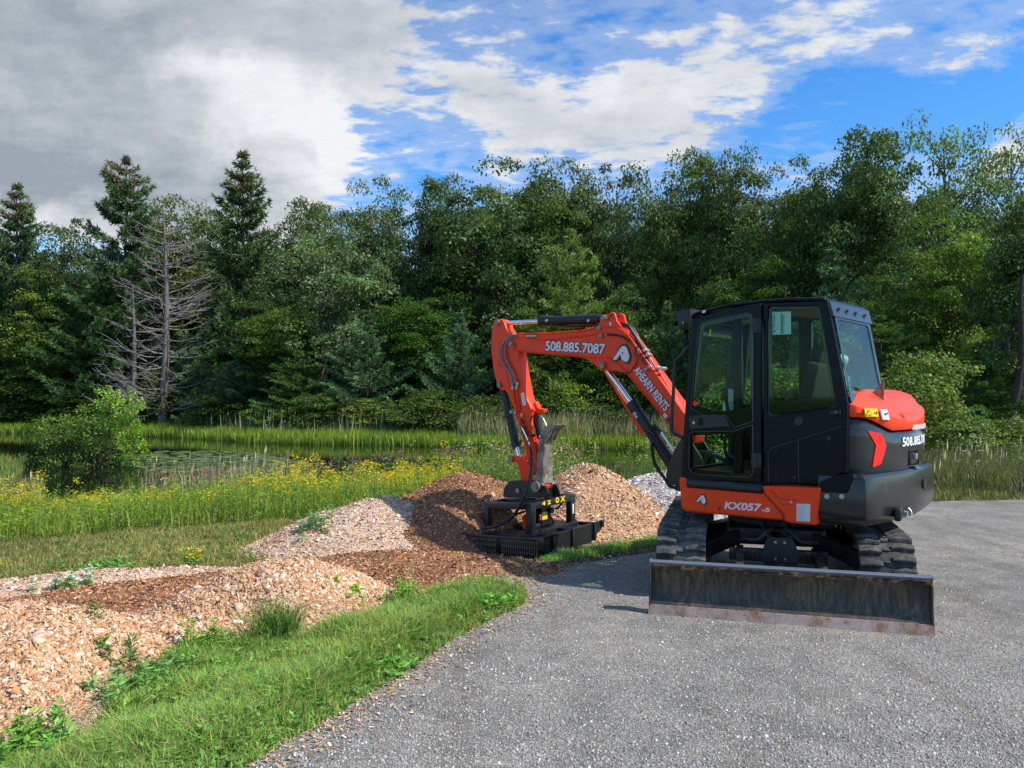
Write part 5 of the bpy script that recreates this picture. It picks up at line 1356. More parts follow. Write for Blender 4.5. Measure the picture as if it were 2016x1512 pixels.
def build_pile(i):
    lab, (cx_, cy_), (rx, ry), rot, h, pal, dn, sz = PILES[i]; c, s_ = math.cos(R(rot)), math.sin(R(rot))
    th = np.linspace(0, 2*np.pi, 97)[:-1]; rr = np.linspace(0, 1.12, 34); RR, T = np.meshgrid(rr, th, indexing='ij')
    u_ = RR*np.cos(T)*rx; v_ = RR*np.sin(T)*ry; X = cx_+u_*c-v_*s_; Y = cy_+u_*s_+v_*c; Z, _ = pile_z(i, X, Y)
    n = len(th); a, b = np.meshgrid(np.arange(len(rr)-1), np.arange(n), indexing='ij'); b2 = (b+1) % n
    F = np.stack([a*n+b, (a+1)*n+b, (a+1)*n+b2, a*n+b2], -1).reshape(-1, 4)
    root = np_mesh('wood_chip_pile', np.stack([X.ravel(), Y.ravel(), Z.ravel()], 1), [F], None, M_pile[pal], smooth=True)
    tag(root, lab, 'wood chip pile', 'piles of wood chips beside the road')
    r = np.random.default_rng(100+i); N = int(dn*math.pi*rx*ry*1.15); q = np.sqrt(r.uniform(0, 1.1, N))*1.05; a = r.uniform(0, 2*np.pi, N)
    u_ = q*np.cos(a)*rx; v_ = q*np.sin(a)*ry; x = cx_+u_*c-v_*s_; y = cy_+u_*s_+v_*c; z, rr_ = pile_z(i, x, y)
    ok = rr_ < 1.07; 
    for j in range(len(PILES)):
        if j != i: zj, rj = pile_z(j, x, y); ok &= ~((rj < 1.0) & (zj > z+.02))
    on = inside(x, y, road_poly) & (r.uniform(0, 1, N) < .6); ok &= ~on
    ok &= z > gh(x, y)-.02-.05*r.uniform(0, 1, N)**3
    x, y, z = x[ok], y[ok], z[ok]; z = np.maximum(z, gh(x, y)); n = len(x)
    e = .05; gx = (pile_z(i, x+e, y)[0]-pile_z(i, x-e, y)[0])/(2*e); gy = (pile_z(i, x, y+e)[0]-pile_z(i, x, y-e)[0])/(2*e); up = unit(np.stack([-gx, -gy, np.ones(n)], 1))
    P = np.stack([x, y, z], 1); L_ = sz*r.gamma(4, .25, n)*1.15; W_ = L_*r.uniform(.28, .7, n)
    long = r.uniform(0, 1, n) < (.05 if pal != 'grey' else .15); L_[long] *= 2.2; W_[long] *= .6
    pl = np.array(PAL[pal]); idx = r.choice(6, n, p=(.26, .24, .18, .16, .08, .08)); col = pl[idx]*(1+r.normal(0, .12, (n, 1)))
    pn_ = fbm(x, y, 1.4, 3, 77)[:, None]; col = col*(1-.10*pn_)*np.where(pn_ > .15, np.array([1.0, .97, .95]), np.array([1., 1., 1.]))
    flakes('chips', P, up, L_, W_, .60, np.clip(col, .01, .93), M['chips'], th=.25 if cy_ < 7 else 0, parent=root, seed=200+i)['kind'] = 'stuff'
for i in range(len(PILES)): build_pile(i)

# loose stones on the gravel, near the camera, and chips and straw strewn on the road edge
def loose():
    r = np.random.default_rng(5); N = 42000
    v = r.uniform(1085, 1560, N); u = r.uniform(380, 2100, N); z = .007
    t_ = (z-CAMH)/-(v-783); Y = 1.653*1514/(v-783); X = (u-1008)/1514*Y
    ok = inside(X, Y, road_poly); X, Y = X[ok], Y[ok]; n = len(X)
    s_ = r.gamma(3, .0020, n)+.0035; s_ = np.minimum(s_*.8, .014)
    A = r.uniform(.6, 1.4, (n, 4, 1)); ang = r.uniform(0, 2*np.pi, n)
    base = np.stack([np.stack([np.cos(ang+k*np.pi/2+r.normal(0, .25, n)), np.sin(ang+k*np.pi/2+r.normal(0, .25, n)), np.full(n, -.2)], 1) for k in range(4)], 1)*A
    top = base*np.array([.55, .5, 1])+r.normal(0, .12, (n, 4, 3)); top[:, :, 2] = r.uniform(.35, .9, (n, 4))
    V = np.concatenate([base, top], 1)*s_[:, None, None]*.62+np.stack([X, Y, np.full(n, .008)], 1)[:, None]; b = (np.arange(n)*8)[:, None]
    F = np.concatenate([b+np.array([q]) for q in ([4, 5, 6, 7], [0, 1, 5, 4], [1, 2, 6, 5], [2, 3, 7, 6], [3, 0, 4, 7])])
    g_ = np.clip(r.beta(2.5, 5, n)*.50+.11, .05, .6); col = np.stack([g_*1.02, g_*.99, g_*.93], 1)*(1+r.normal(0, .03, (n, 3)))
    col = np.where((r.uniform(0, 1, n) < .03)[:, None], np.array([.60, .58, .54]), col)
    tag(np_mesh('loose_gravel', V.reshape(-1, 3), [F], np.tile(np.clip(col, .02, .9), (5, 1)), M['stone']), 'loose grey stones scattered over the compacted gravel road', 'gravel', kind='stuff')
    # strewn chips / straw near the edge
    N = 5200; k = r.integers(2, 15, N); A_ = np.array(edge)[k]; B_ = np.array(edge)[k+1]; t = r.uniform(0, 1, (N, 1)); p = A_+(B_-A_)*t; p = p+r.normal(0, .16, (N, 2))
    z = np.maximum(gh(p[:, 0], p[:, 1]), .0)+.012; P = np.column_stack([p, z]); straw = r.uniform(0, 1, N) < .5
    L_ = np.where(straw, r.uniform(.03, .09, N), r.uniform(.012, .03, N)); W_ = np.where(straw, .004, L_*.5)
    col = np.where(straw[:, None], (.42, .34, .20), np.array(PAL['tan'])[r.integers(0, 6, N)]*.8)
    tag(flakes('strewn_straw', P, np.tile([0, 0, 1.], (N, 1)), L_, W_, .25, rc_(N, col, .2, 3), M['chips'], seed=9), 'dry straw and stray chips along the edge of the gravel', 'debris', kind='stuff')
loose()

# ================================================================ GRASS
def sample_poly(poly, n, seed):
    r = np.random.default_rng(seed); P = np.array(poly); lo, hi = P.min(0), P.max(0); out = np.zeros((0, 2))
    while len(out) < n:
        q = r.uniform(lo, hi, (n*2, 2)); q = q[inside(q[:, 0], q[:, 1], poly)]; out = np.concatenate([out, q])
    return out[:n]
def top_z(x, y):
    z = gh(x, y)
    for i in range(len(PILES)): zj, rj = pile_z(i, x, y); z = np.where(rj < 1, np.maximum(z, zj), z)
    return z
def grass_patch(name, lab, poly, n, h, w, lean, col, seed, edge_fade=.25, clump=0, var=.28, off_pile=True, cat='grass', yellow=0, holes=0):
    r = np.random.default_rng(seed); p = sample_poly(poly, n, seed)
    if clump:
        c = sample_poly(poly, clump, seed+1); k = r.integers(0, clump, n//2); p[:n//2] = c[k]+r.normal(0, .045, (n//2, 2))
    x, y = p[:, 0], p[:, 1]; keep = ~inside(x, y, road_poly) | (seg_dist(x, y, edge) < .05*r.uniform(0, 1, n))
    if holes: keep &= fbm(x, y, 1.7, 4, seed+5) > -.9+holes*r.uniform(0, 1.6, n)
    if off_pile:
        for i in range(len(PILES)): zj, rj = pile_z(i, x, y); keep &= ~((rj < .97) & (zj > gh(x, y)+.02))
    x, y = x[keep], y[keep]; n = len(x); z = gh(x, y)
    de = seg_dist(x, y, edge); k = np.clip(de/edge_fade, .35, 1)
    hh = h*r.uniform(.4, 1.45, n)*k*(1+.75*fbm(x, y, 1.6, 4, seed+2)); 
    fb = fbm(x, y, 1.0, 4, seed+3)[:, None]; cc = np.tile(np.array(col, float), (n, 1))*(1+.45*fb); cc = np.where(fbm(x, y, 2.0, 3, seed+4)[:, None] > .22, cc*np.array([1.12, .93, .9]), cc)
    if yellow: m_ = r.uniform(0, 1, n) < yellow; cc[m_] = np.array((.34, .29, .12))
    V, Q, T, C = blades(np.stack([x, y, z], 1), hh, w*r.uniform(.6, 1.4, n), r.uniform(.1, lean, n), rc_(n, cc, var, seed), seed)
    return tag(np_mesh(name, V, [Q, T], C, M['blade_leaf']), lab, cat, kind='stuff')
grass_patch('verge_grass', 'fresh green grass strip between the chip mounds and the gravel', vp1, 150000, .125, .0078, 1.2, (.27, .43, .085), 11, clump=900, yellow=.20, holes=.55)
grass_patch('verge_clover', 'low leafy green ground cover in the roadside grass', vp1, 30000, .05, .014, 1.3, (.22, .36, .08), 12, clump=300)
vp2 = [gz(*p, -.08) for p in [(1010, 1150), (1060, 1118), (1180, 1080), (1200, 1040), (1260, 1015), (1350, 1005), (1420, 1040), (1440, 1090), (1290, 1092), (1150, 1112), (1060, 1132)]]
grass_patch('side_grass', 'green grass between the brush cutter and the excavator track', vp2+[], 34000, .08, .007, 1.1, (.28, .40, .10), 13, clump=300, yellow=.12)
mp_ = [(-11, 6.2), (-7, 8.0), (-4.6, 8.2), (-3, 8.4), (-2.6, 9.5), (-1.6, 11.2), (0, 12.5), (1.5, 13), (3.6, 14.2), (5.5, 14.5), (4, 17), (-2, 15), (-6, 13.5), (-12, 11.5)]
grass_patch('mown_grass', 'flattened mown yellow-green grass between the chips and the goldenrod', mp_, 130000, .075, .009, 1.6, (.27, .29, .075), 14, clump=700, yellow=.30)
# ---- leafy plant stems (goldenrod and friends)
def stems(P, H, seed, leaf=(.10, .012), lcol=(.12, .22, .03), nl=18, plume=None, pc=(.72, .50, .02), stemc=(.10, .14, .04), plen=.16, npl=14, droop=.35):
    r = np.random.default_rng(seed); n = len(P); parts = []
    a = r.uniform(0, 2*np.pi, n); le = r.uniform(.02, .22, n); ld = np.stack([np.cos(a)*le, np.sin(a)*le, np.ones(n)], 1)
    V, Q, T, C = blades(P, H, np.full(n, .008), le, rc_(n, stemc, .2, seed), seed); 
    ld2 = (V.reshape(n, 5, 3)[:, 4]-P)
    parts.append((V, [Q, T], [C[:n], C[n:]]))
    t = np.tile(np.linspace(.12, .97, nl), n)+r.normal(0, .02, n*nl); i = np.repeat(np.arange(n), nl); t = np.clip(t, .05, 1)
    mid = V.reshape(n, 5, 3)[:, 2:4].mean(1)
    base = np.where((t < .55)[:, None], P[i]+(mid[i]-P[i])*(t/.55)[:, None], mid[i]+(V.reshape(n, 5, 3)[i, 4]-mid[i])*((t-.55)/.45)[:, None])
    az = r.uniform(0, 2*np.pi, n*nl); D = np.stack([np.cos(az), np.sin(az), r.uniform(-.15, .75, n*nl)], 1); L_ = leaf[0]*r.uniform(.6, 1.3, n*nl)*(1.15-.6*t)
    N = unit(np.stack([-np.cos(az)*.4, -np.sin(az)*.4, np.ones(n*nl)], 1)+r.normal(0, .3, (n*nl, 3)))
    parts.append(leafquads(base+unit(D)*(L_*.5)[:, None], L_, np.full(n*nl, leaf[1]), D, N, rc_(n*nl, np.array(lcol)*(1), .25, seed+1)))
    if plume is not None:
        k = np.where(plume)[0]; m_ = len(k); i = np.repeat(k, npl); q = len(i)
        tip = V.reshape(n, 5, 3)[i, 4]; aa = r.uniform(0, 2*np.pi, q); rr = plen*r.uniform(0, 1, q); hgt = r.uniform(-.9, .5, q)*plen
        P2 = tip+np.stack([np.cos(aa)*rr, np.sin(aa)*rr, hgt], 1); D = np.stack([np.cos(aa), np.sin(aa), r.uniform(-.2, .6, q)], 1)
        parts.append(leafquads(P2, r.uniform(.03, .07, q), r.uniform(.012, .025, q), D, r.normal(0, 1, (q, 3)), rc_(q, pc, .2, seed+2)))
    return parts
def stuff_mesh(name, parts, mat, lab, cat):
    V, F, C = merge(parts); return tag(np_mesh(name, V, F, C, mat), lab, cat, kind='stuff')
def with_z(p): return np.column_stack([p, gh(p[:, 0], p[:, 1])])
gpoly = [(-13, 11.6), (-9.5, 10.9), (-6.4, 11.4), (-4.2, 12.2), (-2.6, 12.0), (-1.2, 12.4), (-.2, 13.2), (.2, 14.5), (-1.0, 18.0), (-5, 18.5), (-9, 18), (-16, 17.5)]
p = sample_poly(gpoly, 3600, 21); r = np.random.default_rng(22); n = len(p)
hg = (.66+.50*fbm(p[:, 0], p[:, 1], .9, 4, 4))*r.uniform(.65, 1.3, n)*(1-.42*sstep(13.2, 17, p[:, 1]))*(1+.35*sstep(-.42, -.1, p[:, 0]/p[:, 1]))
pl = (r.uniform(0, 1, n) < .85*sstep(-.25, .35, fbm(p[:, 0], p[:, 1], .8, 3, 8))) & (p[:, 1] > 12.4+r.uniform(-.5, 1.5, n))
stuff_mesh('goldenrod', stems(with_z(p), hg, 23, (.12, .017), (.25, .36, .040), 20, pl, (.80, .56, .02), npl=26, plen=.10), M['blade_leaf'], 'belt of flowering goldenrod with yellow plumes between lawn and pond', 'goldenrod')
p = sample_poly(gpoly, 16000, 24); n = len(p); V, Q, T, C = blades(with_z(p), r.uniform(.2, .55, n), np.full(n, .012), r.uniform(.1, .8, n), rc_(n, (.25, .33, .05), .3, 25), 26)
tag(np_mesh('meadow_grass', V, [Q, T], C, M['blade_leaf']), 'tall bright grass among the goldenrod stems', 'grass', kind='stuff')
# joe-pye weed: brown-purple heads behind, on the pond side
jp = [(-4.5, 18.2), (-1.2, 17.5), (1.0, 16.5), (2.2, 18), (1.0, 21), (-4, 21)]
p = sample_poly(jp, 150, 31); n = len(p); stuff_mesh('seeding_weeds', stems(with_z(p), r.uniform(.6, 1.05, n), 33, (.16, .03), (.09, .15, .04), 14, r.uniform(0, 1, n) < .75, (.24, .13, .12), npl=40, plen=.14), M['blade_leaf'], 'tall weeds with faded purple-brown heads at the near edge of the pond', 'weeds')
jp2 = [(-9, 17.5), (-5, 17.5), (-3, 19), (-8, 20)]
p = sample_poly(jp2, 130, 34); n = len(p); stuff_mesh('seeding_weeds', stems(with_z(p), r.uniform(.5, .9, n), 35, (.14, .02), (.12, .16, .05), 12, r.uniform(0, 1, n) < .6, (.30, .17, .14), npl=30, plen=.13), M['blade_leaf'], 'brownish seeding weeds behind the goldenrod, right of the round shrub', 'weeds')
# right of the arm, behind the tan pile, small leafy growth; and green plants left of the mulch pile
for k, (pg, nn, lab, cc, hh) in enumerate((([(-1.0, 13.2), (.9, 12.7), (1.6, 14.5), (-.8, 15)], 260, 'tall yellow-green weeds behind the mulch pile at the arm', (.20, .27, .06), .95), ([(2.6, 15.0), (5, 15.2), (5.5, 18), (2.4, 18)], 340, 'mixed leafy weeds between the grey chip pile and the pond', (.13, .21, .045), .85))):
    p = sample_poly(pg, nn, 40+k); n = len(p); stuff_mesh('tall_weeds', stems(with_z(p), hh*r.uniform(.6, 1.3, n), 42+k, (.13, .022), cc, 20, r.uniform(0, 1, n) < .3, (.5, .45, .2), npl=14), M['blade_leaf'], lab, 'weeds')
# reeds: pale cattails near the shrub, at the left, near shore fringe
def reeds(name, lab, poly, n, h, col, seed, w=.014, lean=.35, zoff=0, heads=.0, wat=False):
    r = np.random.default_rng(seed); p = sample_poly(poly, n, seed); P = with_z(p)
    if wat: P[:, 2] = np.maximum(P[:, 2], WATER-.02)
    H_ = h*r.uniform(.5, 1.2, n); mixc = np.array(col)[r.integers(0, len(col), n)]
    V, Q, T, C = blades(P, H_, w*r.uniform(.6, 1.5, n), r.uniform(.02, lean, n), rc_(n, mixc, .22, seed), seed); parts = [(V, [Q, T], [C[:n], C[n:]])]
    if heads:
        k = np.where(r.uniform(0, 1, n) < heads)[0]; tp = V.reshape(n, 5, 3)[k, 4]; m_ = len(k)
        parts.append(leafquads(tp+np.array([0, 0, -.03]), np.full(m_, .22), np.full(m_, .035), np.tile([0.05, 0, 1.], (m_, 1)), r.normal(0, 1, (m_, 3)), rc_(m_, (.62, .50, .36), .2, seed)))
    return stuff_mesh(name, parts, M['blade_leaf'], lab, 'reeds')
reeds('cattails', 'pale dry cattails standing right of the round shrub by the pond', [(-10.2, 20.5), (-6.5, 20), (-5.6, 22.5), (-9, 24.5)], 900, 1.15, [(.38, .32, .19), (.20, .26, .10), (.45, .38, .26)], 51, heads=.12, w=.022)
reeds('cattails', 'tan cattails and rushes at the far left, beside the round shrub', [(-19, 20), (-14.0, 18.5), (-12.2, 20), (-14.5, 24), (-21, 24)], 2400, .95, [(.34, .28, .15), (.16, .22, .07), (.42, .34, .22)], 52, heads=.06, w=.022)
reeds('marsh_grass', 'green sedge on the near pond shore at the left', [(-26, 24), (-16, 22), (-15.5, 24), (-19.5, 31), (-27, 33)], 6000, .55, [(.17, .27, .04), (.20, .26, .05), (.30, .28, .12)], 53, w=.025, wat=True)
reeds('marsh_grass', 'thin green rushes in the shallows at the near shore', [(-11, 19), (2, 18), (8, 19), (8, 21), (-2, 22), (-11, 22)], 1600, .45, [(.13, .21, .05), (.24, .26, .11)], 54, w=.018, wat=True)
# far bank belt
def bank_poly(u0, u1, o0, o1, m_=24):
    A = []; B = []
    for k in range(m_+1):
        u = u0+(u1-u0)*k/m_; s_ = (u-1008)/1514; y = 45.
        for _ in range(12): y = float(ybank(np.array(s_*y), np.array(y)))
        A.append((s_*(y+o0), y+o0)); B.append((s_*(y+o1), y+o1))
    return A+B[::-1]
reeds('sedge_belt', 'bright green sedge belt along the far edge of the water', bank_poly(-150, 1320, -1.6, 2.2), 30000, .80, [(.27, .36, .04), (.32, .38, .06), (.20, .30, .045)], 61, w=.05, wat=True, lean=.3)
reeds('dry_reeds', 'taller dry straw-coloured grass behind the green sedge on the far bank', bank_poly(-150, 950, 2.2, 6.0), 15000, 1.15, [(.27, .24, .11), (.20, .23, .07), (.36, .30, .16)], 62, w=.05, lean=.3, heads=.03)
reeds('cattails', 'tall straw-coloured cattails on the far bank between the arm and the cab', bank_poly(900, 1340, .2, 5.0), 9000, 1.75, [(.40, .35, .21), (.30, .30, .14), (.20, .26, .08), (.48, .42, .28)], 63, w=.045, lean=.28, heads=.08)
reeds('cattails', 'few upright pale reeds rising above the far green belt', bank_poly(380, 760, .5, 3.0), 110, 1.7, [(.34, .40, .26), (.42, .44, .30)], 64, w=.05, lean=.15, heads=.4)
# weeds right of the machine beyond the road
rp_ = [(6.4, 12.9), (9, 13.0), (14, 13.5), (20, 14.5), (20, 20), (12, 19.5), (7.5, 17)]
reeds('roadside_reeds', 'tangled dry and green tall grass beyond the road at the right', rp_, 16000, .78, [(.22, .18, .09), (.12, .15, .05), (.30, .25, .15), (.08, .12, .03), (.18, .15, .08)], 65, w=.014, lean=1.1, heads=.03)
grass_patch('roadside_grass', 'short brownish grass at the far side of the gravel road', [(4.4, 11.2), (6.7, 12.3), (9, 12.6), (16, 13.2), (22, 13.4), (20, 14.8), (8, 14), (4, 12.5)], 26000, .14, .010, 1.1, (.17, .19, .06), 66, yellow=.4)
p = sample_poly(rp_, 420, 67); n = len(p); stuff_mesh('roadside_weeds', stems(with_z(p), .7*r.uniform(.5, 1.5, n), 68, (.12, .03), (.12, .19, .045), 18, r.uniform(0, 1, n) < .35, (.60, .56, .48), npl=10, plen=.07), M['blade_leaf'], 'leafy weeds mixed into the tall grass right of the excavator', 'weeds')
# lily pads
def lilies():
    r = np.random.default_rng(71); q = sample_poly([gz(u, v, WATER) for u, v in ((255, 895), (330, 889), (430, 888), (500, 893), (560, 900), (600, 912), (560, 925), (300, 932), (240, 915))], 520, 72)
    parts = []; n = len(q); k = 10; a = np.linspace(.25, 2*np.pi-.05, k)
    rr = r.uniform(.10, .24, n); rot = r.uniform(0, 6.28, n); tl = r.normal(0, .06, (n, 2))
    ring = np.stack([np.cos(a[None]+rot[:, None])*rr[:, None], np.sin(a[None]+rot[:, None])*rr[:, None]], -1)
    z = WATER+.012+.02*r.uniform(0, 1, (n, 1))+np.abs(ring[..., 0]*tl[:, :1]+ring[..., 1]*tl[:, 1:])
    V = np.concatenate([np.concatenate([ring+q[:, None], z[..., None]], -1), np.column_stack([q, z[:, 0]])[:, None]], 1).reshape(-1, 3)
    F = (np.arange(n)*(k+1))[:, None]+np.arange(k+1)[None]
    tag(np_mesh('lily_pads', V, [F], rc_(n, (.17, .24, .10), .2, 73), M['blade_leaf']), 'patch of floating green lily pads on the dark pond', 'lily pads', kind='stuff')
lilies()

# ---- single weeds and the grass tuft on the verge and chips
def weed(u, v, h, nst, lab, col=(.10, .20, .035), leaf=(.09, .022), spread=.10, seed=0, plume=None, name='leafy_weed', cat='weed', z=None):
    x, y, z0 = gpt(u, v); r = np.random.default_rng(seed); zz = float(top_z(np.array(x), np.array(y)))
    for _ in range(6): x, y = gz(u, v, zz); zz = float(top_z(np.array(x), np.array(y)))
    col = tuple(c*2.1 for c in col); leaf = (leaf[0]*.72, leaf[1]*.72); h = h*.8; nst = max(5, int(nst*.8)); P = np.column_stack([r.normal(0, spread*.8, (nst, 2)), np.zeros(nst)]); P[:, 2] = top_z(P[:, 0]+x, P[:, 1]+y)-zz-.01
    V, F, C = merge(stems(P, h*r.uniform(.6, 1.15, nst), seed, leaf, col, 22, None if plume is None else np.ones(nst, bool), plume or (0, 0, 0), npl=10, plen=.05))
    o = np_mesh(name, V, F, C, M['blade_leaf']); o.location = (x, y, zz); return tag(o, lab, cat, 'weeds growing around the chip piles')
for i, a in enumerate([
    (410, 1290, .34, 26, 'bushy green weed at the foot of the tan mound, left of the arching tuft', (.11, .21, .03), (.12, .026), .10),
    (310, 1335, .18, 40, 'low dark spreading weed creeping over the chips beside the verge', (.06, .12, .022), (.13, .028), .17),
    (245, 1385, .30, 9, 'upright long-leaved weed at the left border of the verge grass', (.10, .20, .05), (.16, .026), .09),
    (222, 1132, .26, 26, 'broad leafy weed on the far edge of the brown mulch band', (.10, .19, .045), (.15, .035), .16),
    (140, 1152, .18, 18, 'small white-flowered weed at the left rim of the chips', (.11, .18, .04), (.10, .02), .14),
    (378, 1112, .22, 14, 'weed with a yellow flower head at the rear edge of the mulch', (.12, .21, .06), (.12, .028), .09),
    (612, 1070, .22, 24, 'bluish-green weed at the rim of the pale chip pile', (.11, .19, .075), (.12, .028), .14),
    (625, 1040, .22, 18, 'green weed behind the rim of the pale chip pile', (.12, .22, .06), (.11, .026), .14),
    (35, 1512, .30, 26, 'tall leafy weed in the bottom left corner', (.10, .20, .03), (.13, .034), .15),
    (128, 1478, .28, 9, 'narrow upright weed near the bottom left corner on dry grass', (.11, .20, .04), (.13, .030), .07),
    (795, 1190, .28, 20, 'tall green weed at the tip of the verge, in front of the red-brown mulch', (.12, .24, .04), (.12, .022), .10),
    (960, 1195, .14, 30, 'flat broad-leaved weed at the right tip of the roadside verge', (.10, .22, .03), (.12, .04), .13),
    (730, 1320, .10, 26, 'plantain-like rosette at the edge of the gravel', (.10, .20, .04), (.12, .04), .10),
    (700, 1155, .08, 10, 'tiny light green seedling on the brown mulch', (.22, .30, .06), (.08, .03), .07),
    (1315, 1000, .35, 10, 'slender weed on the grey pile beside the orange side cover', (.13, .20, .06), (.10, .014), .05)]):
    weed(a[0], a[1], a[2], a[3], a[4], a[5], a[6], a[7], seed=300+i, plume=(.75, .52, .03) if 'yellow flower' in a[4] else ((.8, .8, .75) if 'white-flowered' in a[4] else None))
r = np.random.default_rng(340)
def tuft():
    x, y, z = gpt(545, 1275); n = 420; r = np.random.default_rng(330); P = np.column_stack([r.normal(0, .06, (n, 2)), np.full(n, -.01)])
    V, Q, T, C = blades(P, r.uniform(.25, .50, n), np.full(n, .008), r.uniform(.2, 1.25, n), rc_(n, (.16, .27, .05), .2, 331), 332); o = np_mesh('grass_tuft', V, [Q, T], C, M['blade_leaf']); o.location = (x, y, z)
    tag(o, 'large arching tuft of long bright grass in front of the tan chip mound', 'grass tuft')
tuft()
A_ = np.array(vp1[1:13]); N = 9000; k = r.integers(0, 11, N); t = r.uniform(0, 1, (N, 1)); q = A_[k]+(A_[k+1]-A_[k])*t+r.normal(0, .10, (N, 2)); zq = top_z(q[:, 0], q[:, 1])+.012+np.abs(r.normal(0, .012, N))
keep = fbm(q[:, 0], q[:, 1], 1.8, 3, 345) > -.15; q = q[keep]; zq = zq[keep]; N = len(q)
tag(flakes('dry_thatch', np.column_stack([q, zq]), np.tile([0, 0, 1.], (N, 1)), r.uniform(.05, .16, N), np.full(N, .004), .35, rc_(N, (.40, .33, .20), .3, 346), M['chips'], seed=347), 'dry grass thatch where the chip mounds meet the verge', 'debris', kind='stuff')
p = sample_poly(vp1, 340, 340); n = len(p); stuff_mesh('verge_weeds', stems(with_z(p), r.uniform(.05, .20, n), 341, (.06, .018), (.20, .34, .07), 14), M['blade_leaf'], 'small leafy weeds scattered through the roadside grass', 'weeds')
p = sample_poly(mp_, 260, 342); n = len(p); p = p[top_z(p[:, 0], p[:, 1]) < gh(p[:, 0], p[:, 1])+.02]; n = len(p); stuff_mesh('lawn_weeds', stems(with_z(p), r.uniform(.06, .20, n), 343, (.08, .02), (.16, .28, .07), 14), M['blade_leaf'], 'small leafy weeds scattered over the mown grass', 'weeds')
# ================================================================ TREES
def crown_decid(seed, H=10., Rw=3.0, zb=2.6, ncl=200, per=165, leaf=.128, flat=.72, col=(.120, .160, .056), open_=0.0, shape=1.0, cr=(.45, .95)):
    r = np.random.default_rng(seed); C0 = []
    zc = (zb+H)/2; hz_ = (H-zb)/2
    lobes = [(.42*Rw*math.cos(a_)*r.uniform(.6, 1.1), .42*Rw*math.sin(a_)*r.uniform(.6, 1.1), zc+hz_*r.uniform(-.65, .42), r.uniform(.48, .66)) for a_ in r.uniform(0, 6.28, 10)]+[(0, 0, zc, .85), (0, 0, zc+.1*hz_, .85), (r.normal(0, .15)*Rw, 0, zc+.55*hz_, .5)]
    while len(C0) < ncl:
        lx, ly, lz, lr = lobes[r.integers(0, len(lobes))]; d = unit(r.normal(0, 1, 3)); q = r.uniform(.30, 1)**.6
        c = np.array([lx+d[0]*Rw*lr*q, ly+d[1]*Rw*lr*q, lz+d[2]*hz_*lr*.75*q])
        if zb-.4 < c[2] < H and np.hypot(c[0], c[1]) < Rw*1.15*(1-.35*max(0, (c[2]-zc)/hz_)**2): C0.append(c)
    C0 = np.array(C0); rc0 = r.uniform(*cr, ncl)*(Rw/3.0)**.5
    i = np.repeat(np.arange(ncl), per); n = len(i); d = unit(r.normal(0, 1, (n, 3))); d[:, 2] = np.abs(d[:, 2])*1.0-.30*(r.uniform(0, 1, n) < .35)
    q = r.uniform(.35, 1.08, n)**.6; P = C0[i]+d*q[:, None]*rc0[i][:, None]*np.array([1, 1, flat])
    N = unit(d*.55+np.array([0, 0, .55])+r.normal(0, .55, (n, 3))); T = np.cross(N, r.normal(0, 1, (n, 3))); T[:, 2] -= .25
    cc = np.array(col)*(1+r.normal(0, .20, (ncl, 1)))[i]*(1+r.normal(0, .07, (ncl, 3))*np.array([1.4, .6, .8]))[i]
    L_ = leaf*r.uniform(.7, 1.35, n)
    lv = leafquads(P, L_, L_*r.uniform(.5, .75, n), T, N, rc_(n, cc, .2, seed, .08))
    # trunk and limbs
    paths = []; rad = []; lean = r.normal(0, .25, 2); zt = H*.82
    tz = np.linspace(0, 1, 9); tp = np.stack([lean[0]*tz**1.5+.08*np.sin(tz*7+seed), lean[1]*tz**1.5, tz*zt-.3*(tz == 0)], 1); paths.append(tp); rad.append(.17*(1-.85*tz)*(1+.5*np.exp(-tz*12)))
    for k in r.choice(ncl, min(46, ncl), replace=False):
        c = C0[k]; z0 = np.clip(c[2]-np.hypot(c[0], c[1])*.75, H*.16, zt*.97); t0 = z0/zt; s_ = np.array([np.interp(t0, tz, tp[:, 0]), np.interp(t0, tz, tp[:, 1]), z0])
        u = np.linspace(0, 1, 6)[:, None]; pp = s_+(c-s_)*u+np.array([0, 0, 1])*np.sin(u*np.pi)*.12*np.linalg.norm(c-s_)*r.uniform(-.5, 1)+r.normal(0, .05, (6, 3))*u; paths.append(pp); rad.append(.055*(1-.85*u[:, 0])*(1-.5*t0))
    return lv, tubes(paths, rad, 6, (.085, .075, .062))
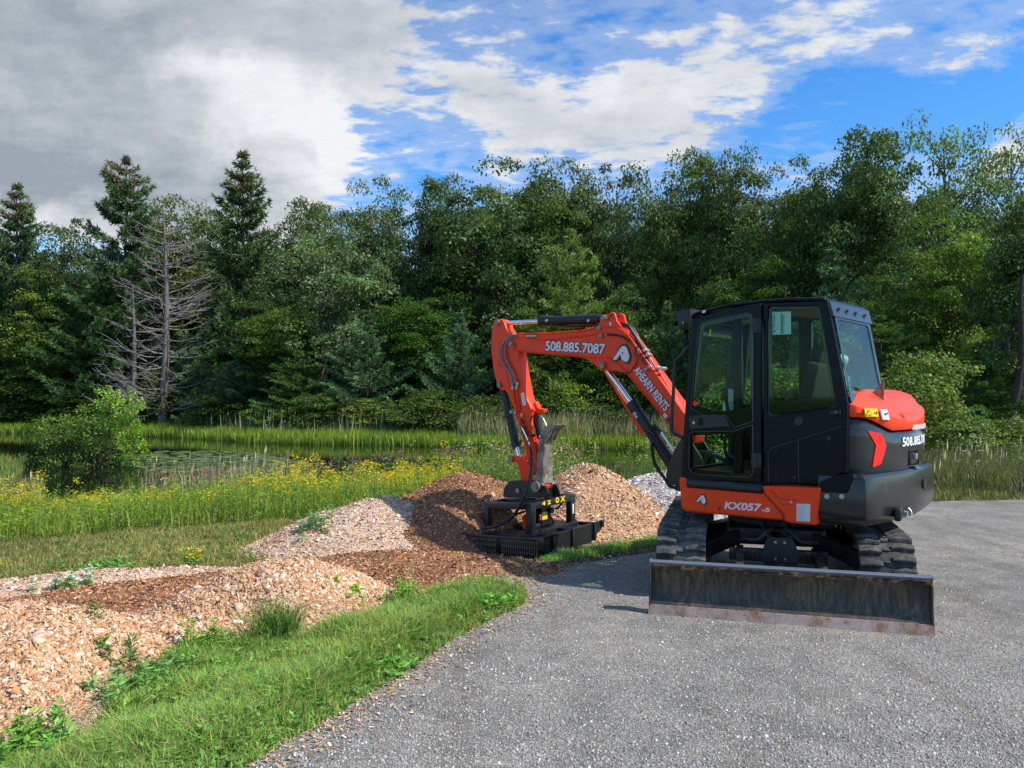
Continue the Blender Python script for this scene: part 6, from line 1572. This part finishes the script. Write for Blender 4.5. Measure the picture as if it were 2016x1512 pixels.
def crown_pine(seed, H=10., Rb=2.4, zb=1.6, nwh=22, nb=6, nt=13, nn=8, col=(.045, .085, .040), up=.10, prof=1.2, droop=0, brown=0, nl=.26, nw=.042, taper_top=.25):
    r = np.random.default_rng(seed); P = []; D = []; C = []; paths = []; rad = []
    tz = np.linspace(0, 1, 8); paths.append(np.stack([.05*np.sin(tz*5+seed), .05*np.cos(tz*4), tz*H*.99-.3*(tz == 0)], 1)); rad.append(.15*(1-.92*tz)+.008)
    zs = zb+(H-zb)*np.linspace(0, 1, nwh)**.95
    for z in zs:
        f = (z-zb)/(H-zb); Rz = Rb*((1-f)**(1/prof))*(1 if f > .12 else .65+.35*f/.12)+taper_top*(1-f)
        for b in range(nb if f < .9 else 4):
            az = r.uniform(0, 2*np.pi); L_ = Rz*r.uniform(.45, 1.3); el = up+r.normal(0, .07)+.35*f
            n = max(3, int(nt*L_/Rb*1.6)); t = np.linspace(.22, 1, n)
            d = np.array([math.cos(az), math.sin(az), 0]); side_ = np.array([-d[1], d[0], 0])
            cen = lambda t_: d*(L_*t_)[:, None]+np.array([0, 0, 1])*((el*L_*t_)-droop*L_*t_*(1-t_)*2+.10*L_*t_**3)[:, None]+np.array([0, 0, z])
            u = np.linspace(0, 1, 5); paths.append(cen(u)); rad.append(.030*(1-.8*u)*(1-.5*f))
            for sgn in (0, 1, -1):
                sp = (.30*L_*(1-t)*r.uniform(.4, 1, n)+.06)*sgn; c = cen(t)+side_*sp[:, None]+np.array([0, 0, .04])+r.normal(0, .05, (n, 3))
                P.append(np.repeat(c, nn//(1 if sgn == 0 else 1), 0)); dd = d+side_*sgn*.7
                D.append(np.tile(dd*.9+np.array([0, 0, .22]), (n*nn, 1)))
                br = brown and f > .80 and r.uniform() < brown
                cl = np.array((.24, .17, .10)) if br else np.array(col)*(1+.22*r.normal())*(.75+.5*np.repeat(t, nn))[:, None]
                C.append(np.broadcast_to(cl, (n*nn, 3)))
    P = np.concatenate(P); D = np.concatenate(D); C = np.concatenate(C); n = len(P)
    D = unit(unit(D)+r.normal(0, .55, (n, 3))); L_ = nl*r.uniform(.7, 1.3, n)
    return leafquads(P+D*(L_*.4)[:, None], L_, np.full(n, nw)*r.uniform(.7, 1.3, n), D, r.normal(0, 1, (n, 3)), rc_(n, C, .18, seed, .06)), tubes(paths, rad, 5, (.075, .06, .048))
def mesh_only(name, part, mat):
    V, F, C = merge([part]); o = np_mesh(name, V, F, C, mat); me = o.data; bpy.data.objects.remove(o); return me
PR = {}
def proto(k, cr, mat):
    V = cr[0][0]; fz = 10/np.percentile(V[:, 2], 99.93); rr = np.percentile(np.hypot(V[:, 0], V[:, 1]), 97)
    for q_ in cr: q_[0][:, 2] *= fz
    LEANS[k] = rr; PR[k] = (mesh_only('crown', cr[0], M[mat]), mesh_only('trunk', cr[1], M['bark']))
LEANS = {}
proto('oak', crown_decid(1), 'leaf')
proto('oak2', crown_decid(2, Rw=3.5, ncl=220, per=160, zb=1.6), 'leaf')
proto('oak3', crown_decid(3, Rw=2.7, ncl=190, per=160, zb=1.6, leaf=.13), 'leaf')
proto('maple', crown_decid(4, Rw=2.9, ncl=185, per=160, zb=.8, col=(.13, .185, .042), leaf=.12), 'leaf')
proto('airy', crown_decid(5, Rw=3.2, ncl=105, per=62, zb=2.4, col=(.14, .19, .072), leaf=.125, cr=(.40, .75)), 'leaf')
proto('airy2', crown_decid(6, Rw=3.2, ncl=115, per=80, zb=2.0, col=(.115, .155, .060), leaf=.145, cr=(.40, .85)), 'leaf')
proto('bush', crown_decid(7, H=10, Rw=5.0, zb=.2, ncl=150, per=100, col=(.12, .165, .042), leaf=.32, cr=(.9, 1.6)), 'leaf')
proto('bush2', crown_decid(8, H=10, Rw=4.2, zb=.2, ncl=110, per=90, col=(.14, .19, .05), leaf=.36, cr=(.8, 1.5)), 'leaf')
proto('pine', crown_pine(11, brown=.35, Rb=2.1, zb=1.6, nwh=19, nb=8, col=(.085, .135, .050), prof=1.7), 'needle')
proto('pine2', crown_pine(12, brown=.35, Rb=2.2, zb=1.6, nwh=18, nb=8, col=(.078, .128, .050), prof=1.9), 'needle')
proto('yard', crown_pine(13, Rb=3.4, zb=.3, nwh=20, nb=6, nt=12, nn=10, col=(.12, .19, .088), up=.42, prof=1.0, nl=.30, nw=.042, taper_top=.1), 'needle')
proto('yard2', crown_pine(14, Rb=3.0, zb=.2, nwh=20, nb=7, nt=12, nn=10, col=(.11, .18, .075), up=.35, prof=1.0, nl=.30, nw=.042, taper_top=.1), 'needle')
proto('hem', crown_pine(15, Rb=3.6, zb=.6, nwh=15, nb=8, nt=14, nn=11, col=(.105, .16, .052), up=.05, prof=1.5, droop=.12, nl=.27, nw=.038), 'needle')
SCALE_H = {'bush': .96, 'bush2': .96}
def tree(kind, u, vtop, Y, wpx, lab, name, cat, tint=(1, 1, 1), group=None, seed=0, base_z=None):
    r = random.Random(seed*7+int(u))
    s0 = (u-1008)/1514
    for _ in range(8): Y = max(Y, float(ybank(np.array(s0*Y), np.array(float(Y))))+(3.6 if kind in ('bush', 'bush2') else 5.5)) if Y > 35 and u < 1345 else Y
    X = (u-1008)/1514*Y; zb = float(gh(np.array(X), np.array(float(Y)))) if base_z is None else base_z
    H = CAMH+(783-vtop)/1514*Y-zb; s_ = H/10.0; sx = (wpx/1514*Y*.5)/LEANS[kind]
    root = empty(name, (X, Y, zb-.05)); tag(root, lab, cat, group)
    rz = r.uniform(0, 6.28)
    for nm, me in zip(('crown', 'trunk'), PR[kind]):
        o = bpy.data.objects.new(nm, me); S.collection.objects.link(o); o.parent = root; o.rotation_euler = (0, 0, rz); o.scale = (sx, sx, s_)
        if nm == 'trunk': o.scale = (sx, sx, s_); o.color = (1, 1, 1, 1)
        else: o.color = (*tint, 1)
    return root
TR = [
 # kind, u, vtop, Y, width px, label, name, category, tint
 ('pine', 28, 362, 62, 175, 'tall dark pine at the left edge with cone-brown tip', 'pine_tree', 'pine tree', (1, 1, 1)),
 ('pine2', 243, 308, 62, 190, 'tall dark pine with brown tip standing left of the bare dead tree', 'pine_tree', 'pine tree', (.95, 1, .95)),
 ('pine', 474, 298, 60, 205, 'tallest dark pine with brown cone-laden tip, right of the bare dead tree', 'pine_tree', 'pine tree', (1.05, 1, .95)),
 ('airy2', 130, 428, 68, 190, 'rounded grey-green tree between the left edge pine and the next tall pine', 'broadleaf_tree', 'tree', (.95, .95, 1.0)),
 ('oak3', 350, 385, 70, 190, 'olive-green tree top seen between two tall pines, behind the dead tree', 'broadleaf_tree', 'tree', (1.1, 1, .9)),
 ('oak', 590, 392, 66, 190, 'low olive tree crown just right of the tallest pine', 'broadleaf_tree', 'tree', (1.05, 1, .9)),
 ('oak2', 722, 342, 60, 230, 'wide grey-green tree whose top ends left of the small blue sky notch', 'broadleaf_tree', 'tree', (.95, 1.0, 1.1)),
 ('airy2', 640, 440, 53, 250, 'silvery grey-green tree with large drooping leaves in the middle left', 'broadleaf_tree', 'tree', (1.5, 1.5, 1.75)),
 ('oak2', 1000, 300, 57, 330, 'very broad domed dark green tree above the left end of the arm', 'broadleaf_tree', 'tree', (.92, 1, .9)),
 ('oak', 880, 345, 61, 170, 'dark green tree rising just right of the small blue sky notch', 'broadleaf_tree', 'tree', (.9, 1, .95)),
 ('oak3', 1110, 312, 58, 190, 'dark green tree merging with the right shoulder of the broad dome', 'broadleaf_tree', 'tree', (1, 1, .9)),
 ('airy2', 1215, 322, 57, 190, 'grey-green open tree above the boom knee', 'broadleaf_tree', 'tree', (1.0, 1.0, 1.1)),
 ('oak', 1350, 296, 53, 200, 'olive-green peaked tree above the front corner of the cab', 'broadleaf_tree', 'tree', (1.15, 1.1, .85)),
 ('oak3', 1440, 292, 50, 160, 'narrow-topped olive tree above the front half of the cab roof', 'broadleaf_tree', 'tree', (1.05, 1.05, .85)),
 ('oak2', 1545, 305, 46, 250, 'dark green tree above the middle of the cab roof', 'broadleaf_tree', 'tree', (.9, .95, .8)),
 ('oak', 1690, 256, 42, 250, 'high dark oak above the rear of the cab', 'broadleaf_tree', 'tree', (.85, .92, .78)),
 ('airy', 1865, 222, 38, 270, 'highest pale airy tree with thin feathery crown at the right', 'broadleaf_tree', 'tree', (1.15, 1.15, 1.05)),
 ('airy', 1995, 238, 36, 220, 'pale airy tree cut by the right edge of the picture', 'broadleaf_tree', 'tree', (1.1, 1.1, 1.0)),
 ('maple', 1880, 400, 31, 220, 'bright yellow-green tree right of the cab', 'broadleaf_tree', 'tree', (1.15, 1.15, .75)),
 ('oak3', 2030, 380, 27, 230, 'dark tree with a leaning forked trunk at the right edge', 'broadleaf_tree', 'tree', (.7, .8, .7)),
 ('maple', 1780, 520, 33, 190, 'mid green leafy tree directly right of the cab roof', 'broadleaf_tree', 'tree', (.68, .80, .55)),
 ('maple', 105, 520, 59, 190, 'yellow-green small tree under the left edge pine', 'broadleaf_tree', 'tree', (1.15, 1.1, .8)),
 ('hem', 190, 540, 57, 260, 'dark layered conifer standing left of the dead tree', 'conifer_tree', 'conifer', (.85, 1, .95)),
 ('hem', 40, 640, 58, 240, 'dark conifer low at the left edge', 'conifer_tree', 'conifer', (.8, 1, .95)),
 ('maple', 545, 575, 53, 200, 'yellow-green bushy tree below the tallest pine', 'broadleaf_tree', 'tree', (.95, .95, .75)),
 ('maple', 840, 560, 52, 200, 'fresh green tree in the gap left of the arm', 'broadleaf_tree', 'tree', (.6, .85, .6)),
 ('hem', 1125, 450, 47, 240, 'light yellow-green conifer behind the arm cylinder', 'conifer_tree', 'conifer', (1.75, 1.55, 1.0)),
 ('maple', 1060, 590, 46, 150, 'bright green young tree just above the arm cylinder', 'broadleaf_tree', 'tree', (1.0, 1.05, .75)),
 ('yard', 15, 600, 54, 150, 'blue-green young pine at the far left', 'young_pine', 'young pine', (1.1, 1.1, 1.2)),
 ('yard', 350, 690, 51, 110, 'small young pine with upswept tips beside the dead tree', 'young_pine', 'young pine', (1.15, 1.15, 1.0)),
 ('yard2', 405, 640, 52, 160, 'light green young pine, taller of the pair beside the dead tree', 'young_pine', 'young pine', (1.1, 1.15, .95)),
 ('yard2', 480, 680, 51, 170, 'dark young pine below the yellow-green bushy tree', 'young_pine', 'young pine', (.75, .85, .8)),
 ('hem', 590, 690, 50, 190, 'broad low conifer with layered branches left of centre', 'conifer_tree', 'conifer', (.95, 1.1, .85)),
 ('yard', 722, 610, 50, 200, 'large blue-green young pine in the middle of the bank', 'young_pine', 'young pine', (.95, 1, .95)),
 ('yard2', 805, 640, 53, 150, 'dim young pine between the two large blue-green ones', 'young_pine', 'young pine', (.7, .8, .75)),
 ('yard', 905, 615, 49, 170, 'blue-green young pine left of the hanging arm', 'young_pine', 'young pine', (.95, 1.05, 1.05)),
 ('yard', 1315, 592, 42, 150, 'pale green young pine in front of the cab visor', 'young_pine', 'young pine', (1.1, 1.15, .95)),
 ('yard2', 1400, 560, 45, 190, 'bluish young pine partly behind the front of the cab', 'young_pine', 'young pine', (.9, 1, 1.05)),
 ('yard', 1640, 490, 38, 260, 'grey-green pine rising behind the rear of the cab roof', 'young_pine', 'young pine', (.95, 1, .95)),
 ('hem', 1735, 620, 30, 260, 'yellow-green layered conifer right beside the rear window of the cab', 'conifer_tree', 'conifer', (1.3, 1.35, .8)),
 ('hem', 1925, 690, 27, 230, 'green layered conifer at the right behind the bush', 'conifer_tree', 'conifer', (1.0, 1.2, .8)),
 ('maple', 1200, 560, 44, 170, 'dark leafy tree behind the boom knee', 'broadleaf_tree', 'tree', (.6, .75, .6)),
 ('maple', 1470, 500, 42, 200, 'green leafy tree seen over the cab roof', 'broadleaf_tree', 'tree', (.7, .85, .6)),
 # shrubs
 ('bush2', 1113, 728, 43, 105, 'bright yellow-green shrub in the opening under the boom', 'shrub', 'shrub', (1.7, 1.6, .9)),
 ('bush', 1020, 750, 45, 170, 'dark shrub on the far bank behind the hanging arm', 'shrub', 'shrub', (.8, .85, .8)),
 ('bush', 1230, 745, 42, 200, 'dark green shrub between boom and cab on the far bank', 'shrub', 'shrub', (.75, .85, .7)),
 ('bush', 945, 778, 45, 170, 'rounded olive shrub at the waterline left of the arm', 'shrub', 'shrub', (.95, .95, .8)),
 ('bush', 835, 765, 47, 180, 'mid green shrub on the far bank below the dim young pine', 'shrub', 'shrub', (.9, .95, .85)),
 ('bush2', 735, 782, 47, 110, 'small yellowish shrub at the middle of the far bank', 'shrub', 'shrub', (1.3, 1.2, .7)),
 ('bush', 640, 775, 48, 150, 'green shrub on the far bank under the silvery tree', 'shrub', 'shrub', (.85, .95, .8)),
 ('bush2', 540, 790, 49, 100, 'small pale shrub on the far bank left of centre', 'shrub', 'shrub', (1.1, 1.1, .8)),
 ('bush', 445, 770, 51, 150, 'dark low shrub on the far bank under the dark young pine', 'shrub', 'shrub', (.6, .7, .6)),
 ('bush', 318, 742, 53, 150, 'dull olive shrub at the foot of the dead tree', 'shrub', 'shrub', (.9, .85, .75)),
 ('bush', 190, 770, 57, 200, 'dark shrub on the far bank behind the round near shrub', 'shrub', 'shrub', (.6, .7, .55)),
 ('bush', 60, 775, 60, 180, 'dark shrub on the far bank at the left edge', 'shrub', 'shrub', (.6, .7, .55)),
 ('bush', 1330, 740, 40, 160, 'dark shrub just in front of the cab, beyond the pond', 'shrub', 'shrub', (.7, .8, .6)),
 ('bush', 1450, 740, 36, 220, 'leafy shrub seen through the cab door window', 'shrub', 'shrub', (1.1, 1.2, .75)),
 ('bush', 1590, 720, 33, 240, 'leafy shrub seen through the rear side window of the cab', 'shrub', 'shrub', (1.15, 1.25, .8)),
 ('bush', 1800, 690, 20.5, 215, 'tall vine-covered olive bush right behind the orange bonnet', 'shrub', 'shrub', (1.35, 1.25, 1.0)),
 ('bush2', 1885, 800, 18.5, 130, 'lower olive bush sloping down right of the counterweight', 'shrub', 'shrub', (1.15, 1.1, .85)),
 ('bush', 1985, 820, 19.5, 200, 'olive roadside bush at the right edge above the tall grass', 'shrub', 'shrub', (1.1, 1.0, .75)),
]
for i, (k, u, vt, Y, w, lab, nm, cat, tint) in enumerate(TR):
    grp = {'pine_tree': 'tall pines on the far bank', 'broadleaf_tree': 'leafy trees of the wood', 'conifer_tree': 'layered conifers at the wood edge', 'young_pine': 'young pines along the bank', 'shrub': 'shrubs along the banks'}[nm]
    if u == 243: tree(k, u, vt, Y, w, lab, nm, cat, tint, grp, i)
    else: tree(k, u, vt, Y, w, lab, nm, cat, tint, grp, i)
# second and third rows, mostly hidden: they close the gaps between the front trees
r = random.Random(4); q = 0
sky = [(-300, 430), (0, 470), (130, 470), (350, 430), (560, 430), (720, 390), (800, 440), (860, 390), (1000, 345), (1200, 360), (1350, 345), (1550, 350), (1700, 310), (1850, 330), (2000, 360), (2300, 380)]
for row, (Y0, du) in enumerate(((70, 92), (82, 104))):
    u = -140
    while u < 2150:
        v = np.interp(u, [a for a, b in sky], [b for a, b in sky])+r.uniform(15, 70)+row*10; Y = Y0+r.uniform(-3, 3)-max(0, (u-1300)/700)*18
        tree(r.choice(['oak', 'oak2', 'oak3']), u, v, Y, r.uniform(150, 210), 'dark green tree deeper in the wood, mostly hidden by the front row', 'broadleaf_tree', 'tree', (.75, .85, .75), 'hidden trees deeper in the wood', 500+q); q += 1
        u += du*r.uniform(.8, 1.2)
# saplings filling the dark understorey
for k in range(24):
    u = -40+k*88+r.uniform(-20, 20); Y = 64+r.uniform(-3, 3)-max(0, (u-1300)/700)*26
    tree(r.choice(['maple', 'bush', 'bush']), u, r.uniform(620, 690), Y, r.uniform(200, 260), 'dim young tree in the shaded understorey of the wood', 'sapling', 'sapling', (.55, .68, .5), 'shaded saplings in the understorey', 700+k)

# ---- the round shrub in the near left
def near_shrub():
    x, y, z = gpt(180, 962); Y = y; px = Y/1514
    root = empty('round_shrub', (x, y, z-.05)); tag(root, 'large round shrub with bright yellow-green upper shoots on the near pond shore', 'shrub')
    r = np.random.default_rng(81); parts = []; paths = []; rad = []
    blobs = [(-70, 60, 55, 50, (.065, .10, .022)), (-30, 90, 65, 55, (.085, .13, .025)), (30, 60, 65, 55, (.09, .145, .028)), (-60, 120, 50, 36, (.12, .19, .030)), (0, 130, 55, 40, (.12, .19, .03)), (65, 95, 40, 60, (.17, .27, .035)), (50, 150, 45, 40, (.19, .29, .045)), (80, 175, 28, 30, (.22, .31, .06)), (30, 178, 26, 28, (.22, .32, .055)), (0, 30, 90, 34, (.05, .08, .02)), (90, 45, 34, 40, (.14, .23, .04))]  # yellow-green upper shoots; shade low and left painted into the leaf colours
    for bx, bz, rx, rz, c in blobs:
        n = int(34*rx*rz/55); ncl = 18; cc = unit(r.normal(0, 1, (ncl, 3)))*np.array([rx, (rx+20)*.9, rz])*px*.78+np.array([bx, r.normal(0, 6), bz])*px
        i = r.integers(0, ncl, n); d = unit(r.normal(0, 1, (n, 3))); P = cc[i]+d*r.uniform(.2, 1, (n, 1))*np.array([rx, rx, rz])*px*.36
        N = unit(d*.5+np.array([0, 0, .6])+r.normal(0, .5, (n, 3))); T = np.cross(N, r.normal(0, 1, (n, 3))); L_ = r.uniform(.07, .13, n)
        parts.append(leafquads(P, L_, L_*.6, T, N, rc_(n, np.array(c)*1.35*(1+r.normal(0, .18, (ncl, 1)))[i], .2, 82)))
        for _ in range(5):
            e = np.array([bx+r.normal(0, rx*.4), r.normal(0, 20), bz+rz*r.uniform(.2, .9)])*px; u_ = np.linspace(0, 1, 6)[:, None]; paths.append(np.array([e[0]*.15, 0, 0])*(1-u_)+e*u_+r.normal(0, .03, (6, 3))); rad.append(.022*(1-.8*u_[:, 0]))
    V, F, C = merge(parts); o = np_mesh('foliage', V, F, C, M['leaf'], root); V, F, C = merge([tubes(paths, rad, 5, (.10, .08, .06))]); np_mesh('stems', V, F, C, M['bark'], root)
near_shrub()
# ---- bare dead tree
def dead_tree(u, vtop, Y, wpx, nbr, seed, lab, needles=True, vb=790):
    X = (u-1008)/1514*Y; zb = float(gh(np.array(X), np.array(float(Y)))); H = CAMH+(783-vtop)/1514*Y-zb; Rw = wpx/1514*Y*.5
    r = np.random.default_rng(seed); root = empty('dead_tree', (X, Y, zb)); tag(root, lab, 'dead tree')
    tz = np.linspace(0, 1, 10); tp = np.stack([.02*H*np.sin(tz*3), 0*tz, tz*H-.3*(tz == 0)], 1)
    V, F, C = merge([tubes([tp], [.020*H*(1-.9*tz)+.02], 8, (.15, .135, .125))]); np_mesh('trunk', V, F, C, M['bark'], root)
    paths = []; rad = []; tw = []
    for k in range(nbr):
        f = r.uniform(.10, .98); az = r.uniform(0, 2*np.pi); L_ = Rw*(1.05-.75*f**2.0)*r.uniform(.55, 1.1); d = np.array([math.cos(az), math.sin(az)*.8, 0]); t = np.linspace(0, 1, 7)
        s0 = np.array([np.interp(f, tz, tp[:, 0]), 0, f*H]); sag = -.30 if f < .5 else -.05
        pth = s0+d*(L_*t)[:, None]+np.array([0, 0, 1])*((.18*f+.05)*L_*t+sag*L_*t*(1-t)+(.22*L_*t**2)+r.normal(0, .14)*L_*t)[:, None]+r.normal(0, .07, (7, 3))*t[:, None]; paths.append(pth); rad.append((.036*(1-.45*f))*(1-.75*t)+.010)
        for j in range(7):
            a = r.uniform(.3, 1); p0 = np.array([np.interp(a, t, pth[:, q_]) for q_ in range(3)]); dd = d+np.array([-d[1], d[0], 0])*r.choice([-1, 1])*r.uniform(.4, 1)+np.array([0, 0, r.uniform(-.15, .6)]); l2 = L_*.30*r.uniform(.5, 1.2)*(1.2-a*.5)
            u_ = np.linspace(0, 1, 4)[:, None]; q_ = p0+unit(dd)*l2*u_+np.array([0, 0, .1])*l2*u_**2+r.normal(0, .03, (4, 3))*u_; paths.append(q_); rad.append(.012*(1-.6*u_[:, 0])+.005)
            for s2 in range(2):
                p1 = q_[r.integers(1, 4)]; u3 = np.linspace(0, 1, 3)[:, None]; paths.append(p1+unit(dd+r.normal(0, .6, 3))*l2*.45*u3); rad.append(np.array([.010, .008, .005]))
    V, F, C = merge([tubes(paths, rad, 4, (.27, .245, .22))]); np_mesh('branches', V, F, C, M['bark'], root)
dead_tree(318, 420, 55.5, 250, 105, 91, 'bare grey dead tree with many fine branches between two tall pines')
dead_tree(258, 560, 55, 150, 30, 92, 'thin dead snag with a pale straight trunk left of the bare dead tree')
# leaning forked trunks at the right edge
tk = []
for (u0, v0, u1, v1, Y, rr) in ((1996, 800, 2022, 540, 25.5, .13), (1984, 700, 1962, 590, 25.8, .06)):
    A = np.array([(u0-1008)/1514*Y, Y, CAMH+(783-v0)/1514*Y]); B = np.array([(u1-1008)/1514*Y, Y, CAMH+(783-v1)/1514*Y]); u_ = np.linspace(0, 1, 7)[:, None]; tk.append((A+(B-A)*u_+np.array([.12, 0, 0])*np.sin(u_*5), rr*(1-.5*u_[:, 0])))
V, F, C = merge([tubes([a for a, b in tk], [b for a, b in tk], 8, (.05, .042, .036))]); o = np_mesh('leaning_trunk', V, F, C, M['bark']); tag(o, 'dark leaning forked trunk at the right edge above the roadside bush', 'tree trunk')
